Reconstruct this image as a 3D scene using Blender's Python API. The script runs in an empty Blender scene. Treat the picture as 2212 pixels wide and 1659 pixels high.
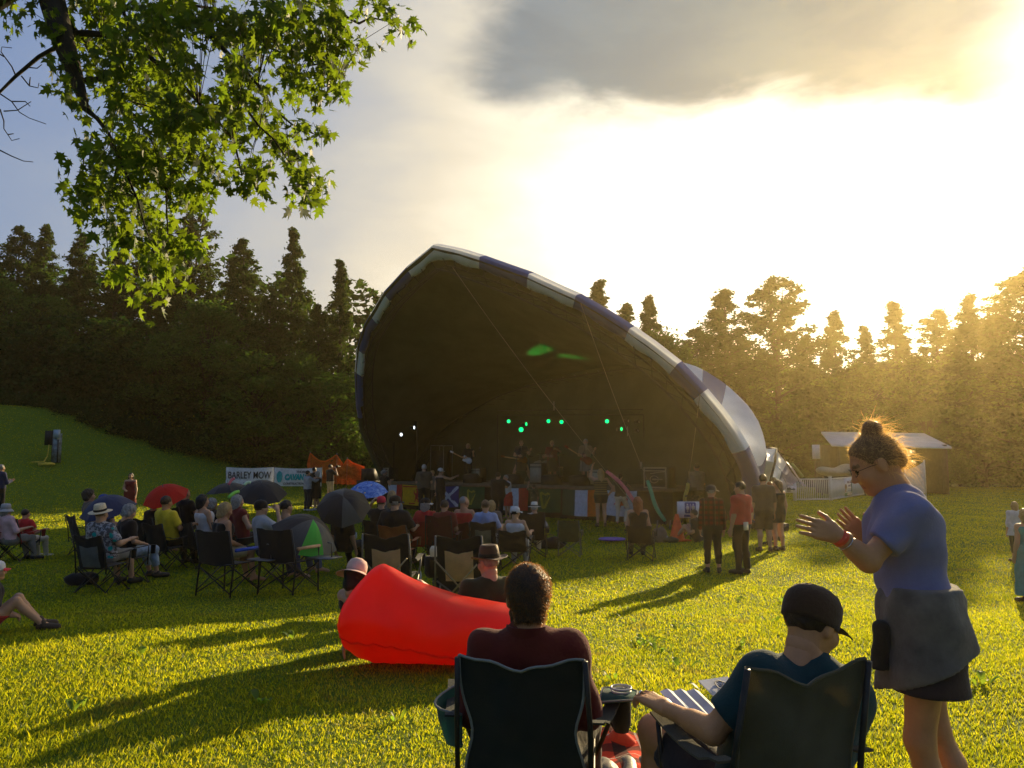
import bpy, math, random
import numpy as np
from mathutils import Vector, Matrix, Quaternion
random.seed(7); RNG = np.random.default_rng(7)
SC = bpy.context.scene; COL = SC.collection
R_ = math.radians
# ---------------------------------------------------------------- camera
PITCH = R_(5.86); CP, SP = math.cos(PITCH), math.sin(PITCH); CZ = 1.43; FPX = 1661.0
cam_d = bpy.data.cameras.new('camera'); cam = bpy.data.objects.new('camera', cam_d); COL.objects.link(cam)
cam.location = (0, 0, CZ); cam.rotation_euler = (R_(90) + PITCH, 0, 0)
cam_d.sensor_width = 36; cam_d.lens = 36 * FPX / 2212; cam_d.clip_start = 0.05; cam_d.clip_end = 1000
SC.camera = cam
def ray(X, Y):                       # a picture point (2212 wide) as a direction in the place, one metre deep
    dx, dz = (X - 1106) / FPX, -(Y - 829.5) / FPX
    return Vector((dx, CP - dz * SP, SP + dz * CP))
def at(X, Y, d):                     # the point seen at X, Y at distance d along the ground axis
    v = ray(X, Y); return Vector((0, 0, CZ)) + v * (d / v.y)
# ---------------------------------------------------------------- sun, sky, exposure
SUNDIR = ray(2105, 505).normalized()
SUN_AZ = math.atan2(SUNDIR.x, SUNDIR.y); SUN_EL = math.asin(SUNDIR.z)
sun_d = bpy.data.lights.new('sun', 'SUN'); sun = bpy.data.objects.new('sun', sun_d); COL.objects.link(sun)
sun_d.energy = 5.0; sun_d.angle = R_(0.6); sun_d.color = (1.0, 0.77, 0.42)
sun.rotation_euler = SUNDIR.to_track_quat('Z', 'Y').to_euler(); sun.location = (30, 40, 40)
SC.view_settings.view_transform = 'Standard'; SC.view_settings.look = 'None'
SC.view_settings.exposure = 1.0; SC.view_settings.gamma = 1.0
SC.render.engine = 'CYCLES'; cy = SC.cycles
cy.use_denoising = True; cy.max_bounces = 8; cy.diffuse_bounces = 3; cy.glossy_bounces = 3
cy.transmission_bounces = 6; cy.transparent_max_bounces = 12; cy.volume_bounces = 0; cy.use_adaptive_sampling = True
cy.adaptive_threshold = 0.02; cy.sample_clamp_indirect = 4.0; cy.caustics_reflective = False; cy.caustics_refractive = False
try: cy.denoiser = 'OPENIMAGEDENOISE'; cy.denoising_input_passes = 'RGB_ALBEDO_NORMAL'
except Exception: pass

class NT:                            # small helper for node trees
    def __init__(s, nt): s.t = nt; s.n = nt.nodes; s.l = nt.links
    def node(s, typ, **kw):
        n = s.n.new(typ)
        for k, v in kw.items():
            if k.startswith('i_'):
                key = k[2:]; key = int(key) if key.isdigit() else key
                s.put(n.inputs[key], v)
            else: setattr(n, k, v)
        return n
    def put(s, inp, v):
        if isinstance(v, bpy.types.NodeSocket): s.l.new(v, inp)
        elif hasattr(v, 'outputs'): s.l.new(v.outputs[0], inp)
        else:
            try: inp.default_value = v
            except Exception: inp.default_value = (*v, 1.0)
    def math(s, op, a, b=None, c=None, clamp=False):
        n = s.n.new('ShaderNodeMath'); n.operation = op; n.use_clamp = clamp
        for i, v in enumerate((a, b, c)):
            if v is not None: s.put(n.inputs[i], v)
        return n.outputs[0]
    def sstep(s, v, lo, hi):
        n = s.n.new('ShaderNodeMapRange'); n.interpolation_type = 'SMOOTHSTEP'
        s.put(n.inputs[0], v); s.put(n.inputs[1], lo); s.put(n.inputs[2], hi); n.inputs[3].default_value = 0; n.inputs[4].default_value = 1
        return n.outputs[0]
    def mix(s, f, a, b, typ='MIX'):
        n = s.n.new('ShaderNodeMix'); n.data_type = 'RGBA'; n.blend_type = typ
        s.put(n.inputs[0], f); s.put(n.inputs[6], a); s.put(n.inputs[7], b); return n.outputs[2]
    def ramp(s, f, stops, interp='LINEAR'):
        n = s.n.new('ShaderNodeValToRGB'); s.put(n.inputs[0], f); r = n.color_ramp; r.interpolation = interp
        while len(r.elements) < len(stops): r.elements.new(0.5)
        for e, (p, c) in zip(r.elements, stops): e.position = p; e.color = (*c, 1) if len(c) == 3 else c
        return n.outputs[0]
    def noise(s, vec, scale, detail=4, rough=0.55, dim='3D', dist=0.0):
        n = s.n.new('ShaderNodeTexNoise'); n.noise_dimensions = dim
        if vec is not None: s.put(n.inputs['Vector'], vec)
        n.inputs['Scale'].default_value = scale; n.inputs['Detail'].default_value = detail; n.inputs['Roughness'].default_value = rough
        n.inputs['Distortion'].default_value = dist
        return n.outputs[0]

def azel(X, Y):
    v = ray(X, Y).normalized(); return math.degrees(math.atan2(v.x, v.y)), math.degrees(math.asin(v.z))
def build_world():
    w = bpy.data.worlds.new('World'); SC.world = w; w.use_nodes = True
    T = NT(w.node_tree); T.n.clear()
    tc = T.node('ShaderNodeTexCoord'); D = tc.outputs['Generated']
    sep = T.node('ShaderNodeSeparateXYZ', i_0=D)
    az = T.math('DEGREES', T.math('ARCTAN2', sep.outputs[0], sep.outputs[1]))
    el = T.math('DEGREES', T.math('ARCSINE', sep.outputs[2]))
    dot = T.node('ShaderNodeVectorMath', operation='DOT_PRODUCT', i_0=D, i_1=tuple(SUNDIR)).outputs['Value']
    th = T.math('DEGREES', T.math('ARCCOSINE', T.math('MINIMUM', dot, 0.99999)))
    sky = T.node('ShaderNodeTexSky'); sky.sky_type = 'NISHITA'; sky.sun_disc = False
    sky.sun_elevation = SUN_EL; sky.sun_rotation = SUN_AZ; sky.air_density = 1.2; sky.dust_density = 2.0
    # stretched coordinates for streaky cloud
    cv = T.node('ShaderNodeCombineXYZ', i_0=T.math('MULTIPLY', az, 0.03), i_1=T.math('MULTIPLY', el, 0.075), i_2=0.3)
    n1 = T.noise(cv, 1.4, 5, 0.5, dist=0.4); n2 = T.noise(cv, 4.0, 6, 0.55, dist=0.3)
    # thin bright haze cloud: by angle from the sun, brighter near the horizon
    hz = T.math('MULTIPLY', T.sstep(el, 26.0, 2.0), 13.0)
    th2 = T.math('ADD', T.math('SUBTRACT', th, hz), T.math('MULTIPLY', T.math('ADD', T.math('SUBTRACT', n1, 0.5), T.math('MULTIPLY', T.math('SUBTRACT', n2, 0.5), 0.35)), 21.0))
    veil = T.ramp(T.math('DIVIDE', th2, 90.0), [(0.0, (3.0, 2.7, 2.1)), (0.20, (1.9, 1.75, 1.4)), (0.30, (1.15, 1.06, 0.86)),
        (0.37, (0.84, 0.77, 0.63)), (0.45, (0.58, 0.58, 0.57)), (0.56, (0.40, 0.46, 0.59)), (0.70, (0.25, 0.36, 0.64)), (1.0, (0.13, 0.20, 0.42))])
    # the heavy dark cloud up over the sun
    be = T.math('SUBTRACT', 24.1, T.math('MULTIPLY', T.math('POWER', T.math('MAXIMUM', T.math('SUBTRACT', az, 6.0), 0.0), 2.0), 0.0055))
    e1 = T.math('SUBTRACT', T.math('ADD', el, T.math('MULTIPLY', T.math('SUBTRACT', n2, 0.5), 5.0)), be)
    le = T.math('MAXIMUM', T.math('SUBTRACT', 27.3, el), 0.0)
    le = T.math('ADD', T.math('MULTIPLY', T.math('MULTIPLY', le, le), 0.42), T.math('MULTIPLY', T.math('ABSOLUTE', T.math('SUBTRACT', el, 27.3)), 0.35))
    e2 = T.math('ADD', T.math('ADD', az, 5.2), T.math('MULTIPLY', T.math('SUBTRACT', n2, 0.5), 7.0))
    e2 = T.math('SUBTRACT', e2, le)
    e3 = T.math('ADD', T.math('SUBTRACT', 35.5, az), T.math('MULTIPLY', T.math('SUBTRACT', n1, 0.5), 10.0))
    m = T.math('MULTIPLY', T.sstep(e1, -0.8, 3.2), T.sstep(e2, -1.5, 5.0))
    m = T.math('MULTIPLY', m, T.sstep(e3, -3.0, 6.0))
    m = T.math('MULTIPLY', m, T.sstep(el, 75.0, 45.0))
    cc = T.ramp(T.math('DIVIDE', T.math('ADD', T.math('SUBTRACT', az, T.math('MULTIPLY', T.math('SUBTRACT', el, 24), 0.9)), T.math('MULTIPLY', n1, 8)), 40.0),
        [(0.0, (0.20, 0.26, 0.32)), (0.28, (0.19, 0.25, 0.28)), (0.6, (0.28, 0.31, 0.28)), (1.0, (0.50, 0.49, 0.40))])
    cc = T.mix(T.math('MULTIPLY', T.sstep(n2, 0.38, 0.62), 0.55), cc, (0.15, 0.20, 0.25, 1))
    col = T.mix(T.math('MULTIPLY', m, 0.93), veil, cc)
    # the deep blue-grey gap up at the left lets the clear sky through
    gap = T.math('MULTIPLY', T.sstep(th2, 34.0, 62.0), 0.35)
    k = T.node('ShaderNodeMix', data_type='RGBA'); k.blend_type = 'MULTIPLY'
    ten = T.mix(1.0, col, (10, 10, 10, 1), 'MULTIPLY')
    fin = T.mix(gap, ten, sky.outputs[0])
    # below the horizon
    fin = T.mix(T.sstep(el, -1.0, -8.0), fin, (0.5, 0.55, 0.3, 1))
    bg = T.node('ShaderNodeBackground', i_0=fin, i_1=0.05)
    o = T.node('ShaderNodeOutputWorld'); T.l.new(bg.outputs[0], o.inputs[0])
build_world()
# ---------------------------------------------------------------- terrain
def sm(a, b, x): t = np.clip((x - a) / (b - a), 0, 1); return t * t * (3 - 2 * t)
def G(x, y):
    x = np.asarray(x, float); y = np.asarray(y, float)
    z = -0.42 * sm(4.5, 13.5, y) - 0.05 * np.clip(y - 0.5, 0, 3.8)
    q = np.clip(-x * 0.8 + y * 0.6 - 29, 0, 30)
    z = z + np.where(q < 17, 0.0175 * q * q, 0.0175 * 289 + 0.12 * (q - 17))
    z = z + 0.02 * np.sin(x * 0.7 + 1.3) * np.sin(y * 0.55) + 0.012 * np.sin(x * 1.9 + y * 1.1)
    z = z + 0.10 * sm(30, 60, y) * sm(0, 30, x)
    return z
def gz(x, y): return float(G(x, y))
def ground_at(X, Y):                 # where the line of sight meets the ground
    v = ray(X, Y); lo, hi = 0.5, 200.0
    f = lambda t: CZ + v.z * t - gz(v.x * t, v.y * t)
    t = lo
    while t < hi and f(t) > 0: t += 0.1
    a, b = t - 0.1, t
    for _ in range(30):
        m = (a + b) / 2
        if f(m) > 0: a = m
        else: b = m
    return Vector((v.x * a, v.y * a, gz(v.x * a, v.y * a)))
# ---------------------------------------------------------------- materials
MATS = {}
def mat(name, col, rough=0.85, var=0.25, nscale=6.0, bump=0.0, bscale=40.0, spec=0.3, trans=0.0, tcol=None, metal=0.0, sheen=0.0, island=0.0, coords='Object', emit=None, estr=0.0, weave=0.0):
    """Plain procedural surface: colour broken up by noise, bump, optional light shining through."""
    if name in MATS: return MATS[name]
    m = bpy.data.materials.new(name); m.use_nodes = True; T = NT(m.node_tree); T.n.clear()
    tc = T.node('ShaderNodeTexCoord'); V = tc.outputs[coords]
    n = T.noise(V, nscale, 5, 0.6)
    lo = tuple(c * (1 - var) for c in col); hi = tuple(min(1, c * (1 + var)) for c in col)
    c = T.ramp(n, [(0.3, lo), (0.7, hi)])
    if island:
        g = T.node('ShaderNodeNewGeometry')
        hv = T.node('ShaderNodeHueSaturation'); T.put(hv.inputs['Color'], c)
        r = g.outputs['Random Per Island']
        T.put(hv.inputs['Value'], T.math('ADD', 1 - island, T.math('MULTIPLY', r, 2 * island)))
        T.put(hv.inputs['Hue'], T.math('ADD', 0.48, T.math('MULTIPLY', T.math('FRACT', T.math('MULTIPLY', r, 7.3)), 0.04)))
        c = hv.outputs[0]
    p = T.node('ShaderNodeBsdfPrincipled'); T.put(p.inputs['Base Color'], c)
    p.inputs['Roughness'].default_value = rough; p.inputs['Metallic'].default_value = metal
    p.inputs['Specular IOR Level'].default_value = spec
    if sheen: p.inputs['Sheen Weight'].default_value = sheen; p.inputs['Sheen Roughness'].default_value = 0.5
    if emit: p.inputs['Emission Color'].default_value = (*emit, 1); p.inputs['Emission Strength'].default_value = estr
    if bump or weave:
        h = T.noise(V, bscale, 4, 0.6)
        if weave:
            wv = T.node('ShaderNodeTexWave', i_Vector=V); wv.inputs['Scale'].default_value = weave; wv.inputs['Distortion'].default_value = 1.0
            h = T.math('ADD', h, T.math('MULTIPLY', wv.outputs[0 if False else 1], 0.3))
        b = T.node('ShaderNodeBump', i_Height=h); b.inputs['Strength'].default_value = max(bump, 0.15); b.inputs['Distance'].default_value = 0.02
        T.l.new(b.outputs[0], p.inputs['Normal'])
    o = T.node('ShaderNodeOutputMaterial')
    if trans:
        tr = T.node('ShaderNodeBsdfTranslucent')
        if tcol:
            tt = T.mix(0.5, tcol, T.mix(1.0, c, tuple(min(4, a / max(b, 1e-3)) for a, b in zip(tcol, col)) + (1,), 'MULTIPLY'))
            T.put(tr.inputs[0], tt)
        else: T.put(tr.inputs[0], c)
        mx = T.node('ShaderNodeMixShader', i_0=trans); T.l.new(p.outputs[0], mx.inputs[1]); T.l.new(tr.outputs[0], mx.inputs[2])
        T.l.new(mx.outputs[0], o.inputs[0])
    else: T.l.new(p.outputs[0], o.inputs[0])
    MATS[name] = m; return m
def fab(name, col, **k):
    d = dict(rough=0.95, var=0.18, nscale=9, bump=0.25, bscale=60, spec=0.12, sheen=0.15); d.update(k); return mat(name, col, **d)
# ---------------------------------------------------------------- meshes
def link(name, me, parent=None):
    o = bpy.data.objects.new(name, me); COL.objects.link(o)
    if parent is not None: o.parent = parent
    return o
def npmesh(name, V, F, mats=(), smooth=False, fm=None):
    """V (n,3); F a list of faces or an int array of equal faces"""
    me = bpy.data.meshes.new(name); V = np.asarray(V, np.float32)
    me.vertices.add(len(V)); me.vertices.foreach_set('co', V.ravel())
    if isinstance(F, np.ndarray):
        nf, k = F.shape; me.loops.add(nf * k); me.polygons.add(nf)
        me.loops.foreach_set('vertex_index', F.astype(np.int32).ravel())
        me.polygons.foreach_set('loop_start', np.arange(0, nf * k, k, dtype=np.int32))
    else:
        L = np.fromiter((i for f in F for i in f), np.int32); n = np.array([len(f) for f in F], np.int32)
        me.loops.add(len(L)); me.polygons.add(len(n)); me.loops.foreach_set('vertex_index', L)
        me.polygons.foreach_set('loop_start', np.concatenate(([0], np.cumsum(n)[:-1])).astype(np.int32)); nf = len(n)
    if fm is not None: me.polygons.foreach_set('material_index', np.asarray(fm, np.int32))
    if smooth: me.polygons.foreach_set('use_smooth', np.ones(nf, bool))
    me.update(calc_edges=True); me.validate()
    for m in mats: me.materials.append(m)
    return me
def tag(o, label=None, cat=None, group=None, kind=None):
    if label: o['label'] = label
    if cat: o['category'] = cat
    if group: o['group'] = group
    if kind: o['kind'] = kind
    return o
def empty(name, loc, rz=0.0, label=None, cat=None, group=None, scale=1.0):
    o = bpy.data.objects.new(name, None); COL.objects.link(o); o.location = loc; o.rotation_euler = (0, 0, rz); o.scale = (scale,) * 3
    o.empty_display_size = 0.1; return tag(o, label, cat, group)
def copy_tree(o, parent=None):
    c = o.copy(); COL.objects.link(c)
    if parent is not None: c.parent = parent
    for ch in list(o.children): copy_tree(ch, c)
    return c
class MB:
    """Collects shapes into one mesh."""
    def __init__(s): s.v = []; s.f = []; s.m = []; s.mi = 0
    def add(s, vs, fs):
        b = len(s.v); s.v += [tuple(v) for v in vs]; s.f += [tuple(i + b for i in f) for f in fs]; s.m += [s.mi] * len(fs); return s
    def box(s, c, d, rz=0.0, M=None, taper=1.0):
        c = Vector(c); x, y, z = (k / 2 for k in d); q = Matrix.Rotation(rz, 3, 'Z') if M is None else M
        vs = [c + q @ Vector((sx * x * (taper if sz > 0 else 1), sy * y * (taper if sz > 0 else 1), sz * z)) for sz in (-1, 1) for sy in (-1, 1) for sx in (-1, 1)]
        return s.add(vs, [(0, 2, 3, 1), (4, 5, 7, 6), (0, 1, 5, 4), (2, 6, 7, 3), (0, 4, 6, 2), (1, 3, 7, 5)])
    def tube(s, pts, r, n=6, cap=True):
        pts = [Vector(p) for p in pts]; rs = r if isinstance(r, (list, tuple)) else [r] * len(pts)
        up = None; rings = []
        for i, p in enumerate(pts):
            t = (pts[min(i + 1, len(pts) - 1)] - pts[max(i - 1, 0)]).normalized()
            if up is None: up = t.orthogonal().normalized()
            else: up = (up - t * up.dot(t)); up = up.normalized() if up.length > 1e-6 else t.orthogonal().normalized()
            w = t.cross(up)
            rings.append([p + (up * math.cos(2 * math.pi * k / n) + w * math.sin(2 * math.pi * k / n)) * rs[i] for k in range(n)])
        vs = [v for rg in rings for v in rg]; fs = []
        for i in range(len(pts) - 1):
            for k in range(n): a, b = i * n + k, i * n + (k + 1) % n; fs.append((a, b, b + n, a + n))
        if cap: fs.append(tuple(range(n - 1, -1, -1))); fs.append(tuple(range((len(pts) - 1) * n, len(pts) * n)))
        return s.add(vs, fs)
    def lathe(s, prof, n=16, c=(0, 0, 0), M=None, sx=1.0, sy=1.0):
        c = Vector(c); q = M or Matrix.Identity(3); vs = []; fs = []
        for r, z in prof:
            for k in range(n): a = 2 * math.pi * k / n; vs.append(c + q @ Vector((r * math.cos(a) * sx, r * math.sin(a) * sy, z)))
        for i in range(len(prof) - 1):
            for k in range(n): a, b = i * n + k, i * n + (k + 1) % n; fs.append((a, b, b + n, a + n))
        if prof[0][0] > 1e-4: fs.append(tuple(range(n - 1, -1, -1)))
        if prof[-1][0] > 1e-4: fs.append(tuple(range((len(prof) - 1) * n, len(prof) * n)))
        return s.add(vs, fs)
    def grid(s, P, flip=False):      # P[i][j] points
        ni, nj = len(P), len(P[0]); vs = [p for row in P for p in row]; fs = []
        for i in range(ni - 1):
            for j in range(nj - 1):
                a = i * nj + j; q = (a, a + 1, a + nj + 1, a + nj); fs.append(q[::-1] if flip else q)
        return s.add(vs, fs)
    def sheet(s, P, th):             # a grid with thickness th along its normals
        A = np.array([[tuple(p) for p in row] for row in P]); du = np.gradient(A, axis=0); dv = np.gradient(A, axis=1)
        N = np.cross(du, dv); N /= np.linalg.norm(N, axis=2, keepdims=True) + 1e-9; B = A + N * th
        ni, nj = A.shape[:2]; s.grid(A.tolist(), True); s.grid(B.tolist())
        ring = [(i, 0) for i in range(ni)] + [(ni - 1, j) for j in range(1, nj)] + [(i, nj - 1) for i in range(ni - 2, -1, -1)] + [(0, j) for j in range(nj - 2, 0, -1)]
        vs = [A[i][j] for i, j in ring] + [B[i][j] for i, j in ring]; n = len(ring)
        return s.add(vs, [(k, (k + 1) % n, n + (k + 1) % n, n + k) for k in range(n)])
    def ball(s, c, r, n=10, sc=(1, 1, 1), M=None):
        c = Vector(c); q = M or Matrix.Identity(3); prof = [(math.sin(math.pi * i / n), -math.cos(math.pi * i / n)) for i in range(n + 1)]; vs = []; fs = []
        k2 = n + 2
        for a, z in prof:
            for k in range(k2): t = 2 * math.pi * k / k2; vs.append(c + q @ Vector((a * math.cos(t) * r * sc[0], a * math.sin(t) * r * sc[1], z * r * sc[2])))
        for i in range(n):
            for k in range(k2): a, b = i * k2 + k, i * k2 + (k + 1) % k2; fs.append((a, b, b + k2, a + k2))
        return s.add(vs, fs)
    def prism(s, poly, y0, y1, M=None, o=(0, 0, 0)):   # poly in x,z extruded along y
        q = M or Matrix.Identity(3); o = Vector(o); n = len(poly)
        vs = [o + q @ Vector((x, y0, z)) for x, z in poly] + [o + q @ Vector((x, y1, z)) for x, z in poly]
        fs = [tuple(range(n)), tuple(range(2 * n - 1, n - 1, -1))] + [(i, i + n, (i + 1) % n + n, (i + 1) % n) for i in range(n)]
        return s.add(vs, fs)
    def build(s, name, m, parent=None, smooth=False, mats=None):
        me = npmesh(name, np.array(s.v), s.f, mats or [m], smooth, s.m if mats else None); return link(name, me, parent)
def text_mesh(name, body, size, m, parent=None, depth=0.002, align='CENTER', shear=0.0, bold=0.0, sx=1.0):
    cu = bpy.data.curves.new(name, 'FONT'); cu.body = body; cu.size = size; cu.align_x = align; cu.align_y = 'CENTER'; cu.extrude = depth; cu.shear = shear; cu.offset = bold
    cu.resolution_u = 4
    tmp = bpy.data.objects.new(name, cu); COL.objects.link(tmp)
    dg = bpy.context.evaluated_depsgraph_get(); me = bpy.data.meshes.new_from_object(tmp.evaluated_get(dg))
    bpy.data.objects.remove(tmp); bpy.data.curves.remove(cu)
    me.materials.clear(); me.materials.append(m); o = link(name, me, parent); o.rotation_euler = (R_(90), 0, 0); o.scale = (sx, 1, 1); return o
# ================================================================ SETTING
def build_ground():
    xs = np.unique(np.concatenate([np.linspace(-190, -40, 26), np.linspace(-40, 40, 161), np.linspace(40, 190, 26)]))
    ys = np.unique(np.concatenate([np.linspace(-60, -2, 16), np.linspace(-2, 60, 155), np.linspace(60, 220, 28)]))
    X, Y = np.meshgrid(xs, ys, indexing='ij'); Z = G(X, Y); V = np.stack([X, Y, Z], -1).reshape(-1, 3)
    ni, nj = len(xs), len(ys); I = np.arange(ni * nj).reshape(ni, nj)
    F = np.stack([I[:-1, :-1], I[1:, :-1], I[1:, 1:], I[:-1, 1:]], -1).reshape(-1, 4)
    m = bpy.data.materials.new('lawn_soil'); m.use_nodes = True; T = NT(m.node_tree); T.n.clear()
    tc = T.node('ShaderNodeTexCoord'); P = tc.outputs['Object']
    a = T.noise(P, 0.35, 4, 0.6); b = T.noise(P, 5.0, 6, 0.7); c = T.noise(P, 60.0, 3, 0.7)
    c1 = T.ramp(a, [(0.3, (0.11, 0.20, 0.014)), (0.7, (0.17, 0.25, 0.018))])
    c2 = T.ramp(b, [(0.25, (0.075, 0.11, 0.012)), (0.5, (0.14, 0.22, 0.018)), (0.8, (0.21, 0.26, 0.03))])
    cc = T.mix(0.6, c1, c2); cc = T.mix(T.math('MULTIPLY', c, 0.5), cc, (0.06, 0.09, 0.010, 1))
    p = T.node('ShaderNodeBsdfPrincipled'); T.put(p.inputs['Base Color'], cc); p.inputs['Roughness'].default_value = 0.9; p.inputs['Specular IOR Level'].default_value = 0.1
    bm = T.node('ShaderNodeBump', i_Height=T.math('ADD', b, T.math('MULTIPLY', c, 0.6))); bm.inputs['Strength'].default_value = 0.9; bm.inputs['Distance'].default_value = 0.08
    T.l.new(bm.outputs[0], p.inputs['Normal']); o = T.node('ShaderNodeOutputMaterial'); T.l.new(p.outputs[0], o.inputs[0])
    tag(link('ground', npmesh('ground', V, F, [m], True)), 'grassy park lawn sloping down to the stage', kind='structure')
build_ground()

def grass_material():
    m = bpy.data.materials.new('grass_blades'); m.use_nodes = True; T = NT(m.node_tree); T.n.clear()
    tc = T.node('ShaderNodeTexCoord'); g = T.node('ShaderNodeNewGeometry'); r = g.outputs['Random Per Island']
    n = T.noise(tc.outputs['Object'], 0.9, 4, 0.6); n2 = T.noise(tc.outputs['Object'], 0.25, 3, 0.6)
    f = T.math('ADD', T.math('MULTIPLY', r, 0.55), T.math('MULTIPLY', n, 0.55))
    d = T.ramp(f, [(0.2, (0.035, 0.075, 0.006)), (0.5, (0.070, 0.125, 0.010)), (0.8, (0.115, 0.155, 0.014)), (0.98, (0.16, 0.15, 0.04))])
    t = T.ramp(f, [(0.2, (0.20, 0.28, 0.006)), (0.5, (0.48, 0.52, 0.010)), (0.8, (0.74, 0.68, 0.014)), (0.98, (0.85, 0.70, 0.10))])
    d = T.mix(T.math('MULTIPLY', T.sstep(n2, 0.45, 0.65), 0.45), d, (0.04, 0.09, 0.008, 1)); n3 = T.noise(tc.outputs['Object'], 1.6, 5, 0.65); dry = T.math('MULTIPLY', T.sstep(n3, 0.56, 0.70), 0.6); d = T.mix(dry, d, (0.12, 0.085, 0.03, 1)); t = T.mix(dry, t, (0.34, 0.24, 0.05, 1))
    p = T.node('ShaderNodeBsdfPrincipled'); T.put(p.inputs['Base Color'], d); p.inputs['Roughness'].default_value = 0.45; p.inputs['Specular IOR Level'].default_value = 0.2
    tr = T.node('ShaderNodeBsdfTranslucent', i_0=t); mx = T.node('ShaderNodeMixShader', i_0=0.68)
    T.l.new(p.outputs[0], mx.inputs[1]); T.l.new(tr.outputs[0], mx.inputs[2])
    o = T.node('ShaderNodeOutputMaterial'); T.l.new(mx.outputs[0], o.inputs[0]); return m
def build_grass(n=900000):
    rng = np.random.default_rng(3)
    u = rng.random(n)                # distance, dense close by
    y = 1.3 * (62 / 1.3) ** (u ** 0.86)
    x = (rng.random(n) * 2 - 1) * (0.78 * y + 1.6)
    # clumps
    cl = np.sin(x * 3.1 + np.sin(y * 2.3) * 2) * np.sin(y * 2.7 + np.sin(x * 1.7) * 2)
    cl2 = np.sin(x * 0.8 + 2 * np.sin(y * 0.5)) * np.sin(y * 0.9 + 1.0)
    h = (0.026 + 0.018 * rng.random(n) ** 1.5 + 0.006 * cl + 0.005 * cl2) * (0.9 + 0.011 * y)
    h = np.clip(h, 0.014, 0.12); h *= 1 + (rng.random(n) > 0.985) * 0.9
    w = (0.0012 + 0.00045 * y) * (0.7 + 0.6 * rng.random(n))
    ang = rng.random(n) * 2 * np.pi; lean = (0.3 + 0.8 * rng.random(n)) * h
    la = ang + 1.57 + (rng.random(n) - 0.5) * 1.5
    z = G(x, y); dx, dy = np.cos(ang) * w, np.sin(ang) * w; lx, ly = np.cos(la) * lean, np.sin(la) * lean
    B = np.stack([x, y, z - 0.008], -1)
    V = np.empty((n, 5, 3))
    V[:, 0] = B - np.stack([dx, dy, 0 * x], -1); V[:, 1] = B + np.stack([dx, dy, 0 * x], -1)
    V[:, 2] = B + np.stack([lx * .35 + dx * .8, ly * .35 + dy * .8, h * .6], -1)
    V[:, 3] = B + np.stack([lx * .35 - dx * .8, ly * .35 - dy * .8, h * .6], -1)
    V[:, 4] = B + np.stack([lx, ly, h], -1)
    b = (np.arange(n) * 5)[:, None]
    Q = b + np.array([[0, 1, 2, 3]]); Tt = b + np.array([[3, 2, 4]])
    me = bpy.data.meshes.new('grass'); me.vertices.add(n * 5); me.vertices.foreach_set('co', V.astype(np.float32).ravel())
    me.loops.add(n * 7); me.polygons.add(n * 2)
    L = np.concatenate([Q, Tt], 1).ravel().astype(np.int32); me.loops.foreach_set('vertex_index', L)
    st = (np.arange(n) * 7)[:, None] + np.array([[0, 4]]); me.polygons.foreach_set('loop_start', st.ravel().astype(np.int32))
    me.update(calc_edges=True); me.materials.append(grass_material())
    tag(link('grass', me), 'short sunlit lawn grass covering the slope', kind='stuff')
    # broad plantain and dandelion leaves and dry scraps scattered in the lawn
    mb = MB(); rr = random.Random(5)
    for (X, Y, k) in [(1375, 1345, 1), (1395, 1392, 9), (1375, 1400, 7), (1425, 1410, 5), (1470, 1365, 4), (1590, 1300, 4), (1690, 1300, 3), (1660, 1345, 5), (1600, 1395, 3), (1545, 1500, 4), (1470, 1445, 3), (640, 1380, 4), (300, 1420, 3), (560, 1520, 4), (2120, 1480, 5), (1330, 1470, 3), (860, 1560, 3), (160, 1540, 4)]:
        c = ground_at(X, Y)
        for j in range(k):
            a = rr.random() * 6.28; q = c + Vector((math.cos(a), math.sin(a), 0)) * 0.05 * rr.random() * k ** .5; d = Vector((math.cos(a), math.sin(a), 0)); s_ = Vector((-d.y, d.x, 0)); L_ = rr.uniform(.05, .11)
            q.z = gz(q.x, q.y) + 0.01
            mb.grid([[q + d * (L_ * t) + s_ * (e * L_ * .28 * math.sin(math.pi * min(t + .08, 1)) ** .7) + Vector((0, 0, .05 * math.sin(2.2 * t) + abs(e) * .008)) for e in (-1, 0, 1)] for t in (0, .25, .5, .75, 1)])
    tag(mb.build('weeds', mat('weed_leaf', (0.07, 0.13, 0.02), trans=0.5, tcol=(0.40, 0.52, 0.03), rough=0.5, island=0.3), smooth=True), 'broad leaved weeds scattered through the lawn', kind='stuff')
build_grass()

# ---------------------------------------------------------------- trees
def leaves_mesh(name, C, S, rng, m, up=0.3, asp=0.55, dirs=None):
    """leaf-sized kinked quads at centres C with sizes S"""
    n = len(C)
    d = rng.normal(size=(n, 3)); d[:, 2] *= 0.6
    if dirs is not None: d = d * 0.55 + dirs
    d /= np.linalg.norm(d, axis=1, keepdims=True) + 1e-9
    r = rng.normal(size=(n, 3)); s = np.cross(d, r); s /= np.linalg.norm(s, axis=1, keepdims=True) + 1e-9
    nn = np.cross(d, s); S = S[:, None]
    V = np.empty((n, 4, 3)); V[:, 0] = C - d * S * .5; V[:, 1] = C + s * S * asp * .5 + nn * S * .12; V[:, 2] = C + d * S * .5; V[:, 3] = C - s * S * asp * .5 + nn * S * .12
    F = np.arange(n * 4).reshape(n, 4); return npmesh(name, V.reshape(-1, 3), F, [m])
M_BARK = mat('bark', (0.030, 0.024, 0.016), rough=0.95, nscale=12, bump=0.6, bscale=25, var=0.4)
M_CED = mat('cedar_foliage', (0.014, 0.034, 0.009), rough=0.8, island=0.45, nscale=0.5, trans=0.30, tcol=(0.10, 0.13, 0.012), spec=0.1)
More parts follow.
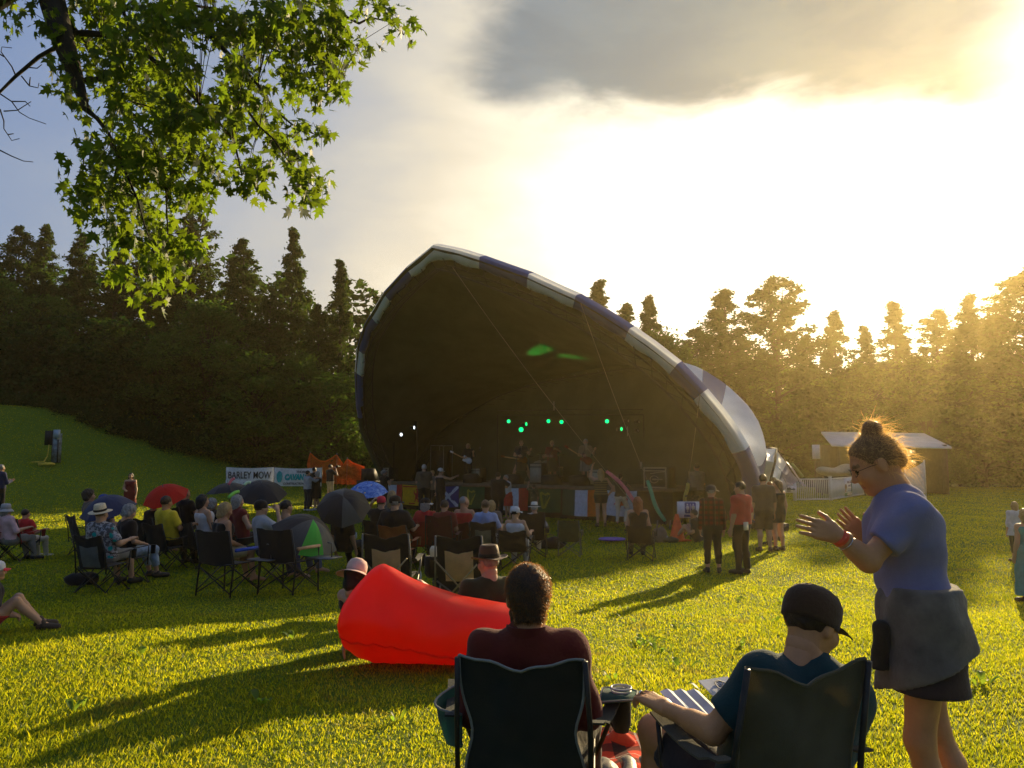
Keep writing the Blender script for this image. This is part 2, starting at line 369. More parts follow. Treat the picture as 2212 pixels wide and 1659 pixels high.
M_DEC = mat('broadleaf_foliage', (0.034, 0.072, 0.012), rough=0.7, island=0.45, nscale=0.5, trans=0.35, tcol=(0.16, 0.27, 0.02), spec=0.12)
M_UND = mat('undergrowth_foliage', (0.012, 0.036, 0.008), rough=0.8, island=0.55, nscale=0.45, var=0.55, trans=0.25, tcol=(0.08, 0.14, 0.012), spec=0.1)
def cedar_proto(seed, H, Rm, nb, per, skirt=0.06, fork=False, p=0.75, ls=0.24):
    rng = np.random.default_rng(seed); C = []; D = []; mb = MB()
    tops = [(0, 0, H)] if not fork else [(-0.45, 0.1, H), (0.55, -0.2, H * 0.985)]
    mb.tube([(0, 0, -0.5), (0.05, 0, H * .3), (0, .05, H * .6)], [H * .018, H * .013, H * .009], 7)
    for tx, ty, th in tops: mb.tube([(0, .05, H * .55), (tx * .6, ty * .6, H * .8), (tx, ty, th)], [H * .009, H * .005, .01], 5)
    lump = rng.random(8) * 6.28
    for i in range(nb):
        f = skirt + (1 - skirt) * (i + rng.random()) / nb; z = f * H; tx, ty, th = tops[i % len(tops)]
        k = np.clip((f - .55) / .45, 0, 1); ox, oy = tx * k, ty * k; a = rng.random() * 6.283
        rad = Rm * ((1 - f) ** p * 1.12 + .03) * min(1, (f + .10) / .28) * (0.78 + .22 * math.sin(3 * a + lump[int(f * 7.9)])) * rng.uniform(.72, 1.12)
        rad = max(rad, .22); rise = rng.uniform(-.05, .30) * rad
        tip = np.array([ox + math.cos(a) * rad, oy + math.sin(a) * rad, z + rise])
        if rad > .6: mb.tube([(ox, oy, z - rad * .25), tuple((tip + np.array([ox, oy, z - rad * .25])) / 2 - [0, 0, .05 * rad]), tuple(tip)], [.03 + .01 * rad, .02, .006], 4)
        n = int(per * (0.5 + rad / Rm)); t = rng.random(n) ** .55; t = .25 + .8 * t
        base = np.array([ox, oy, z - rad * .1])
        c = base + (tip - base) * t[:, None] + rng.normal(size=(n, 3)) * np.array([.20, .20, .17]) * (0.35 + .5 * rad / Rm) * 1.35
        # drooping spray ends
        c[:, 2] -= (t > .85) * rng.random(n) * .35 * (rad / Rm)
        C.append(c); D.append(np.tile([math.cos(a) * .6, math.sin(a) * .6, -.25], (n, 1)))
    C = np.concatenate(C); D = np.concatenate(D); S = ls * rng.uniform(.5, 1.35, len(C))
    return leaves_mesh('crown', C, S, rng, M_CED, dirs=D), npmesh('trunk', np.array(mb.v), mb.f, [M_BARK], True), H
def broad_proto(seed, H, Rm, nl, per, z0=.15, ls=0.22, m=None):
    rng = np.random.default_rng(seed); C = []; mb = MB(); mb.tube([(0, 0, -.5), (.1, 0, H * .3), (-.05, .1, H * .62)], [H * .022, H * .016, H * .006], 7)
    for i in range(nl):
        f = z0 + (1 - z0) * rng.random() ** .8; a = rng.random() * 6.283
        prof = math.sin(math.pi * min(.98, .12 + .88 * f)) ** .55; rr = Rm * prof * rng.uniform(.35, 1.0)
        c0 = np.array([math.cos(a) * rr, math.sin(a) * rr, f * H * .95]); r = rng.uniform(.09, .2) * Rm + .25
        mb.tube([(0, 0, f * H * .55), tuple(c0 * [.5, .5, .88]), tuple(c0)], [.05, .03, .01], 4)
        n = per; v = rng.normal(size=(n, 3)); v /= np.linalg.norm(v, axis=1, keepdims=True); v *= r * rng.random((n, 1)) ** .45 * np.array([1.25, 1.25, .75])
        C.append(c0 + v)
    C = np.concatenate(C); S = ls * rng.uniform(.5, 1.3, len(C))
    return leaves_mesh('crown', C, S, rng, m or M_DEC), npmesh('trunk', np.array(mb.v), mb.f, [M_BARK], True), H
CED = [cedar_proto(11, 14, 3.6, 200, 110, p=.85), cedar_proto(12, 14, 3.1, 200, 105, p=.62), cedar_proto(13, 14, 4.2, 210, 110, fork=True, p=.6), cedar_proto(14, 14, 2.8, 180, 95, p=.9), cedar_proto(15, 14, 4.5, 220, 110, p=.55)]
BRO = [broad_proto(21, 9, 3.2, 80, 170), broad_proto(22, 9, 3.8, 95, 150), broad_proto(23, 6, 2.6, 60, 160, z0=.05)]
def tree(name, proto, X, Ytop, d, wid=1.0, label='', group=None, rz=None, zb=None):
    """a tree whose top is seen at X, Ytop at distance d"""
    cr, tk, H = proto; p = at(X, Ytop, d); z0 = gz(p.x, p.y) if zb is None else zb; s = max(3.0, (p.z - z0)) / H
    e = empty(name, (p.x, p.y, z0), random.random() * 6.28 if rz is None else rz, label, 'tree', group); e.scale = (s * wid, s * wid, s)
    link('crown', cr, e); link('trunk', tk, e); return e
GL = 'cedars and broadleaf trees edging the lawn left of the stage'; GRR = 'trees beyond the shed right of the stage'
for X, Y, d, pi, w, lab in [
        (636, 497, 50, 0, .80, 'tall pointed dark cedar, tallest spire between maple branch and stage'),
        (528, 520, 51, 1, 1.05, 'dark blunt topped cedar left of the tallest spire'),
        (738, 567, 49, 3, .95, 'slender cedar standing right against the left edge of the stage canopy'),
        (420, 466, 55, 2, .95, 'big double topped cedar rising behind the drooping maple tip'),
        (330, 505, 56, 4, .95, 'broad dark cedar mostly hidden behind the maple leaves'),
        (178, 507, 54, 1, 1.0, 'dark cedar with a small crooked top left of the drooping maple leaves'),
        (100, 488, 55, 0, .95, 'dark cedar second along the wood edge from the bare twigs'),
        (45, 490, 54, 4, .80, 'dark cedar with rounded top under the bare twigs'),
        (-30, 500, 54, 2, 1.0, 'dark cedar cut by the edge of the photo beyond the lawn'),
        (255, 545, 53, 3, 1.3, 'short dark cedar filling the gap behind the maple leaves'),
        (585, 640, 49, 4, .85, 'short cedar between the two tallest spires, its top low'),
        (690, 660, 48, 1, .9, 'low bushy cedar between tallest spire and slender stage side cedar'),
        (-110, 480, 56, 1, 1.0, 'dark cedar outside the picture edge on the bank')]:
    tree('cedar_tree', CED[pi], X, Y, d, w, lab, GL)
for X, Y, d, pi, w, lab in [
        (455, 650, 47, 0, 1.1, 'brighter green leafy tree in front of the dark cedars'),
        (350, 720, 46, 1, 1.0, 'low leafy tree below the drooping maple tip'),
        (560, 760, 46, 2, 1.2, 'small leafy tree at the foot of the tallest cedar'),
        (230, 690, 48, 0, 1.1, 'leafy tree in deep shade at the middle of the left wood'),
        (110, 640, 49, 1, 1.0, 'dim leafy tree under the round topped cedar'),
        (10, 600, 50, 0, 1.0, 'green leafy tree at the picture edge below the cedars'),
        (720, 800, 46, 2, 1.15, 'small bush like tree beside the canopy foot'),
        (650, 760, 46.5, 1, .8, 'olive leafy tree just left of the canopy foot')]:
    tree('broadleaf_tree', BRO[pi], X, Y, d, w, lab, GL)
for X, Y, d, pi, w, lab in [
        (1290, 610, 52, 3, 1.25, 'dark tree with a thin spire just above the canopy ridge'),
        (1400, 642, 54, 0, 0.94, 'dark twin peaked cedar behind the canopy slope'),
        (1350, 660, 56, 1, 1.12, 'rounded cedar between the thin spire and the twin peaks'),
        (1565, 630, 62, 1, 1.44, 'tall airy cedar right of the canopy, left of the widest one'),
        (1672, 605, 62, 2, 1.31, 'widest and tallest double topped cedar on the right skyline'),
        (1505, 710, 64, 4, 1.25, 'low hazy tree in the dip of the right skyline'),
        (1800, 675, 66, 0, 1.12, 'rounded hazy cedar right of the widest double topped one'),
        (1740, 725, 63, 3, 1.25, 'short hazy tree in a gap of the right skyline'),
        (1868, 708, 66, 3, 1.25, 'smallest hazy spire between two taller right hand cedars'),
        (1930, 657, 66, 3, 1.44, 'narrow pointed hazy cedar with bare sides'),
        (2020, 672, 66, 1, 1.38, 'hazy cedar against the glare beside the narrow pointed one'),
        (2092, 640, 64, 0, 1.25, 'broad hazy cedar in front of the bright sun glow'),
        (2215, 585, 60, 4, 1.5, 'tallest dark tree at the right edge of the photo'),
        (2160, 700, 62, 1, 1.25, 'short tree in the sun gap at the right'),
        (2320, 560, 60, 2, 1.2, 'tree outside the right edge of the photo')]:
    tree('cedar_tree', CED[pi], X, Y, d, w, lab, GRR)
tree('broadleaf_tree', BRO[0], 1425, 712, 50, .9, 'bright yellow green leafy tree peeping over the canopy slope', GRR)
for i, (X, Y, d) in enumerate([(1530, 790, 64), (1640, 760, 65), (1760, 790, 66), (1860, 780, 66), (1960, 770, 66), (2060, 760, 65), (2170, 780, 63), (1580, 880, 60), (1700, 890, 62), (1830, 880, 64), (2000, 870, 62), (2120, 880, 61), (2230, 860, 60), (1470, 800, 66)]):
    tree('broadleaf_tree', BRO[i % 3], X, Y, d, 1.25, 'hazy leafy tree in the lower mass of the right hand wood', 'lower hazy trees of the wood right of the stage')

def leaf_bank(name, P, n, rad, hgt, seed, label, ls=.2, m=None):
    """shrub mass following points (x, y, height)"""
    rng = np.random.default_rng(seed); P = np.array(P); L = np.concatenate([[0], np.cumsum(np.linalg.norm(np.diff(P[:, :2], axis=0), axis=1))])
    nc = n // 60; t = rng.random(nc) * L[-1]
    cx = np.interp(t, L, P[:, 0]) + rng.normal(size=nc) * rad * .5; cyy = np.interp(t, L, P[:, 1]) + rng.random(nc) * rad
    top = np.interp(t, L, P[:, 2]); u = rng.random(nc) ** .8
    cz = G(cx, cyy) + u * top * hgt * (0.6 + .4 * np.sin(t * 1.7) * np.sin(t * .61 + 1)); r = .3 + .35 * rng.random(nc)
    C = np.repeat(np.stack([cx, cyy, cz], -1), 60, 0); v = rng.normal(size=C.shape); v /= np.linalg.norm(v, axis=1, keepdims=True)
    C = C + v * np.repeat(r, 60)[:, None] * rng.random((len(C), 1)) ** .5 * np.array([1.2, 1.2, .8])
    C[:, 2] = np.maximum(C[:, 2], G(C[:, 0], C[:, 1]) + .02)
    o = link(name, leaves_mesh(name, C, ls * rng.uniform(.5, 1.3, len(C)), rng, m or M_UND)); return tag(o, label, kind='stuff')
gp = lambda X, d, h: (at(X, 900, d).x, d, h)
leaf_bank('undergrowth', [gp(-120, 41, .8), gp(60, 42, .8), gp(200, 42.5, .8), gp(330, 43, .9), gp(480, 44, 1.2), gp(600, 45, 1.5), gp(700, 46, 1.9), gp(800, 47, 2.5), gp(900, 50, 2.5)], 30000, 2.2, 1.0, 31, 'low dark brambles along the edge of the left wood', ls=.17)
leaf_bank('undergrowth', [gp(-200, 43, 6), gp(60, 43.5, 6), gp(260, 44, 6), gp(480, 46, 6), gp(640, 48, 5), gp(800, 49.5, 6), gp(900, 52, 6)], 90000, 4.5, 1.0, 32, 'dense dark thicket filling the left wood below the cedars', ls=.30)
leaf_bank('undergrowth', [gp(700, 60, 8), gp(1000, 64, 8), gp(1400, 64, 7), gp(1600, 64, 7), gp(1900, 64, 7), gp(2150, 63, 7), gp(2400, 62, 7)], 80000, 4.0, 1.0, 33, 'dense hazy thicket filling the wood behind stage and shed', ls=.36)
# a dark forest floor rising behind the first rows, seen only through gaps
def wood_back():
    rng = np.random.default_rng(40); C = []
    for x0, x1, y, h in [(-48, 2, 60, 11), (0, 62, 72, 9)]:
        n = 14000; x = rng.uniform(x0, x1, n); yy = y + rng.random(n) * 5; z = G(x, yy) + rng.random(n) * (h + 2.2 * np.sin(x * .9) * np.sin(x * .37 + 1)); C.append(np.stack([x, yy, z], -1))
    C = np.concatenate(C); tag(link('woods', leaves_mesh('woods', C, .75 * rng.uniform(.6, 1.3, len(C)), rng, M_UND)), 'dark depth of the woods behind the first trees', kind='stuff')
wood_back()
# ================================================================ STAGE
UZ = Vector((0, 0, 1))
L1 = Vector((-7.0, 38, -.5)); R1 = Vector((7.5, 24, -.5)); L2 = Vector((-5.2, 39.9, -.5)); R2 = Vector((8.3, 24.9, -.5))
NF = Vector((-14, -14.5, 0)).normalized()          # the way the stage opens
def arch_frame(L, R, lean, h):
    u = (R - L).normalized(); M = (L + R) / 2; w = (NF * lean + UZ * h); w -= u * w.dot(u); return M, u, w.normalized()
M1, U1, W1 = arch_frame(L1, R1, 4.6, 9.9); M2, U2, W2 = arch_frame(L2, R2, -3.0, 6.2)
N1 = U1.cross(W1).normalized(); N1 = N1 if N1.dot(NF) > 0 else -N1
FRONT = [(-8.25, -.3), (-8.52, 1.96), (-8.66, 3.76), (-8.22, 5.08), (-7.46, 6.54), (-6.67, 7.63), (-5.63, 8.56), (-3.6, 9.72), (-1.75, 10.43), (.08, 10.93), (1.25, 10.5), (2.19, 10.07), (3.33, 9.5), (4.14, 9.1), (5.18, 8.46), (5.83, 8.08), (6.76, 7.38), (7.52, 6.74), (8.18, 6.14), (8.86, 5.43), (9.46, 4.55), (9.93, 3.72), (10.19, 3.14), (10.38, 2.56), (10.51, 1.75), (10.45, -.3)]
REAR = [(-10.9, -.3), (-11.1, 2.0), (-10.6, 3.5), (-9.2, 4.64), (-6.55, 5.96), (-4.5, 6.52), (-2.4, 6.85), (0, 7.0), (2.4, 7.0), (4.0, 6.8), (5.06, 6.58), (5.86, 6.16), (6.63, 5.71), (7.5, 5.09), (8.26, 4.39), (8.76, 3.81), (9.15, 3.14), (9.36, 2.58), (9.44, 2.04), (9.4, -.3)]
def curve(P, M, U, W):
    P = np.array(P); apex = int(np.argmax(P[:, 1] - (0.0001 * np.abs(P[:, 0])))); d = np.concatenate([[0], np.cumsum(np.linalg.norm(np.diff(P, axis=0), axis=1))])
    tt = np.where(np.arange(len(P)) <= apex, d / d[apex] * .5, .5 + .5 * (d - d[apex]) / (d[-1] - d[apex] + 1e-9))
    def f(t): s, w = np.interp(t, tt, P[:, 0]), np.interp(t, tt, P[:, 1]); return M + U * float(s) + W * float(w)
    def t_of_s(s, right=True): k = slice(apex, None) if right else slice(0, apex + 1); return float(np.interp(s, P[k, 0], tt[k])) if right else float(np.interp(s, P[k, 0], tt[k]))
    return f, t_of_s
FA, FT = curve(FRONT, M1, U1, W1); RA, RT = curve(REAR, M2, U2, W2)
# which point of the rear arch belongs to which point of the front arch
TK = [0, .25, .5, FT(8.86), FT(9.3), FT(9.55), FT(9.95), FT(10.2), FT(10.4), 1]
BK = [0, .25, .5, RT(4.0), RT(5.86), RT(7.1), RT(8.2), RT(8.95), RT(9.38), 1]
tau = lambda t: float(np.interp(t, TK, BK))
def memb(t, v):
    a, b = FA(t), RA(tau(t)); p = a.lerp(b, v); hgt = min(1, max(0, (p.z + .5) / 4)); return p - UZ * (0.75 * 4 * v * (1 - v) * hgt) 
def inward(t):
    e = 0.004; d = (FA(min(1, t + e)) - FA(max(0, t - e))).normalized(); n = N1.cross(d).normalized(); c = M1 + W1 * 4.0
    if n.dot(c - FA(t)) < 0: n = -n
    if abs(t - .5) < .03: n = -W1
    return n
def cloth_mat(name, col, tc, trn=.35):
    return mat(name, col, rough=0.30, var=.10, nscale=1.3, bump=0.6, bscale=2.2, spec=.6, trans=trn, tcol=tc)
M_WHT = cloth_mat('vinyl_white', (.80, .83, .85), (.92, .90, .80), .25); M_BLU = cloth_mat('vinyl_blue', (.022, .055, .22), (.03, .06, .22), .12)
M_LIN = mat('black_liner', (.050, .060, .036), rough=.9, var=.3, nscale=.8, bump=.2, bscale=6, spec=.15)
M_BLK = mat('black_paint', (.012, .012, .013), rough=.6, var=.3, nscale=8)
M_STEEL = mat('dull_steel', (.16, .16, .165), rough=.45, metal=.8, var=.2)
M_DSTEEL = mat('dark_metal', (.035, .035, .038), rough=.5, metal=.5, var=.25)
def build_canopy():
    root = empty('stage_canopy', tuple(M1), 0, 'huge arched stage canopy with blue and white chequered top and black lining', 'canopy')
    inv = Matrix.Translation(-M1)
    nt, nv = 121, 13; ts = sorted(set(list(np.linspace(0, 1, nt)) + [.5] + TK)); vs = np.linspace(0, 1, nv)
    P = [[inv @ memb(t, v) for v in vs] for t in ts]
    bounds = [0, FT(-6.67, 0), FT(-4.96, 0), FT(-3.3, 0), FT(-1.75, 0), .5, FT(2.19), FT(4.14), FT(5.83), FT(7.52), FT(8.86), FT(9.3), FT(9.55), FT(10.2), 1]
    cols = [1, 0, 1, 0, 1, 0, 1, 0, 1, 0, 1, 0, 1, 0, 1]; cols = [0, 1, 0, 1, 0, 0, 1, 0, 1, 0, 1, 0, 1, 0]
    def pc(t, T_=bounds, C_=cols): return C_[max(0, min(len(C_) - 1, int(np.searchsorted(T_, t) - 1)))]
    mb = MB(); wr = lambda t, v: Vector((0, 0, .03 * math.sin(t * 160 + v * 5) * math.sin(v * 9)))
    n2 = len(vs); mb.v = [tuple(p + wr(ts[i], vs[j])) for i, row in enumerate(P) for j, p in enumerate(row)]
    tb = [TK[3], FT(9.3), FT(9.55), FT(9.95), FT(10.2), FT(10.42)]; cb = [1, 0, 1, 0, 0, 0, 1]
    for i in range(len(ts) - 1):
        tm = (ts[i] + ts[i + 1]) / 2
        c = pc(tm) if tm < TK[3] else cb[int(np.searchsorted(tb, tm))]
        for j in range(n2 - 1):
            a = i * n2 + j; mb.f.append((a, a + 1, a + n2 + 1, a + n2)); mb.m.append(c if tm >= TK[3] or j < 5 else (c if (j // 4) % 2 == 0 else 1 - c))
    mb.build('canopy_cover', None, root, True, [M_WHT, M_BLU])
    # lining 12 cm inside
    cen = M1 + W1 * 2.5 - NF * 2; mb = MB(); Q = []
    for t in ts:
        row = []
        for v in vs:
            e = .01; p = memb(t, v); a = memb(min(1, t + e), v) - memb(max(0, t - e), v); b = memb(t, min(1, v + e)) - memb(t, max(0, v - e)); n = a.cross(b)
            n = n.normalized() if n.length > 1e-9 else Vector((0, 0, -1)); n = n if n.dot(cen - p) > 0 else -n
            row.append(inv @ (p + n * .14))
        Q.append(row)
    mb.grid(Q); mb.build('lining', M_LIN, root, True)
    # fascia: cloth wrapped round the front truss
    fb = [0, FT(-8.6, 0), FT(-7.4, 0), FT(-6.67, 0), FT(-4.96, 0), FT(-3.6, 0), FT(-1.75, 0), .5, FT(2.19), FT(4.14), FT(5.83), FT(7.52), FT(8.86), FT(9.5), FT(10.38), 1.01]
    fb[1] = .16; fcs = [1, 1, 0, 1, 0, 1, 0, 0, 1, 0, 1, 0, 1, 0, 1]
    tf = sorted(set(list(np.linspace(0, 1, 181)) + [b for b in fb if b <= 1])); G_ = []; rr = random.Random(2)
    for t in tf:
        p = FA(t); n = inward(t); wdt = .46 + .03 * math.sin(t * 140) + .02 * math.sin(t * 61) + (.10 * max(0, 1 - abs(t - .5) / .02)); lw = 1 if t > .17 else .5
        pf = .16 + .015 * math.sin(t * 230)
        cr = .012 * math.sin(t * 97 + 3 * math.sin(t * 23)); G_.append([inv @ q for q in (p - N1 * .30 + n * .02, p - N1 * .02 - n * .012, p + N1 * .03 + n * .012, p + N1 * (.045 + cr) + n * .22 * lw, p + N1 * .03 + n * wdt * lw, p - N1 * .06 + n * (wdt + .015) * lw)])
    mb = MB(); k = 6; mb.v = [tuple(q) for r in G_ for q in r]
    for i in range(len(tf) - 1):
        tm = (tf[i] + tf[i + 1]) / 2; c = fcs[min(len(fcs) - 1, int(np.searchsorted(fb, tm) - 1))]; c = 2 if tm < .15 else c
        for j in range(k - 1): a = i * k + j; mb.f.append((a, a + 1, a + k + 1, a + k)); mb.m.append(c)
    o = mb.build('fascia', None, root, False, [M_WHT, M_BLU, M_LIN])
    # the arched trusses
    def truss(name, fn, n, inn, nrm, wd):
        mb = MB(); ch = [[], [], []]
        for i in range(n + 1):
            t = i / n; p = fn(t); q = inn(t); ch[0].append(inv @ (p + q * .16 - nrm * .14)); ch[1].append(inv @ (p + q * wd + nrm * .25)); ch[2].append(inv @ (p + q * wd - nrm * .25))
        for c in ch: mb.tube(c, .035, 5)
        for i in range(n):
            for a, b in ((0, 1), (1, 2), (2, 0)): mb.tube([ch[a][i], ch[b][i + 1]], .018, 4)
        mb.build(name, M_BLK, root, True)
    truss('front_truss', FA, 46, lambda t: inward(t), N1, .85)
    def inw2(t): c = M2 + W2 * 2.0; d = (c - RA(t)); d -= U2.cross(W2) * d.dot(U2.cross(W2)); return d.normalized()
    truss('rear_truss', RA, 40, inw2, U2.cross(W2).normalized(), .6)
    # black cloth hung under the rear arch
    mb = MB(); Q = []
    for t in np.linspace(0, 1, 61):
        p = RA(t) + inw2(t) * .02; b = Vector((p.x, p.y, -.7)); back = Vector((p.x, p.y, 0)); s = (p - M2).dot(U2); f = M2 + U2 * s * .93 - NF * 1.2; f.z = -.7
        Q.append([inv @ p.lerp(f, k / 6) + N1 * .06 * math.sin(t * 90) * (k / 6) for k in range(7)])
    mb.grid(Q); mb.build('rear_wall', M_LIN, root, True)
    for fn, t in ((FA, 0), (FA, 1), (RA, 0), (RA, 1)):
        p = fn(t); mb = MB(); mb.box(inv @ Vector((p.x, p.y, gz(p.x, p.y) + .1)), (.9, .9, .24)); mb.build('base_plate', M_DSTEEL, root)
build_canopy()
# ---- deck
DZ = 0.58; A0 = Vector((-6.2, 35.6, 0)); A1 = Vector((5.3, 25.7, 0)); EU = (A1 - A0).normalized(); EB = Vector((-EU.y, EU.x, 0)); EB = EB if EB.y > 0 else -EB; EL = (A1 - A0).length; EYAW = math.atan2(EU.y, EU.x)
def stg(u, v, z=DZ): p = A0 + EU * u + EB * v; return Vector((p.x, p.y, z))
def on_stage(X, v, z=DZ):            # the deck point at depth v behind the front edge that is seen in column X
    k = (X - 1106) / FPX / CP; lo, hi = -2.0, EL + 2
    for _ in range(40):
        m = (lo + hi) / 2; p = stg(m, v)
        if p.x / (p.y + 0.0) < k * (1 + 0.0): lo = m
        else: hi = m
    return stg(lo, v, z)
def build_deck():
    root = empty('stage', tuple(stg(EL / 2, 0, gz(*stg(EL / 2, 0)[:2]))), EYAW, 'raised black stage deck under the canopy with flags along its front', 'stage')
    zg = root.location.z; h = DZ - zg; mb = MB(); mb.box((0, 3.4, h - .06), (EL, 6.8, .12)); mb.build('deck', mat('stage_deck', (.10, .085, .06), rough=.7, var=.35, nscale=3), root)
    mb = MB(); mb.box((0, -.02, h - .07), (EL + .06, .05, .10)); mb.build('deck_edge', mat('deck_edge', (.13, .09, .055), rough=.6, var=.3), root)
    mb = MB(); P = []
    for i in range(200):
        x = -EL / 2 + EL * i / 199; w = .025 * math.sin(i * 1.3); P.append([(x, .03 + w * k, (h - .13) * (1 - k) - .12 * k) for k in (0, .5, 1)])
    mb.grid(P); mb.build('skirt', mat('skirt_cloth', (.012, .011, .010), rough=.95), root, True)
    for i in range(8):
        mb = MB(); mb.box((-EL / 2 + .3 + i * (EL - .6) / 7, 6.5, h / 2 - .1), (.08, .08, h)); mb.build('leg', M_DSTEEL, root)
build_deck()
# ---- flags pinned along the deck front
FL = {n: fab('flag_' + n, c, trans=.15, bump=.15) for n, c in dict(white=(.55, .60, .70), red=(.45, .03, .025), gold=(.62, .36, .015), blue=(.035, .045, .22), green=(.012, .085, .035), dgreen=(.02, .075, .05), orange=(.60, .13, .02), harp=(.30, .33, .05), pale=(.50, .52, .60)).items()}
def flag(X0, X1, parts, label, emblem=None, drop=.86):
    """parts: list of (fraction, colour name); hung between picture columns X0 and X1"""
    a, b = on_stage(X0, -.09), on_stage(X1, -.09); w = (b - a).length; c = (a + b) / 2; root = empty('flag', (c.x, c.y, DZ - .10), EYAW, label, 'flag', 'flags hung along the stage front'); x = -w / 2
    rr = random.Random(int(X0)); ph = rr.random() * 6
    fy = lambda x, z: -.02 - .018 * math.sin(x * 9 + ph + z * 2) - .012 * math.sin(z * 13 + ph) * (.3 + abs(x) / w) + .03 * z
    zs = lambda x: -.025 * math.cos(x / w * math.pi) * 1.2
    for fr, cn in parts:
        x1 = x + w * fr; mb = MB(); nx = max(3, int(10 * fr) + 2)
        P = [[(x + (x1 - x) * i / nx, fy(x + (x1 - x) * i / nx, -drop * k / 8), zs(x + (x1 - x) * i / nx) - drop * k / 8) for k in range(9)] for i in range(nx + 1)]
        mb.sheet(P, .004); mb.build('field', FL[cn], root, True); x = x1
    if emblem:
        for poly, cn in emblem(w, drop):
            mb = MB(); mb.v = [(px, fy(px, pz) - .016, pz) for px, pz in poly]; mb.f = [tuple(range(len(poly)))]; mb.m = [0]
            mb.build('emblem', FL[cn], root)
    return root
def em_saltire(w, d):
    t = .085; L = [(-w / 2, 0), (w / 2, -d)]; out = []
    for s in (1, -1): out.append(([(-w / 2, (0 if s > 0 else -d)), (-w / 2 + t * 1.5, (0 if s > 0 else -d)), (w / 2, (-d if s > 0 else 0) + s * t), (w / 2, (-d if s > 0 else 0)), (w / 2 - t * 1.5, (-d if s > 0 else 0)), (-w / 2, (0 if s > 0 else -d) - s * t)], 'white'))
    return [([(x, z * (.97) - .01) for x, z in p], c) for p, c in out]
def em_harp(w, d):
    c = -d / 2; s = .30; P = [(-.8, .9), (-.55, 1.05), (-.1, .75), (.45, .95), (.8, .8), (.75, .6), (.45, .7), (.05, .5), (-.35, .7), (-.5, .55), (-.2, -.8), (.75, .45), (.9, .5), (.1, -1.0), (-.35, -1.1), (-.55, -.9), (-.75, .3)]
    st = [([(x * s * .9 + k * .06, c + (.55 + .2 * k) * s), (x * s * .9 + k * .06 + .014, c + (.55 + .2 * k) * s), (x * s * .6 + .014, c - .6 * s), (x * s * .6, c - .6 * s)], 'harp') for k, x in ((0, -.3), (1, -.1), (2, .05))]
    return [([(x * s, c + z * s) for x, z in P], 'harp')] + st
MAPLE = [(0, 1), (.14, .74), (.32, .82), (.26, .42), (.46, .58), (.52, .46), (.74, .5), (.66, .28), (.78, .16), (.42, -.14), (.46, -.32), (.06, -.26), (.05, -.7), (-.05, -.7), (-.06, -.26), (-.46, -.32), (-.42, -.14), (-.78, .16), (-.66, .28), (-.74, .5), (-.52, .46), (-.46, .58), (-.26, .42), (-.32, .82), (-.14, .74)]
def em_leaf(w, d): return [([(x * .20, -d / 2 + z * .22) for x, z in MAPLE], 'red')]
def em_lion(w, d):
    P = [(-.1, .9), (.25, .95), (.4, .7), (.3, .45), (.55, .55), (.8, .4), (.5, .3), (.3, .15), (.6, .0), (.85, -.1), (.55, -.2), (.25, -.15), (.1, -.4), (.4, -.6), (.35, -.95), (.1, -.9), (.15, -.65), (-.15, -.5), (-.3, -.9), (-.55, -.9), (-.4, -.5), (-.35, -.1), (-.7, .1), (-.75, .6), (-.55, .55), (-.5, .25), (-.2, .2), (-.15, .55), (-.3, .7)]
    b = .05; fr = [[(-w / 2 + .05, -.06), (w / 2 - .05, -.06), (w / 2 - .05, -.06 - b), (-w / 2 + .05, -.06 - b)], [(-w / 2 + .05, -d + .08), (w / 2 - .05, -d + .08), (w / 2 - .05, -d + .08 - b), (-w / 2 + .05, -d + .08 - b)]]
    return [([(x * .32, -d / 2 + z * .33) for x, z in P], 'red')] + [(q, 'red') for q in fr]
def em_dragon(w, d):
    P = [(-.9, -.2), (-.6, .1), (-.3, .05), (-.2, .5), (.1, .9), (.15, .3), (.5, .2), (.8, .6), (.95, .4), (.7, .1), (.6, -.2), (.75, -.6), (.5, -.6), (.4, -.25), (0, -.3), (-.1, -.7), (-.35, -.7), (-.25, -.3), (-.6, -.15)]
    return [([(x * .32, -d / 2 + z * .32) for x, z in P], 'red')]
flag(831, 873, [(.72, 'pale'), (.28, 'red')], 'pale blue and red flag nearest the loudspeaker stack on the stage front')
flag(874, 940, [(1, 'gold')], 'yellow flag with red lion and border on the stage front', em_lion)
flag(952, 993, [(1, 'blue')], 'blue flag with white diagonal cross on the stage front', em_saltire)
flag(994, 1048, [(1, 'green')], 'green flag with golden harp beside the blue cross flag', em_harp)
flag(1068, 1141, [(.28, 'red'), (.45, 'white'), (.27, 'red')], 'red and white maple leaf flag behind the dancing couple', em_leaf)
flag(1147, 1210, [(1, 'green')], 'green flag with golden harp between maple leaf and tricolour flags', em_harp)
flag(1214, 1290, [(.36, 'dgreen'), (.36, 'white'), (.28, 'orange')], 'green white and orange tricolour flag on the stage front', None, .93)
flag(1306, 1372, [(1, 'white')], 'white flag with red emblem at the far end of the stage front', em_dragon)
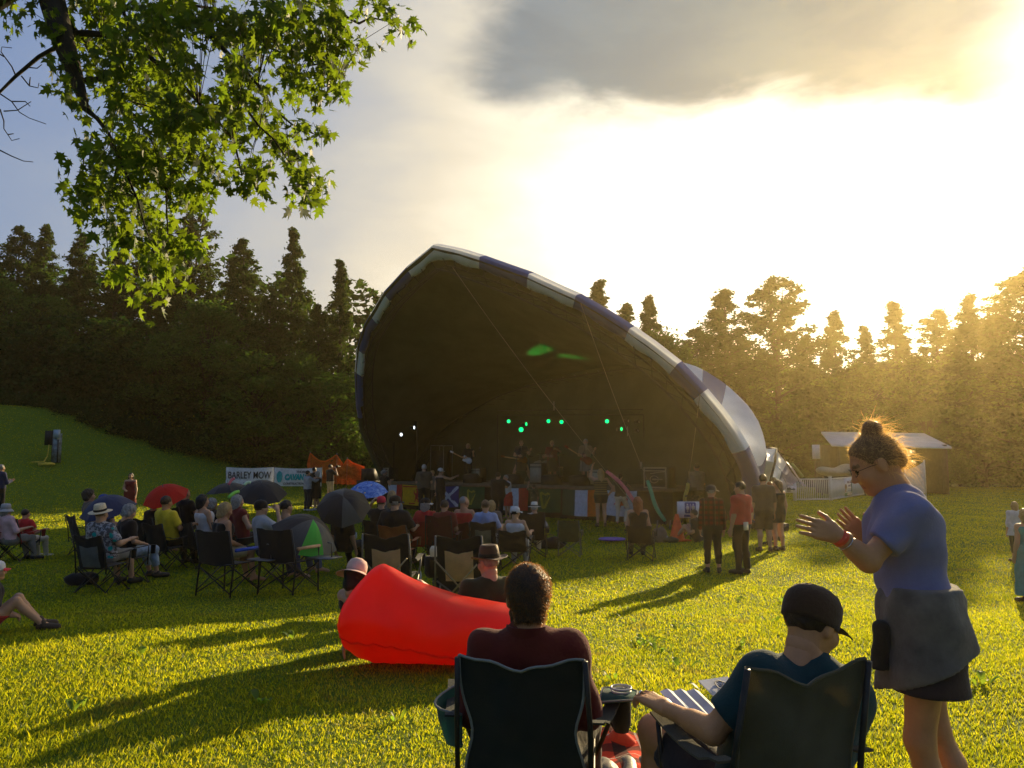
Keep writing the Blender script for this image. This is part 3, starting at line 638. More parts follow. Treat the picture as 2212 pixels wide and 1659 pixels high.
# ---- loudspeakers, cases, amplifiers, lights
def speaker_box(name, loc, rz, d, label, cat='loudspeaker', grp=None, logo=False):
    root = empty(name, loc, rz, label, cat, grp); w, dp, h = d; mb = MB(); mb.box((0, 0, h / 2), d); mb.build('cabinet', M_BLK, root)
    mb = MB(); mb.box((0, -dp / 2 - .012, h / 2), (w * .9, .02, h * .88)); mb.build('grille', mat('grille_mesh', (.018, .018, .018), rough=.8, nscale=60, var=.5), root); return root
p = ground_at(797, 1082); speaker_box('subwoofer', p, EYAW, (1.0, .9, 1.08), 'large black subwoofer at the ground beside the stage end')
speaker_box('loudspeaker', (p.x, p.y, p.z + 1.08), EYAW, (.62, .6, .62), 'black loudspeaker stacked on the large subwoofer')
M_TRIM = mat('case_trim', (.33, .30, .22), rough=.5, var=.2)
def flight_case(X, v, w, h, label, dz=DZ):
    q = on_stage(X, v, dz); root = empty('monitor_case', q, EYAW, label, 'speaker case', 'speaker cases with oval emblem'); mb = MB(); mb.box((0, 0, h / 2), (w, .6, h)); mb.build('cabinet', M_BLK, root)
    mb = MB(); t = .045; y = -.315
    for c, d in (((0, y, h - t / 2), (w, .03, t)), ((0, y, t / 2), (w, .03, t)), ((-w / 2 + t / 2, y, h / 2), (t, .03, h - 2 * t)), ((w / 2 - t / 2, y, h / 2), (t, .03, h - 2 * t)), ((0, y, h * .83), (w - 2 * t, .03, .03))): mb.box(c, d)
    mb.tube([(-w * .2, y, h * .7), (w * .45, y, h * .80)], .014, 4); mb.build('trim', M_TRIM, root)
    mb = MB(); c = (-w * .03, y - .01, h * .42); mb.tube([(c[0] + .16 * math.cos(a), c[1], c[2] + .12 * math.sin(a)) for a in np.linspace(.25, 2 * math.pi - .25, 24)], .013, 5)
    mb.box((c[0] + .19, c[1], c[2]), (.26, .02, .035)); mb.box((c[0], c[1], c[2]), (.14, .02, .05)); mb.build('logo', M_TRIM, root)
flight_case(842, 1.0, .74, .62, 'black speaker case with pale oval emblem at the far end of the stage')
flight_case(1421, .5, .88, .70, 'black speaker case with pale oval emblem at the near end of the stage')
def amp(X, v, w, h, label, col=(.30, .29, .22)):
    q = on_stage(X, v); root = empty('amplifier', q, EYAW, label, 'amplifier', 'amplifiers on stage'); mb = MB(); mb.box((0, 0, h / 2), (w, .4, h)); mb.build('cabinet', M_BLK, root)
    mb = MB(); mb.box((0, -.205, h * .42), (w * .92, .02, h * .72)); mb.build('grille', mat('amp_cloth', col, var=.3, nscale=30), root); mb = MB(); mb.box((0, -.205, h * .89), (w * .92, .02, h * .12)); mb.build('control_panel', M_TRIM, root)
amp(1033, 2.6, .65, .62, 'pale fronted amplifier beside the white guitar player'); amp(1163, 2.0, .62, .85, 'tall pale amplifier left of the bass drum'); amp(1290, 1.6, .62, .62, 'pale amplifier beside the bass player')
for X, v, lab in ((1022, .8, 'black floor monitor wedge below the white guitar player'), (1110, .8, 'black floor monitor wedge in front of the kilted player'), (1250, .9, 'black floor monitor wedge in front of the bass player'), (1190, 1.0, 'black floor monitor wedge in front of the drum kit')):
    q = on_stage(X, v); root = empty('floor_monitor', q, EYAW, lab, 'floor monitor', 'floor monitors'); mb = MB(); mb.prism([(-.25, 0), (.25, 0), (.25, .14), (-.02, .40), (-.25, .34)], -.32, .32, Matrix.Rotation(R_(90), 3, 'Z')); mb.build('cabinet', M_BLK, root)
    mb = MB(); mb.box((0, .14, .30), (.5, .3, .02), M=Matrix.Rotation(R_(-44), 3, 'X')); mb.build('grille', mat('grille_mesh', (.018,) * 3), root)
def rack():
    q = on_stage(955, 3.6); root = empty('equipment_rack', q, EYAW, 'tall dark equipment rack with thin metal frame on stage', 'rack'); mb = MB()
    for x in (-.45, .45):
        for y in (-.3, .3): mb.tube([(x, y, 0), (x, y, 1.7)], .02, 5)
    for z in (0.02, 1.7):
        for y in (-.3, .3): mb.tube([(-.45, y, z), (.45, y, z)], .02, 5)
    mb.build('frame', M_STEEL, root); mb = MB(); mb.box((0, 0, .75), (.84, .5, 1.4)); mb.build('cabinet', M_BLK, root)
rack()
M_GLOW = mat('green_led', (0, .2, .05), emit=(.0, .75, .14), estr=1.6); M_GLOWW = mat('white_led', (.5, .5, .5), emit=(.8, .9, 1.0), estr=1.5); M_OFF = mat('lamp_glass_unlit', (.25, .25, .23), rough=.2)
def par_light(X, Y, d, m, label, r=.085, tilt=0.0, yaw=0.0):
    p = at(X, Y, d); root = empty('stage_light', p, 0, label, 'stage light', 'stage lights on the trusses'); to = (Vector((0, 0, CZ)) - p).normalized(); q = to.to_track_quat('Z', 'Y').to_matrix() @ Matrix.Rotation(yaw, 3, 'Y') @ Matrix.Rotation(tilt, 3, 'X')
    mb = MB(); mb.lathe([(.03, -.22), (.08, -.2), (r + .01, -.05), (r + .015, .02)], 12, M=q); mb.build('housing', M_BLK, root, True)
    mb = MB(); mb.lathe([(0.0, .022), (r * .96, .02), (r * .96, .012)], 12, M=q); mb.build('lens', m, root)
    mb = MB(); mb.tube([q @ Vector((-r - .03, 0, -.08)), q @ Vector((-r - .03, .16, -.08)), q @ Vector((r + .03, .16, -.08)), q @ Vector((r + .03, 0, -.08))], .010, 4); mb.build('yoke', M_BLK, root); return root
for X, Y, d, r, yw, lab in [(1098.5, 910, 35.5, .085, .2, 'green lit stage light, first of the row above the band'), (1136, 916, 35, .085, 1.0, 'green lit stage light turned edge on near the brightest one'), (1125.7, 928, 35, .11, 0, 'brightest green stage light hanging lowest'),
        (1184.6, 909.7, 34, .085, .2, 'green lit stage light above the singer'), (1212.7, 911.5, 33.5, .085, .2, 'green lit stage light above the drum kit'), (1311, 910, 32, .085, .2, 'round green stage light near the sloping guy rope'), (1341.7, 926.7, 31.5, .08, 1.0, 'small green stage light turned edge on by the guy rope')]:
    par_light(X, Y, d, M_GLOW, lab, r, 0, yw)
for X, Y, d, yw, lab in [(862.8, 923.6, 37.6, .3, 'white lit stage light, upper one on the dark left tower'), (866, 938.8, 37.6, .7, 'white lit stage light, lower one on the dark left tower'), (894, 923.6, 37.6, 1.1, 'white stage light turned edge on at the right of the tower')]: par_light(X, Y, d, M_GLOWW, lab, .085, 0, yw)
for X, Y, lab in [(1357, 909, 'unlit pale stage light beside the guy rope'), (1380, 911, 'unlit stage light right of the guy rope'), (1378, 930, 'unlit stage light lower right of the guy rope')]: par_light(X, Y, 31, M_OFF, lab, .06, 0, .9)
def light_bar(name, a, b, foot, label):
    root = empty(name, foot, 0, label, 'lighting truss'); mb = MB()
    for dz in (0, .22): mb.tube([a + UZ * dz - foot, b + UZ * dz - foot], .022, 5)
    n = int((b - a).length / .35)
    for i in range(n): mb.tube([a.lerp(b, i / n) + UZ * (.22 * (i % 2)) - foot, a.lerp(b, (i + 1) / n) + UZ * (.22 * ((i + 1) % 2)) - foot], .010, 4)
    mb.build('bar', M_BLK, root); 
    for e in (a, b): mb = MB(); mb.tube([e - foot, Vector((e.x, e.y, DZ)) - foot], .03, 6); mb.box(Vector((e.x, e.y, DZ + .02)) - foot, (.6, .6, .04)); mb.build('stand', M_BLK, root)
a, b = at(1075, 897, 35.9), at(1390, 896, 31.3); light_bar('lighting_truss', a, b, Vector((a.x, a.y, DZ)), 'black lighting truss across the back of the stage')
a, b = at(852, 911, 37.8), at(902, 911, 37.6); light_bar('lighting_truss', a, b, Vector((a.x, a.y, DZ)), 'short black lighting bar on stands holding the white lights')
for (X, Y, d, tx, ty, td, e, sz) in [(1082, 848, 34.2, 1185, 735, 32.0, 520, 18), (1112, 838, 34.2, 1250, 762, 32.2, 420, 18)]:   # the beams the green lamps throw on the lining
    ld = bpy.data.lights.new('green_beam', 'SPOT'); lo = bpy.data.objects.new('green_beam', ld); COL.objects.link(lo); lo.location = at(X, Y, d); v = at(tx, ty, td) - lo.location
    lo.rotation_euler = (-v).to_track_quat('Z', 'Y').to_euler(); ld.energy = e; ld.color = (.03, 1, .12); ld.spot_size = R_(sz); ld.spot_blend = 1.0; ld.shadow_soft_size = .05
# ---- drum kit
def drum_kit():
    q = on_stage(1170, 3.4); root = empty('drum_kit', q, EYAW, 'drum kit with large pale bass drum and cymbals at back of stage', 'drum kit'); RX = Matrix.Rotation(R_(90), 3, 'X')
    sh = mat('drum_shell', (.05, .10, .07), rough=.3, var=.3); hd = mat('drum_head', (.42, .38, .28), rough=.5); cy_ = mat('cymbal', (.55, .42, .16), rough=.25, metal=.9)
    def drum(c, r, l, M=None):
        mb = MB(); mb.lathe([(r, -l / 2), (r, l / 2)], 20, c, M); o = mb.build('drum', sh, root, True); mb = MB(); mb.lathe([(0, l / 2 + .006), (r * .93, l / 2 + .004), (r * .93, -l / 2)], 20, c, M); mb.build('drum_head', hd, o)
        mb = MB()
        for k in (1, -1): mb.lathe([(r + .012, k * l / 2 - .02), (r + .012, k * l / 2 + .012), (r * .93, k * l / 2 + .012)], 20, c, M)
        mb.build('hoop', M_TRIM, o, True)
    drum((0, 0, .31), .31, .42, RX); drum((-.25, .05, .78), .16, .22, Matrix.Rotation(.4, 3, 'X')); drum((.2, .05, .8), .16, .22, Matrix.Rotation(.4, 3, 'X')); drum((.62, .35, .48), .21, .38); drum((-.62, .4, .62), .18, .14)
    mb = MB(); mb.tube([(.11 * math.cos(a), -.222, .31 + .11 * math.sin(a)) for a in np.linspace(0, 6.28, 20)], .012, 4); mb.box((0, -.222, .31), (.11, .01, .06)); mb.build('emblem', M_BLK, root)
    for x, y, z in ((-.85, .1, 1.12), (.8, .2, 1.2), (-.35, .3, 1.25), (.45, .5, 1.3)):
        mb = MB(); mb.lathe([(0, .03), (.05, .02), (.23, -.01)], 18, (x, y, z), Matrix.Rotation(.25, 3, 'X')); o = mb.build('cymbal', cy_, root, True); mb = MB(); mb.tube([(x, y, z), (x, y, .3)], .012, 5)
        for k in range(3): mb.tube([(x, y, .35), (x + .22 * math.cos(k * 2.1), y + .22 * math.sin(k * 2.1), 0)], .01, 4)
        mb.build('stand', M_STEEL, o)
drum_kit()
def mic(X, v, h, label):
    q = on_stage(X, v); root = empty('microphone_stand', q, EYAW, label, 'microphone stand', 'microphone stands'); mb = MB(); mb.tube([(0, 0, 0), (0, 0, h * .75), (.0, .3, h)], .011, 5)
    for k in range(3): mb.tube([(0, 0, .1), (.25 * math.cos(k * 2.1), .25 * math.sin(k * 2.1), 0)], .009, 4)
    mb.build('stand', M_DSTEEL, root); mb = MB(); mb.lathe([(0, .06), (.03, .03), (.028, 0), (.018, -.02), (.014, -.12)], 10, (0, .3, h)); mb.build('microphone', M_STEEL, root, True)
for X, v, h, lab in ((1028, 1.8, 1.5, 'microphone stand before the white guitar player'), (1116, 1.6, 1.5, 'microphone stand before the kilted player'), (1186, 1.7, 1.55, 'microphone stand before the singer'), (1256, 1.5, 1.5, 'microphone stand before the bass player')): mic(X, v, h, lab)
# ---- guy ropes with foam noodles
M_ROPE = mat('pale_rope', (.26, .22, .15), rough=.9, nscale=60); 
def front_plane(X, Y): v = ray(X, Y); o = Vector((0, 0, CZ)); t = (M1 - o).dot(N1) / v.dot(N1); return o + v * t + N1 * .25
def guy(x0, y0, xa, ya, da, label, noodle, ncol, nlab, n0, n1, bend=0):
    a = front_plane(x0, y0); b = at(xa, ya, da); b.z = gz(b.x, b.y); root = empty('guy_rope', b, 0, label, 'guy rope', 'guy ropes of the stage canopy'); mb = MB()
    pts = [a.lerp(b, t) - UZ * (.25 * 4 * t * (1 - t)) for t in np.linspace(0, 1, 14)]; mb.tube([p - b for p in pts], .009, 5); mb.build('rope', M_ROPE, root)
    mb = MB(); mb.tube([(0, 0, -.2), (0.06, -.05, .3)], .02, 6); mb.build('stake', M_STEEL, root)
    mb = MB(); k = pts[9] - b; mb.box(k, (.06, .06, .22)); mb.box(pts[7] - b, (.03, .03, .3)); mb.build('tensioner', M_ROPE, root)
    def near(Y):
        best = None
        for t in np.linspace(0, 1, 400):
            p = a.lerp(b, t) - UZ * (.25 * 4 * t * (1 - t)); py = 829.5 - FPX * ((p.z - CZ) * CP - p.y * SP) / (p.y * CP + (p.z - CZ) * SP)
            if best is None or abs(py - Y) < best[0]: best = (abs(py - Y), p)
        return best[1]
    p0, p1 = near(n0), near(n1); side = Vector((1, 0, .3)); mb = MB()
    mb.tube([p0.lerp(p1, t) + side * (bend * math.sin(t * math.pi) + .02 * math.sin(t * 7)) - p1 for t in np.linspace(0, 1, 12)], [.05] + [.062] * 10 + [.05], 9); o = mb.build('foam_noodle', fab('foam_' + noodle, ncol, bump=.1, trans=.25, tcol=ncol), None, True); o.location = p1; tag(o, nlab, 'foam noodle', 'foam noodles on the guy ropes')
guy(988, 574, 1416, 1128, 24, 'long guy rope from canopy ridge down to a pink noodle', 'pink', (.80, .22, .26), 'pink foam noodle on the longest guy rope', 1018, 1106, .12)
guy(1264, 650, 1444, 1136, 24.2, 'guy rope from canopy middle down to a green noodle', 'green', (.10, .50, .30), 'green foam noodle on the middle guy rope', 1038, 1126, -.06)
guy(1520, 846, 1470, 1112, 26.8, 'steep short guy rope ending in a yellow noodle', 'yellow', (.80, .72, .22), 'yellow foam noodle above the restroom sign', 1045, 1086, 0)
# ================================================================ PEOPLE
def A3(*v): return np.array(v, float)
def surf_nets(D, org, h):
    S = D < 0; nx, ny, nz = D.shape
    cnt = np.zeros((nx - 1, ny - 1, nz - 1)); acc = np.zeros((nx - 1, ny - 1, nz - 1, 3))
    sl = lambda o: tuple(slice(o[i], D.shape[i] - 1 + o[i]) for i in range(3))
    I, J, K = np.meshgrid(np.arange(nx - 1), np.arange(ny - 1), np.arange(nz - 1), indexing='ij')
    cor = [(a, b, c) for a in (0, 1) for b in (0, 1) for c in (0, 1)]
    s0 = S[sl((0, 0, 0))]; act = np.zeros_like(s0)
    for c in cor[1:]: act |= (S[sl(c)] != s0)
    idx = np.argwhere(act); 
    if len(idx) == 0: return np.zeros((0, 3)), np.zeros((0, 4), int)
    vid = -np.ones(act.shape, np.int64); vid[act] = np.arange(len(idx))
    P = np.zeros((len(idx), 3)); C = np.zeros(len(idx))
    for a in cor:
        for ax in range(3):
            if a[ax]: continue
            b = list(a); b[ax] = 1
            ia = idx + np.array(a); ib = idx + np.array(b); da = D[ia[:, 0], ia[:, 1], ia[:, 2]]; db = D[ib[:, 0], ib[:, 1], ib[:, 2]]
            m = (da < 0) != (db < 0); t = np.where(m, da / np.where(m, da - db, 1), 0)
            q = np.array(a, float)[None] + np.eye(3)[ax][None] * t[:, None]; P[m] += q[m]; C[m] += 1
    P = (idx + P / np.maximum(C, 1)[:, None]) * h + org; Fs = []
    for ax in range(3):
        u, v = [(1, 2), (2, 0), (0, 1)][ax]
        s1 = [slice(None)] * 3; s2 = [slice(None)] * 3; s1[ax] = slice(0, -1); s2[ax] = slice(1, None)
        for q in (u, v): s1[q] = slice(1, -1); s2[q] = slice(1, -1)
        x = S[tuple(s1)] != S[tuple(s2)]; e = np.argwhere(x)
        if not len(e): continue
        ins = S[tuple(s1)][x]; e[:, u] += 1; e[:, v] += 1
        def V(du, dv): f = e.copy(); f[:, u] -= du; f[:, v] -= dv; return vid[f[:, 0], f[:, 1], f[:, 2]]
        q = np.stack([V(1, 1), V(0, 1), V(0, 0), V(1, 0)], 1); q[~ins] = q[~ins][:, ::-1]; Fs.append(q)
    return P, np.concatenate(Fs)
def cone(a, b, ra, rb, k=.03, cap=0): return ('c', np.array(a, float), np.array(b, float), ra, rb, k, cap)
def ell(c, r, k=.02, M=None, sub=False): return ('e', np.array(c, float), np.array(r, float), k, M, sub)
def sdf_mesh(prims, h, cuts=(), wrinkle=None):
    lo = np.full(3, 1e9); hi = -lo
    for p in prims:
        if p[0] == 'c': r = max(p[3], p[4]); lo = np.minimum(lo, np.minimum(p[1], p[2]) - r); hi = np.maximum(hi, np.maximum(p[1], p[2]) + r)
        elif not p[5]: r = p[2].max(); lo = np.minimum(lo, p[1] - r); hi = np.maximum(hi, p[1] + r)
    lo -= 3 * h; hi += 3 * h; n = np.ceil((hi - lo) / h).astype(int) + 1
    D = np.full(n, .5); ax = [lo[i] + h * np.arange(n[i]) for i in range(3)]
    for p in prims:
        if p[0] == 'c': r = max(p[3], p[4]); k = p[5]; l = np.minimum(p[1], p[2]) - r; u = np.maximum(p[1], p[2]) + r
        else: r = p[2].max(); k = p[3]; l = p[1] - r; u = p[1] + r
        g = k + 2.5 * h; a = np.maximum(np.floor((l - g - lo) / h).astype(int), 0); b = np.minimum(np.ceil((u + g - lo) / h).astype(int) + 1, n)
        if (b <= a).any(): continue
        s = tuple(slice(a[i], b[i]) for i in range(3)); X, Y, Z = np.meshgrid(ax[0][s[0]], ax[1][s[1]], ax[2][s[2]], indexing='ij', sparse=True)
        if p[0] == 'c':
            ba = p[2] - p[1]; L = np.linalg.norm(ba) + 1e-9; u_ = ba / L; px, py, pz = X - p[1][0], Y - p[1][1], Z - p[1][2]
            tr = (px * u_[0] + py * u_[1] + pz * u_[2]) / L; t = np.clip(tr, 0, 1)
            d = np.sqrt((px - t * ba[0]) ** 2 + (py - t * ba[1]) ** 2 + (pz - t * ba[2]) ** 2) - (p[3] + (p[4] - p[3]) * t)
            if p[6]: d = np.maximum(d, (tr - 1) * L)
        else:
            px, py, pz = X - p[1][0], Y - p[1][1], Z - p[1][2]
            if p[4] is not None: M = p[4]; px, py, pz = [M[0][i] * px + M[1][i] * py + M[2][i] * pz for i in range(3)]
            q = np.sqrt((px / p[2][0]) ** 2 + (py / p[2][1]) ** 2 + (pz / p[2][2]) ** 2); d = (q - 1) * p[2].min()
            if p[5]: D[s] = np.maximum(D[s], -d); continue
        o = D[s]
        if k > 0: hh = np.maximum(k - np.abs(o - d), 0) / k; D[s] = np.minimum(o, d) - hh * hh * k * .25
        else: D[s] = np.minimum(o, d)
    if cuts or wrinkle:
        X, Y, Z = np.meshgrid(*ax, indexing='ij', sparse=True)
        if wrinkle: D = D + wrinkle(X, Y, Z)
        for nrm, c in cuts: D = np.maximum(D, (X - c[0]) * nrm[0] + (Y - c[1]) * nrm[1] + (Z - c[2]) * nrm[2])
    return surf_nets(D, lo, h)
def folds(amp, f, seed=0, dirx=(1, .6, 1.4)):
    a, b, c = dirx; s = seed * 1.7
    return lambda X, Y, Z: amp * (np.sin(f * (a * X + .7 * Z) + s + 2 * np.sin(f * .31 * Z + s)) * np.sin(f * .6 * (b * Y + c * Z) + 2 * s) + .6 * np.sin(f * .45 * (X - Y) + f * .9 * Z + 3 * np.sin(f * .2 * X + s)))
def flatV(V, F): return V, F
# ---- head and hands, made once
def head_geo(h=.0065):
    P = [ell((0, -.012, .03), (.076, .096, .088), .01), ell((0, .022, -.03), (.060, .070, .092), .03), ell((0, .060, -.092), (.028, .028, .022), .03), cone((0, .088, .008), (0, .108, -.028), .008, .0125, .015),
         cone((-.032, .078, .024), (.032, .078, .024), .012, .012, .015), cone((0, -.02, -.05), (0, -.03, -.16), .056, .058, .03), ell((-.04, .06, -.03), (.026, .03, .026), .03), ell((.04, .06, -.03), (.026, .03, .026), .03)]
    for s in (-1, 1): P += [ell((s * .031, .100, .004), (.016, .014, .011), 0, None, True), ell((s * .031, .080, .004), (.0135, .013, .0125), .002), ell((s * .077, -.004, -.006), (.011, .021, .033), .008), ell((s * .014, .1, -.03), (.008, .01, .008), .008)]
    P += [cone((-.019, .084, -.056), (.019, .084, -.056), .0075, .0075, .006), cone((-.016, .083, -.068), (.016, .083, -.068), .008, .008, .006)]
    V, F = sdf_mesh(P, h); c = V[F].mean(1); fm = np.zeros(len(F), int)
    ex = np.minimum(np.linalg.norm(c - [.031, .09, .004], axis=1), np.linalg.norm(c - [-.031, .09, .004], axis=1)); fm[(ex < .0115) & (c[:, 1] > .082)] = 1
    fm[(np.abs(c[:, 2] + .062) < .012) & (c[:, 1] > .082) & (np.abs(c[:, 0]) < .024)] = 2
    fm[(np.abs(c[:, 2] - .028) < .007) & (c[:, 1] > .07) & (np.abs(np.abs(c[:, 0]) - .03) < .018)] = 3
    return V, F, fm
HEAD = head_geo()
HANDS = {}
def hand_geo(kind, h=.0048):
    if kind in HANDS: return HANDS[kind]
    curl = {'relax': (.35, .45, .35), 'flat': (.06, .08, .06), 'grip': (1.0, 1.2, .8), 'point': (1.1, 1.4, .9), 'drape': (.30, .75, .55)}[kind]; P = []
    for x0, x1 in ((-.030, -.034), (-.010, -.012), (.011, .011), (.030, .033)): P.append(cone((x0 * .7, .0, 0), (x1, .085, 0), .017, .0125, .02))
    P.append(cone((0, -.05, 0), (0, .01, 0), .026, .024, .02))
    for i, (x, ln, sp) in enumerate(((-.032, .062, -.07), (-.011, .080, -.02), (.0105, .085, .02), (.031, .076, .05))):
        c = (.03, .05, .03) if (kind == 'point' and i == 3) else curl; p = A3(x, .088, .002); ang = 0; seg = (ln * .45, ln * .32, ln * .26); r = .0098
        for j in range(3):
            ang += c[j] * (1 + .12 * (2 - i)); q = p + seg[j] * A3(math.sin(sp) * math.cos(ang), math.cos(sp) * math.cos(ang), -math.sin(ang)); P.append(cone(p, q, r, r * .9, .003 if j else .006)); p = q; r *= .9
    tb = (.035, .022, -.004); m = (.062, .052, -.014 if kind != 'grip' else -.03); e = {'grip': (.052, .085, -.055)}.get(kind, (.074, .085, -.02)); P += [cone((.01, .01, 0), tb, .02, .017, .02), cone(tb, m, .0145, .0115, .01), cone(m, e, .0112, .0085, .003)]
    HANDS[kind] = sdf_mesh(P, h); return HANDS[kind]
HAIRG = {}
def hair_geo(kind, h=.009):
    if kind in HAIRG: return HAIRG[kind]
    P = [ell((0, -.016, .034), (.084, .103, .094), .02)]; cuts = [((0, .84, -.54), (0, .026, 0)), ((0, -.1, -.99), (0, 0, -.088))]; amp, f = .003, 90
    if kind == 'short': cuts[1] = ((0, -.35, -.93), (0, 0, -.062))
    if kind == 'full': P.append(ell((0, -.03, .045), (.085, .10, .095), .02)); P.append(cone((0, -.055, -.02), (0, -.05, -.10), .066, .058, .03)); cuts[1] = ((0, -.25, -.95), (0, 0, -.108))
    if kind == 'buzz': P = [ell((0, -.013, .032), (.079, .099, .091), .02)]; cuts[1] = ((0, -.35, -.93), (0, 0, -.055)); amp = .0015
    if kind == 'bald': P = [ell((0, -.012, .028), (.080, .100, .088), .02)]; cuts = [((0, .84, .54), (0, -.02, .01)), ((0, -.1, -.99), (0, 0, -.07))]; amp = .002
    if kind == 'thinning': P = [ell((0, -.013, .032), (.080, .100, .090), .02)]; cuts = [((0, .84, .3), (0, .0, .06)), ((0, -.1, -.99), (0, 0, -.07))]; amp = .002
    if kind == 'long': P += [cone((s * .055, -.03, .0), (s * .075, -.05, -.24), .05, .035, .04) for s in (-1, 1)] + [cone((0, -.075, .0), (0, -.10, -.28), .065, .045, .05), cone((.03, -.08, -.1), (.04, -.1, -.3), .05, .025, .04), cone((-.03, -.08, -.1), (-.05, -.1, -.29), .05, .025, .04)]; cuts = cuts[:1]; amp, f = .005, 70
    if kind == 'bob': P += [cone((s * .06, -.02, .0), (s * .07, -.02, -.10), .042, .036, .04) for s in (-1, 1)] + [cone((0, -.07, .0), (0, -.075, -.10), .06, .055, .05)]; cuts = cuts[:1]; amp = .004
    if kind == 'curly': P = [ell((0, -.02, .035), (.103, .118, .108), .02), cone((-.06, -.05, -.05), (.06, -.05, -.05), .055, .055, .04)]; amp, f = .010, 75; cuts = [((0, .84, -.54), (0, .03, 0))]
    if kind == 'bun': P += [ell((0, -.058, .132), (.044, .042, .040), .012), cone((0, -.095, -.03), (0, -.07, .03), .03, .03, .03)]; amp = .003
    if kind == 'pony': P += [cone((0, -.10, .05), (0, -.15, .02), .03, .035, .02), cone((0, -.15, .02), (0, -.15, -.2), .036, .014, .02)]; amp = .004
    wr = lambda X, Y, Z: amp * (np.sin(f * X + 3 * np.sin(f * .2 * Z) + 2 * np.sin(f * .3 * Y)) * np.sin(f * .35 * Z + f * .8 * Y) + .5 * np.sin(f * 1.9 * X + f * .5 * Z) * np.sin(f * 1.3 * Y))
    HAIRG[kind] = sdf_mesh(P, h, cuts, wr); return HAIRG[kind]
def rotm(yaw=0, pitch=0, roll=0):    # degrees: yaw to the left, pitch nods down, roll to the right
    return np.array(Matrix.Rotation(R_(yaw), 3, 'Z') @ Matrix.Rotation(R_(-pitch), 3, 'X') @ Matrix.Rotation(R_(roll), 3, 'Y'))
ARMS = dict(hang=((.055, -.02, -.30), (.065, .05, -.56), None, 'relax'), lap=((.07, .03, -.28), (-.06, .25, -.33), (0, 0, 1), 'relax'), rest=((.12, .02, -.26), (.13, .27, -.25), (0, 0, 1), 'drape'),
    clap=((.06, .10, -.27), (-.13, .34, -.14), (1, 0, .1), 'flat'), up=((.14, .12, .10), (.07, .14, .38), None, 'relax'), point=((.13, .22, -.06), (.20, .47, .04), (0, 0, 1), 'point'), cam=((.13, .17, -.17), (-.05, .24, .13), (1, .2, 0), 'grip'),
    cross=((.07, .10, -.27), (-.20, .22, -.20), (0, 1, .3), 'relax'), hips=((.20, -.06, -.26), (.07, .04, -.44), None, 'relax'), phone=((.06, .08, -.28), (-.06, .32, -.22), (0, -.5, -1), 'grip'), neck=((.16, .15, -.12), (-.02, .30, -.02), (0, 0, 1), 'grip'),
    strum=((.10, -.02, -.28), (-.08, .20, -.30), (0, 1, .2), 'relax'), fret=((.12, .10, -.24), (.18, .34, -.10), (.3, 0, -1), 'grip'), hold=((.06, .14, -.22), (-.10, .40, -.16), (0, 1, 0), 'grip'), hug=((.12, .22, -.12), (-.02, .46, -.06), (0, 0, 1), 'relax'), head=((.16, .10, .02), (.0, .02, .22), (1, 0, 0), 'relax'), ground=((.10, -.12, -.28), (.14, -.22, -.53), (0, 0, 1), 'flat'))
SKIN = {}
def skin_mat(k):
    c = dict(fair=(.48, .27, .16), tan=(.52, .25, .11), ruddy=(.44, .22, .12), dark=(.16, .075, .045))[k]
    return mat('skin_' + k, c, rough=.5, var=.10, nscale=14, bump=.08, bscale=120, spec=.35)
M_EYE = mat('eye_dark', (.02, .015, .012), rough=.2); M_LIP = mat('lips', (.36, .12, .10), rough=.45)
HAIRC = dict(brown=(.045, .026, .014), black=(.010, .009, .008), grey=(.28, .27, .25), blonde=(.38, .25, .10), dblonde=(.22, .125, .05), red=(.28, .07, .018), white=(.52, .50, .46), lbrown=(.13, .075, .035))
def hair_mat(k): return mat('hair_' + k, HAIRC[k], rough=.45, var=.35, nscale=40, bump=.5, bscale=150, spec=.4, trans=.15, tcol=tuple(min(1, c * 2.2) for c in HAIRC[k]))
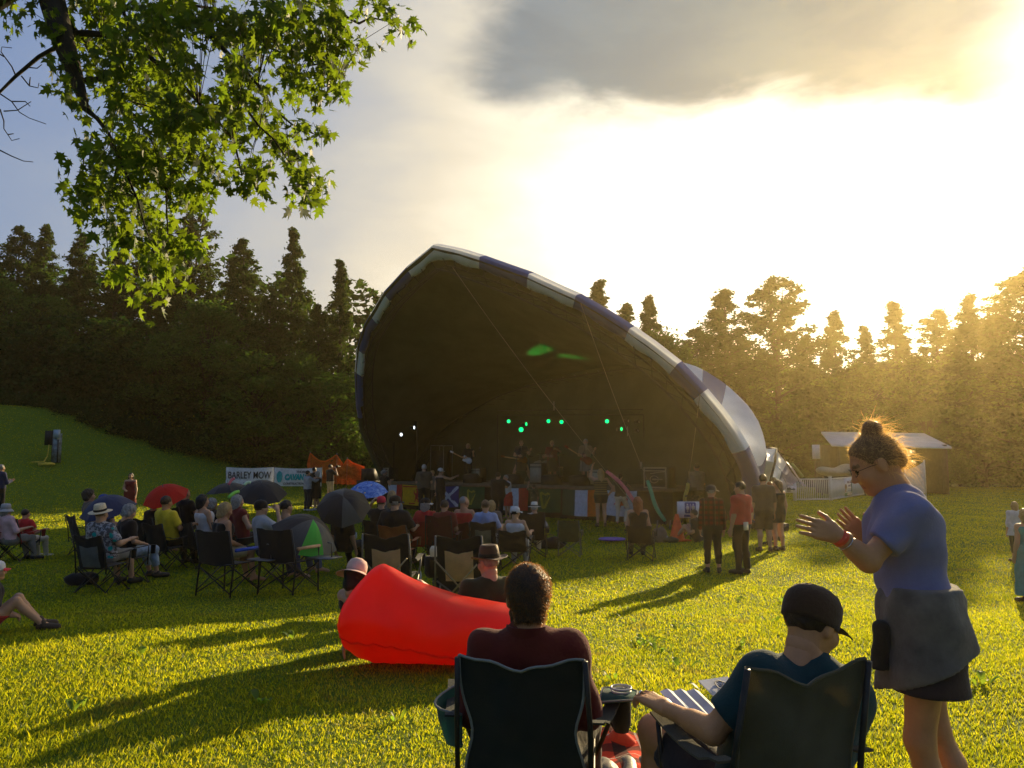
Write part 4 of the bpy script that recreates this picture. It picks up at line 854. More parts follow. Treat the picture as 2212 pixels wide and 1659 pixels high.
def skeleton(pose='stand', lean=0, side=0, twist=0, armL='hang', armR='hang', head=(0, 0, 0), legL=None, legR=None, b=1.0, hipz=None, hf=0.0):
    J = {}
    if pose == 'stand': hz = .94; kn = [(-.10, .03, .50), (.10, .03, .50)]; an = [(-.11, -.02, .085), (.11, -.02, .085)]; toe = [(-.14, .16, .03), (.14, .16, .03)]
    elif pose == 'sit': hz = .50; kn = [(-.13, .44, .50), (.13, .44, .50)]; an = [(-.13, .50, .085), (.13, .50, .085)]; toe = [(-.15, .68, .03), (.15, .68, .03)]
    elif pose == 'ground': hz = .12; kn = [(-.14, .34, .42), (.14, .34, .42)]; an = [(-.13, .62, .085), (.13, .62, .085)]; toe = [(-.15, .78, .06), (.15, .78, .06)]
    if hipz is not None: hz = hipz
    for i, lg in enumerate((legL, legR)):
        if lg: kn[i], an[i] = lg[0], lg[1]; toe[i] = lg[2] if len(lg) > 2 else (an[i][0] * 1.2, an[i][1] + .17, max(.03, an[i][2] - .055))
    H = A3(0, 0, hz); Rt = rotm(0, lean, side); Ry = rotm(twist); T = lambda x, y, z: H + Rt @ (Ry @ A3(x, y, z)); J['up'] = Rt @ A3(0, 0, 1); J['fw'] = Rt @ (Ry @ A3(0, 1, 0)); J['rt'] = Rt @ (Ry @ A3(1, 0, 0))
    J['hip'] = H; J['waist'] = H + Rt @ A3(0, 0, .18); J['chest'] = T(0, -.01, .37); J['neck'] = T(0, -.015, .525)
    J['head'] = J['neck'] + Rt @ A3(0, .02, .132) * .6 + A3(0, .02, .132) * .4 + rotm(head[0] * .4 + twist * .6, head[1]) @ A3(0, .03 * math.sin(R_(max(head[1], 0))), 0) + J['fw'] * hf
    for i, (s, n, arm) in enumerate(((-1, 'L', armL), (1, 'R', armR))):
        J['hp' + n] = H + A3(s * .09, 0, -.02); J['kn' + n] = A3(*kn[i]); J['an' + n] = A3(*an[i]); J['to' + n] = A3(*toe[i])
        J['sh' + n] = T(s * .162 * (1 + (b - 1) * .6), -.015, .452); a = ARMS[arm] if isinstance(arm, str) else arm; Rb = Rt if pose != 'stand' else rotm(0, lean * .4)
        f = lambda v: Rb @ (Ry @ A3(s * v[0], v[1], v[2])); J['el' + n] = J['sh' + n] + f(a[0]); J['wr' + n] = J['sh' + n] + f(a[1]); J['bk' + n] = None if a[2] is None else f(a[2]); J['hd' + n] = a[3] if len(a) > 3 else 'relax'
        J['fd' + n] = f(a[4]) if len(a) > 4 and a[4] is not None else None
    J['Rh'] = rotm(head[0] + twist, head[1], head[2]); return J
def body_prims(J, b=1.0, infl=0.0, what='all', sleeve=1.0, leg=1.0, fem=False):
    P = []; up, rt = J['up'], J['rt']; e = infl; hw = dict(hip=.075 * b, waist=(.050 if fem else .060) * b, chest=.080 * b); rr = dict(hip=.112 * b, waist=(.092 if fem else .102) * b, chest=.108 * b)
    rt0 = A3(1, 0, 0)
    if what in ('all', 'torso'):
        for s in (-1, 1):
            h, w, c = J['hip'] + rt0 * s * hw['hip'], J['waist'] + (rt0 + rt) * .5 * s * hw['waist'], J['chest'] + rt * s * hw['chest']
            P += [cone(h, w, rr['hip'] + e, rr['waist'] + e, .05), cone(w, c, rr['waist'] + e, rr['chest'] + e, .05)]
            n = 'L' if s < 0 else 'R'
            if sleeve >= 0 or what == 'all': P.append(cone(c + up * .03, J['sh' + n], .085 + e, .055 + e, .05))
            P.append(cone(c + up * .04, J['neck'] - up * .03, .075 + e, .052 + e * .6, .06))
            if what == 'torso' and sleeve >= 0 and s > 0: P.append(ell(J['neck'] - up * .055 - J['fw'] * .012, (.082 + e, .072 + e, .062 + e), .04))
            if fem: P.append(ell(J['chest'] + rt * s * .075 + J['fw'] * (.085 * b) - up * .02, (.06 + e, .055 + e, .06 + e), .04))
        if b > 1.1: P.append(ell(J['waist'] + J['fw'] * .06 * b - up * .02, (.13 * b + e, .11 * b + e, .14 * b + e), .06))
    if what == 'all': P.append(cone(J['neck'] - up * .04, J['head'] + J['Rh'] @ A3(0, -.025, -.08), .06 * b ** .8, .053 * b ** .8, .04))
    for n in 'LR':
        sh, el, wr = J['sh' + n], J['el' + n], J['wr' + n]
        if what == 'all' or (what == 'torso' and sleeve > 0):
            sl = 1.0 if what == 'all' else sleeve
            if sl <= .5: P.append(cone(sh, sh + (el - sh) * (sl / .5), .054 * b ** .5 + e, .044 * b ** .5 + e * 1.25, .03, 1 if what != 'all' else 0))
            else:
                k = (sl - .5) / .5; P += [cone(sh, el, .053 * b ** .5 + e, .041 + e, .03), cone(el, el + (wr - el) * k, .041 + e, .029 + e if k > .9 else .034 + e, .02, 1 if what != 'all' else 0)]
                if what == 'all': P.append(cone(el, el + (wr - el) * .4, .040, .040, .02))
        if what == 'all' or what == 'legs':
            hp, kn, an = J['hp' + n], J['kn' + n], J['an' + n]; lg = 1.0 if what == 'all' else leg; fat = b ** .6
            cal = kn + (an - kn) * .35 + (J['an' + n] - J['to' + n]) * .12 * A3(1, 1, 0)
            if lg <= .5: P.append(cone(hp, hp + (kn - hp) * (lg / .5), .088 * fat + e, (.088 - .028 * lg / .5) * fat + e * 1.4, .04, 1 if what != 'all' else 0))
            else:
                P.append(cone(hp, kn, .088 * fat + e, .056 * fat + e, .04)); k = (lg - .5) / .5
                if k > .4: P += [cone(kn, cal, .053 * fat + e, .054 * fat + e, .03), cone(cal, kn + (an - kn) * k, .054 * fat + e, (.036 + (.02 * (1 - k))) * fat + e * 1.3, .03, 1 if what != 'all' else 0)]
                else: P.append(cone(kn, kn + (an - kn) * k, .056 * fat + e, .054 * fat + e, .03, 1))
            if what == 'all': P += [cone(an, J['to' + n], .036, .028, .03), cone(an, an + (an - J['to' + n]) * .25 * A3(1, 1, 0) + A3(0, 0, -.045), .034, .03, .02)]
    if what == 'legs':
        for s in (-1, 1): P.append(cone(J['hip'] + A3(s * .07 * b, 0, -.02), J['hip'] + A3(s * .06 * b, 0, 0) + up * .10, .112 * b + e, .102 * b + e, .05))
    return P
def basis(y, z):                     # columns x, y, z with y kept
    y = y / np.linalg.norm(y); z = z - y * (z @ y); z = z / (np.linalg.norm(z) + 1e-9); return np.stack([np.cross(y, z), y, z], 1)
def nm(name, V, F, m, parent, smooth=True): o = link(name, npmesh(name, V, F, [m] if not isinstance(m, (list, tuple)) else m, smooth), parent); return o
def hat(kind, J, cols, parent, yaw=0, tilt=0, size=1.0):
    Rh = J['Rh'] @ rotm(yaw, tilt); M = Matrix([list(r) for r in Rh]); c = Vector(J['head'] + J['Rh'] @ A3(0, -.015, 0)); mb = MB(); mb2 = None; S = size
    if kind in ('cap', 'visorcap'):
        mb.lathe([(.0885 * S, .004), (.090 * S, .022), (.092 * S, .05), (.088 * S, .085), (.07 * S, .115), (.04 * S, .132), (.012, .138), (0, .14)], 18, c, M, 1, 1.19)
        P = [[c + M @ Vector((x * S * .082, (.094 + t * .075 * (1 - .45 * x * x)) * S, .036 - .014 * t - .022 * x * x)) for x in np.linspace(-1, 1, 9)] for t in np.linspace(0, 1, 5)]
        mb2 = MB(); mb2.sheet(P, .004)
    elif kind == 'bucket':
        mb.lathe([(.090 * S, .02), (.094 * S, .06), (.086 * S, .11), (.07 * S, .132), (0, .138)], 20, c, M, 1, 1.1); mb2 = MB(); mb2.lathe([(.090 * S, .024), (.13 * S, -.012), (.152 * S, -.04), (.150 * S, -.044), (.09 * S, .014)], 20, c, M, 1, 1.1)
    elif kind in ('panama', 'fedora'):
        mb.lathe([(.088 * S, .045), (.090 * S, .06), (.083 * S, .12), (.074 * S, .158), (.055 * S, .165), (.03 * S, .152), (0, .146)], 20, c, M, 1, 1.15); w = .165 if kind == 'panama' else .155; mb2 = MB(); n = 28
        P = [[c + M @ Vector(((.086 + (w - .086) * t) * S * math.cos(a), (.086 + (w - .086) * t) * S * 1.12 * math.sin(a), .05 - .012 * t + (.030 * t * t * abs(math.cos(a)) if kind == 'fedora' else .006 * t) - (.028 * t * t * max(0, math.sin(a)) if kind == 'fedora' else .012 * t * t * max(0, math.sin(a))))) for t in (0, .35, .7, 1)] for a in np.linspace(0, 2 * math.pi, n)]
        mb2.sheet(P, .004)
    elif kind == 'sunhat':
        mb.lathe([(.092 * S, .03), (.098 * S, .06), (.095 * S, .10), (.075 * S, .14), (.04 * S, .16), (0, .165)], 22, c, M, 1, 1.12); mb2 = MB(); n = 32
        P = [[c + M @ Vector(((.09 + .09 * t) * S * math.cos(a), (.09 + .09 * t) * S * 1.1 * math.sin(a), .035 - .045 * t - .012 * t * math.sin(2 * a + 1))) for t in (0, .35, .7, 1)] for a in np.linspace(0, 2 * math.pi, n)]; mb2.sheet(P, .004)
    o = mb.build('hat', cols[0], parent, True)
    if mb2: mb2.build('brim', cols[1] if kind.endswith('cap') else cols[0], o, True)
    if kind not in ('cap', 'visorcap', 'bucket'): mb3 = MB(); mb3.lathe([(.091 * S, .055), (.0925 * S, .058), (.0895 * S, .085), (.087 * S, .086)], 20, c, M, 1, 1.15 if kind != 'sunhat' else 1.13); mb3.build('hat_band', cols[1], o, True)
    return o
def person(label, loc, yaw=0, ht=1.72, pose='stand', skin='fair', hair=('short', 'brown'), top=None, bottom=None, shoes=None, hatk=None, b=1.0, fem=False, near=False, group=None, glasses=False, h=None, ik=None, **kw):
    """One continuous body with head and hands; clothes, hair and hat are children. top = (kind, material, sleeve, hem), bottom = (kind, material, length)."""
    J = skeleton(pose=pose, b=b, **kw)
    if ik:
        Ri = Matrix.Rotation(-R_(yaw), 3, 'Z'); sc_ = ht / 1.75; fl = lambda w: A3(*(Ri @ (Vector(w) - Vector(loc)) / sc_)); fd = lambda w: None if w is None else A3(*(Ri @ Vector(w)))
        for k, (e_, w_, b_, hd_, f_) in ik.items(): J['el' + k], J['wr' + k], J['bk' + k], J['hd' + k], J['fd' + k] = fl(e_), fl(w_), fd(b_), hd_, fd(f_)
    h = h or (.010 if near else .020); ch = h * (1.0 if near else .9)
    V, F = sdf_mesh(body_prims(J, b, fem=fem), h); fm = np.zeros(len(F), int)
    Vs, Fs, ms = [V], [F], [fm]; n = len(V)
    hv = HEAD[0] @ J['Rh'].T + J['head']; Vs.append(hv); Fs.append(HEAD[1] + n); ms.append(HEAD[2]); n += len(hv)
    for s, k in ((-1, 'L'), (1, 'R')):
        V0, F0 = hand_geo(J['hd' + k]); V0 = V0.copy(); F0 = F0.copy(); d = J['fd' + k] if J['fd' + k] is not None else J['wr' + k] - J['el' + k]; bk = J['bk' + k]
        if bk is None: bk = J['rt'] * s if abs(d[2]) > .6 * np.linalg.norm(d) else A3(0, 0, 1)
        if s > 0: V0[:, 0] *= -1; F0 = F0[:, ::-1]
        V0 = (V0 * (.90 if fem else 1.0)) @ basis(d, bk).T + J['wr' + k]; Vs.append(V0); Fs.append(F0 + n); ms.append(np.zeros(len(F0), int)); n += len(V0)
    hm = hair_mat(hair[1]) if hair else hair_mat('brown')
    o = link('person', npmesh('person', np.concatenate(Vs), np.concatenate(Fs), [skin_mat(skin), M_EYE, M_LIP, hm], True, np.concatenate(ms)))
    o.location = loc; o.rotation_euler = (0, 0, R_(yaw)); s_ = ht / 1.75; o.scale = (s_,) * 3; tag(o, label, 'person', group)
    if hair:
        V0, F0 = hair_geo(hair[0])
        if hatk: F0 = F0[V0[F0][:, :, 2].min(1) < .03]
        nm('hair', V0 @ J['Rh'].T + J['head'], F0, hm, o)
    i_ = .014 + h * .25 + (.005 if near else 0); seed = hash(label) % 97; rg = sum(map(ord, label)) % 97
    wr = folds(.008 if near else .006, 22 if near else 16, rg)
    if top:
        kind, m, sl, hem = top; P = body_prims(J, b, i_, 'torso', sl, fem=fem); hp = J['hip'] - J['up'] * hem; cuts = []
        if kind == 'dress' or hem > .16:                              # falls straight from the hips
            for q in (-1, 1): P.append(cone(J['hip'] + A3(q * .07, 0, 0), J['hip'] + A3(q * .09, (.0 if pose == 'stand' else .1), -hem), .125 * b + i_, .14 * b + i_, .05, 1))
            if pose != 'stand': P += body_prims(J, b, i_ + .012, 'legs', leg=.42)
            cuts = [((0, 0, -1), (0, 0, J['hip'][2] - hem))]
        else: cuts = [(tuple(-J['up']), tuple(hp))]
        if sl < 0: cuts.append((tuple(J['up']), tuple(J['neck'] - J['up'] * .07)))
        V0, F0 = sdf_mesh(P, ch, cuts, wr); nm('dress' if kind == 'dress' else kind, V0, F0, m, o)
    if bottom:
        kind, m, lg = bottom
        if kind == 'skirt':
            P = [cone(J['hip'] + A3(q * .07, 0, .06), J['hip'] + A3(q * .095, 0, -lg), .112 * b + i_, .128 * b + i_, .05, 1) for q in (-1, 1)]; V0, F0 = sdf_mesh(P, ch, [((0, 0, 1), (0, 0, J['hip'][2] + .12)), ((0, 0, -1), (0, 0, J['hip'][2] - lg))], wr)
        else: V0, F0 = sdf_mesh(body_prims(J, b, i_ * .8, 'legs', leg=lg), ch, [(tuple(J['up']), tuple(J['hip'] + J['up'] * .13))], wr)
        nm(kind, V0, F0, m, o)
    if shoes:
        for k in 'LR':
            an, to = J['an' + k], J['to' + k]; bk_ = an + (an - to) * .22 * A3(1, 1, 0); zs = min(to[2], an[2] - .05); P = [cone(an + A3(0, 0, -.02), to + A3(0, 0, .005), .044, .038, .03), cone(bk_ + A3(0, 0, -.04), to * A3(1, 1, 0) + A3(0, 0, an[2] - .05), .04, .036, .03), cone(an, an + A3(0, 0, .02), .043, .043, .02)]
            V0, F0 = sdf_mesh(P, .010 if near else .014, [((0, 0, -1), (0, 0, an[2] - .085))] if pose != 'ground' else []); nm('shoe', V0, F0, shoes, o)
    if hatk: hat(hatk[0], J, hatk[1], o, *(hatk[2:] if len(hatk) > 2 else ()))
    if glasses:
        mb = MB(); M = Matrix([list(r) for r in J['Rh']]); c = Vector(J['head'])
        for q in (-1, 1): mb.lathe([(.021, -.002), (.021, .002)], 14, c + M @ Vector((q * .031, .101, .004)), M @ Matrix.Rotation(R_(90), 3, 'X')); mb.tube([c + M @ Vector((q * .05, .098, .008)), c + M @ Vector((q * .078, .04, .008)), c + M @ Vector((q * .08, -.01, .0))], .0028, 5)
        mb.tube([c + M @ Vector((-.012, .104, .006)), c + M @ Vector((.012, .104, .006))], .0025, 5); mb.build('glasses', mat('dark_lens', (.01, .01, .012), rough=.1, spec=.6), o, True)
    o['_J'] = 0; del o['_J']; PJ[o.name] = J; return o
PJ = {}
def jw(o, key):                      # a joint of a built person in world coordinates
    s = o.scale[0]; return Vector(o.location) + Matrix.Rotation(o.rotation_euler[2], 3, 'Z') @ (Vector(PJ[o.name][key]) * s)
# ================================================================ CHAIRS AND UMBRELLAS
M_TUBE = mat('chair_tube', (.030, .028, .026), rough=.45, metal=.3, var=.3, nscale=20); M_TUBEG = mat('chair_tube_grey', (.16, .15, .13), rough=.45, metal=.5, var=.3)
def camp_chair(label, loc, yaw, m, m2=None, tube=None, s=1.0, panel=None, arms=True, group='folding camp chairs', top=.90, w=.50, cup=True, emblem=None, seat=True, high=False, vee=.05, waist=0.0, hem=None, splay=0.0):
    root = empty('camp_chair', loc, R_(yaw), label, 'chair', group, s); m2 = m2 or m; tb = tube or M_TUBE; hw = w / 2
    zt = lambda x: top - vee * (1 - abs(x / hw)) ** 1.3 * 1.0 + .005 * math.sin(x * 40)
    wd = lambda k: hw * (1 - waist * math.exp(-((k - .42) / .2) ** 2))
    P = [[Vector((x * wd(k) / hw, -.20 - .17 * k - .055 * math.cos(x / hw * 1.5) * math.sin(math.pi * min(1, k * 1.0 + .1)) * .8 + (.006 * math.sin(9 * k + 14 * x) + .006 * math.sin(17 * x + 13 * k + 3 * math.sin(6 * k)) + .004 * math.sin(38 * x - 9 * k)) * min(1, 3 * (1 - k) + .3), .36 + (zt(x) - .36) * k)) for k in np.linspace(0, 1, 15)] for x in np.linspace(-hw, hw, 17)]
    mb = MB(); mb.sheet(P, -.008); bo = mb.build('backrest', m, root, True)
    if hem:
        mb = MB(); mb.tube([Vector(r[-1]) for r in P], .006, 5); mb.tube([Vector(q) for q in P[0]], .006, 5); mb.tube([Vector(q) for q in P[-1]], .006, 5); mb.build('hem', hem, bo, True)
    if panel:
        mb = MB(); Q = [[P[i][j] + Vector((0, -.014, 0)) for j in range(1, 11)] for i in range(3, 14)]; mb.sheet(Q, -.004); mb.build('back_panel', panel, bo, True)
    if emblem:
        mb = MB(); c = P[8][12]; mb.box(c + Vector((0, -.02, -.02)), (.17, .006, .20)); mb.build('emblem_patch', FL['white'], bo); mb = MB(); mb.v = [(c.x + x * .075, c.y - .026, c.z - .02 + z * .075) for x, z in MAPLE]; mb.f = [tuple(range(len(MAPLE)))]; mb.m = [0]; mb.build('emblem', M_BLK if emblem == 'k' else FL['red'], bo)
    if seat: mb = MB(); mb.sheet([[Vector((x, y, .42 - .02 * (.2 - y) / .4 - .05 * math.cos(x / hw * 1.5) * math.cos((y) / .26 * 1.5))) for y in np.linspace(-.22, .24, 9)] for x in np.linspace(-hw, hw, 9)], .008); mb.build('seat', m2, root, True)
    def leg(pts): mb = MB(); [mb.tube(p, .0105, 6) for p in pts]; [mb.box(p[0], (.035, .035, .02)) for p in pts]; mb.build('leg', tb, root, True)
    x = hw + .02; yb, yf = -.26, .24
    leg([[(-x, yb, .01), (x * .96, yb - .01, .40)], [(x, yb + .025, .01), (-x * .96, yb - .01 + .025, .40)]]); leg([[(-x, yf, .01), (x * .96, yf, .41)], [(x, yf + .025, .01), (-x * .96, yf + .025, .41)]])
    for q in (-1, 1): leg([[(q * x, yb, .01), (q * x, yf, .41)], [(q * (x + .025), yf, .01), (q * (x + .025), yb, .40)]])
    for q in (-1, 1): mb = MB(); mb.tube([(q * x, yb, .30), (q * (x - .0), -.30, .62), (q * (hw + .004), -.385, top - .005)], .0115, 6); mb.build('back_post', tb, root, True)
    if arms:
        for q in (-1, 1):
            mb = MB(); mb.tube([(q * (x), yf, .30), (q * (x + .03 + splay), yf - .01, .61)], .0105, 6); mb.build('arm_post', tb, root, True)
            mb = MB(); mb.sheet([[Vector((q * (x + .02 + e * .032 + splay * max(0, (y + .3) / .56)), y, .625 - .025 * math.sin((y - yb + .05) / .52 * math.pi) + .02 * (y < -.2))) for e in (-1, 1)] for y in np.linspace(-.30, .26, 9)], .008); ao = mb.build('armrest', m2, root, True)
            if cup and q > 0: mb = MB(); mb.lathe([(.036, .48), (.042, .62), (.048, .628), (.040, .62), (.034, .49)], 14, (q * (x + .03 + splay), .31, 0)); mb.build('cup_holder', m2, ao, True)
    return root
def umbrella(label, loc, axis, r, mats, shaft=.75, depth=.32, group='umbrellas in the crowd', ribs=8, flip=None):
    """axis points from handle to the ferrule"""
    root = empty('umbrella', loc, 0, label, 'umbrella', group); q = Vector(axis).normalized().to_track_quat('Z', 'Y'); root.rotation_mode = 'QUATERNION'; root.rotation_quaternion = q
    mb = MB(); n = ribs; k = 6; rows = []
    for i in range(n * 3 + 1):
        a = 2 * math.pi * i / (n * 3); sc = 1 - .10 * (1 - abs(((i % 3) - 1.5) / 1.5) if i % 3 else 0) * 1.0; sc = 1 if i % 3 == 0 else .93
        rows.append([Vector((r * t * math.cos(a) * (1 - (1 - sc) * t), r * t * math.sin(a) * (1 - (1 - sc) * t), -depth * r * 1.9 * t ** 2.1 + (.015 * r if i % 3 else 0) * math.sin(t * 3))) for t in np.linspace(0.01, 1, k + 1)])
    for i in range(n * 3):
        mb.mi = (i // 3) % len(mats); mb.grid([rows[i], rows[i + 1]])
    o = mb.build('canopy', None, root, False, list(mats)); mb = MB(); mb.tube([(0, 0, .06), (0, 0, -shaft)], [.006, .007], 6); mb.build('shaft', M_STEEL, root); mb = MB(); mb.tube([(0, 0, -shaft), (0, 0, -shaft - .09)], .014, 8); mb.build('handle', M_BLK, root, True)
    mb = MB()
    for i in range(n): a = 2 * math.pi * i / n; mb.tube([p - Vector((0, 0, .008)) for p in rows[i * 3]], .003, 4); mb.tube([(0, 0, -.33 * shaft), rows[i * 3][3] - Vector((0, 0, .01))], .003, 4)
    mb.build('ribs', M_STEEL, root); return root
def chair_pos(X, d): x = at(X, 1000, d).x; return Vector((x, d, gz(x, d)))
def sit(label, X, Yh, d, yaw, hat_h=0.0, **kw):
    """a seated person whose head top shows at X, Yh, at distance d"""
    p = chair_pos(X, d); z = at(X, Yh, d).z - p.z - hat_h; s = min(1.12, max(.86, z / 1.285)); ln = kw.pop('lean', -10); off = Matrix.Rotation(R_(yaw), 3, 'Z') @ Vector((0, .62 * math.sin(R_(-ln)) * s, 0))
    p = p + off; p.z = gz(p.x, p.y) + max(-.04, min(.14, z - 1.285 * s)); o = person(label, p, yaw, 1.75 * s, 'sit', lean=ln, **kw); return o
def stand(label, X, Yh, Yf, yaw, hat_h=0.0, d=None, **kw):
    p = ground_at(X, Yf) if d is None else chair_pos(X, d); z = at(X, Yh, p.y).z - p.z - hat_h; lean = kw.get('lean', 0); pr = kw.pop('press', 1.0); return person(label, p, yaw, z * pr / (.985 * max(.8, math.cos(R_(lean) * .8))), 'stand', **kw)
# ================================================================ CROWD
def F(n, c, **k): return fab('cloth_' + n, c, **k)
C_BLK = F('black', (.012, .012, .014)); C_CHAR = F('charcoal', (.035, .035, .038)); C_WHT = F('white', (.62, .62, .64), trans=.1); C_GREY = F('grey', (.20, .19, .17)); C_LGREY = F('light_grey', (.36, .36, .37)); C_NAVY = F('navy', (.022, .028, .075)); C_DENIM = F('denim', (.07, .10, .17), nscale=20); C_LDEN = F('pale_denim', (.28, .36, .46), nscale=20, var=.3)
C_RED = F('red', (.50, .030, .030)); C_MAR = F('maroon', (.16, .022, .020)); C_YEL = F('yellow', (.72, .52, .03)); C_KHA = F('khaki', (.34, .28, .18)); C_PINK = F('pink', (.62, .40, .42)); C_TEAL = F('teal', (.04, .26, .26)); C_BRN = F('brown', (.075, .05, .03)); C_BLUE = F('sky_blue', (.28, .34, .52)); C_CRM = F('cream', (.62, .55, .42)); C_OLV = F('olive', (.07, .065, .03)); C_ORG = F('orange', (.42, .10, .03)); C_TAUPE = F('taupe', (.16, .12, .09))
S_BLK = mat('shoe_black', (.02, .02, .02), rough=.6); S_WHT = mat('shoe_white', (.5, .5, .48), rough=.6); S_BRN = mat('shoe_brown', (.06, .04, .025), rough=.6)
M_STRAW = mat('straw', (.66, .55, .36), rough=.8, nscale=60, var=.2, bump=.3, bscale=120); M_WSTRAW = mat('white_straw', (.72, .68, .58), rough=.8, nscale=60, var=.15, bump=.3, bscale=120)
def patmat(name, fn, **k):
    m = mat(name, (.5, .5, .5), rough=.95, spec=.12, bump=.2, bscale=60, **k); T = NT(m.node_tree); p = [n for n in T.n if n.type == 'BSDF_PRINCIPLED'][0]; tc = T.node('ShaderNodeTexCoord')
    T.put(p.inputs['Base Color'], fn(T, tc.outputs['Object'])); return m
def voro(T, V, sc): n = T.node('ShaderNodeTexVoronoi', i_Vector=V); n.inputs['Scale'].default_value = sc; return n
def floral(T, V): d = voro(T, T.node('ShaderNodeVectorMath', operation='ADD', i_0=V, i_1=(.1, .2, .3)).outputs[0], 9.0); n = T.noise(V, 16, 4, .7); a = T.ramp(n, [(.35, (.10, .10, .11)), (.5, (.36, .36, .38)), (.65, (.62, .62, .66))], 'CONSTANT'); return T.mix(T.sstep(d.outputs['Distance'], .38, .28), a, (.02, .36, .34, 1))
def plaid(T, V):
    s = T.node('ShaderNodeSeparateXYZ', i_0=V); st = lambda o, f, w: T.math('GREATER_THAN', T.math('SINE', T.math('MULTIPLY', o, f)), w)
    a = T.mix(T.math('MULTIPLY', st(s.outputs[2], 62, .1), .75), (.20, .018, .012, 1), (.012, .010, .010, 1)); b = T.mix(T.math('MULTIPLY', st(s.outputs[0], 62, .1), .7), a, (.012, .010, .010, 1)); return T.mix(T.math('MULTIPLY', st(s.outputs[0], 31, .97), .3), b, (.3, .3, .2, 1))
def camo(T, V): return T.ramp(T.noise(V, 9, 3, .6), [(.40, (.05, .055, .025)), (.48, (.16, .13, .08)), (.55, (.08, .09, .04)), (.62, (.24, .20, .13))], 'CONSTANT')
def stripes(T, V): s = T.node('ShaderNodeSeparateXYZ', i_0=V); return T.mix(T.math('GREATER_THAN', T.math('SINE', T.math('MULTIPLY', s.outputs[2], 95)), 0), (.20, .15, .07, 1), (.05, .035, .02, 1))
def starry(T, V): d = voro(T, V, 9.0); n = T.noise(V, 6, 4, .6, dist=2.0); a = T.ramp(n, [(.3, (.03, .05, .30)), (.5, (.12, .24, .62)), (.7, (.35, .50, .72))]); return T.mix(T.sstep(d.outputs['Distance'], .22, .12), a, (.70, .55, .12, 1))
C_FLOR = patmat('cloth_floral', floral); C_PLAID = patmat('cloth_plaid', plaid); C_CAMO = patmat('cloth_camo', camo); C_STRP = patmat('cloth_striped', stripes); C_STAR = patmat('umbrella_patterned', starry)
UB = lambda n, c, t=.25: mat('umbrella_' + n, c, rough=.55, var=.1, nscale=4, trans=t, tcol=tuple(min(1, x * 1.5) for x in c), spec=.3)
U_RED = UB('red', (.95, .03, .015), .55); U_NAVY = UB('navy', (.018, .030, .085), .12); U_BLK = UB('black', (.016, .016, .017), .05); U_GRY = UB('grey', (.075, .08, .075), .06); U_GRN = UB('green', (.10, .55, .06), .3)
CH_BLK = F('chair_black', (.014, .014, .015)); CH_GREY = F('chair_grey', (.10, .115, .115), weave=90); CH_RED = F('chair_red', (.30, .022, .018)); CH_MAR = F('chair_maroon', (.085, .016, .014)); CH_ORG = F('chair_rust', (.26, .075, .018)); CH_OLV = F('chair_olive', (.15, .14, .085)); CH_GRN = F('chair_green', (.050, .065, .028)); CH_TAN = F('chair_tan', (.72, .55, .33), trans=.6, tcol=(.95, .72, .42)); CH_CRM = F('chair_cream', (.40, .36, .28))
SH = lambda m, sl=.3, hem=.04: ('shirt', m, sl, hem)
TR = lambda m, lg=1.0: ('trousers' if lg > .7 else 'shorts', m, lg)
def seat_chair(X, d, yaw, m, label, **kw): return camp_chair(label, chair_pos(X, d), yaw, m, **kw)
GP = 'people seated in the crowd'
# --- far left
seat_chair(-2, 16.4, -8, CH_RED, 'red maple leaf camp chair cut off by the picture edge', emblem='k'); seat_chair(52, 16.6, -10, CH_RED, 'whole red maple leaf camp chair beside the grey hat woman', emblem='k', w=.52)
sit('woman in pink top and pale grey bucket hat in a red chair', 20, 1084, 16.2, -25, .03, top=SH(C_PINK, .6), bottom=TR(C_GREY), shoes=S_BLK, hatk=('bucket', (C_LGREY, C_LGREY)), hair=('bob', 'grey'), fem=True, armL='lap', armR='rest', group=GP)
sit('person in pale trousers mostly hidden by a red maple leaf chair', 62, 1132, 16.9, -12, top=SH(C_RED, .3), bottom=TR(C_CRM), shoes=S_WHT, hair=('short', 'brown'), armL='rest', armR='rest', group=GP)
stand('person in blue and black jacket at the left picture edge', -4, 1003, 1116, -20, top=SH(C_NAVY, 1.0, .1), bottom=TR(C_BLK), shoes=S_BLK, hair=('short', 'grey'), armR='phone', armL='phone')
stand('long haired woman in dark sleeveless dress standing on the grass alone', 278, 1021, 1118, 190, top=('dress', C_MAR, -1, .42), shoes=S_BLK, hair=('long', 'black'), fem=True, armL='hang', armR='lap')
# --- shaded left group
sit('curly haired woman sitting left behind the navy umbrella', 196, 1056, 17.5, -50, top=SH(C_TAUPE, .3), bottom=TR(C_BLK), hair=('curly', 'brown'), fem=True, armL='lap', armR='lap', group=GP); seat_chair(196, 17.3, -40, CH_BLK, 'black camp chair behind the navy umbrella')
sit('dark haired person in blue cap behind the navy umbrella', 229, 1065, 17.0, -30, .02, top=SH(C_NAVY, .3), bottom=TR(C_DENIM), hair=('short', 'black'), hatk=('cap', (F('cap_blue', (.03, .06, .30)),) * 2), armL='lap', armR='lap', group=GP)
umbrella('open navy blue umbrella among the seated people on the left', at(227, 1073, 14.6), (-.12, -.35, 1), .50, [U_NAVY], shaft=.8, depth=.30)
o = sit('man in straw hat and teal flowered shirt sitting in a mesh chair', 224, 1084, 12.6, -12, .05, top=SH(C_FLOR, .42), bottom=TR(C_GREY, .55), shoes=S_BLK, hatk=('panama', (M_STRAW, C_BLK), 0, -12), hair=('short', 'lbrown'), armL='lap', armR='rest', group=GP, b=1.08)
camp_chair('black camp chair with grey mesh back under the straw hat man', chair_pos(235, 12.4), -12, CH_BLK, None, panel=CH_GREY, s=1.0, vee=.06)
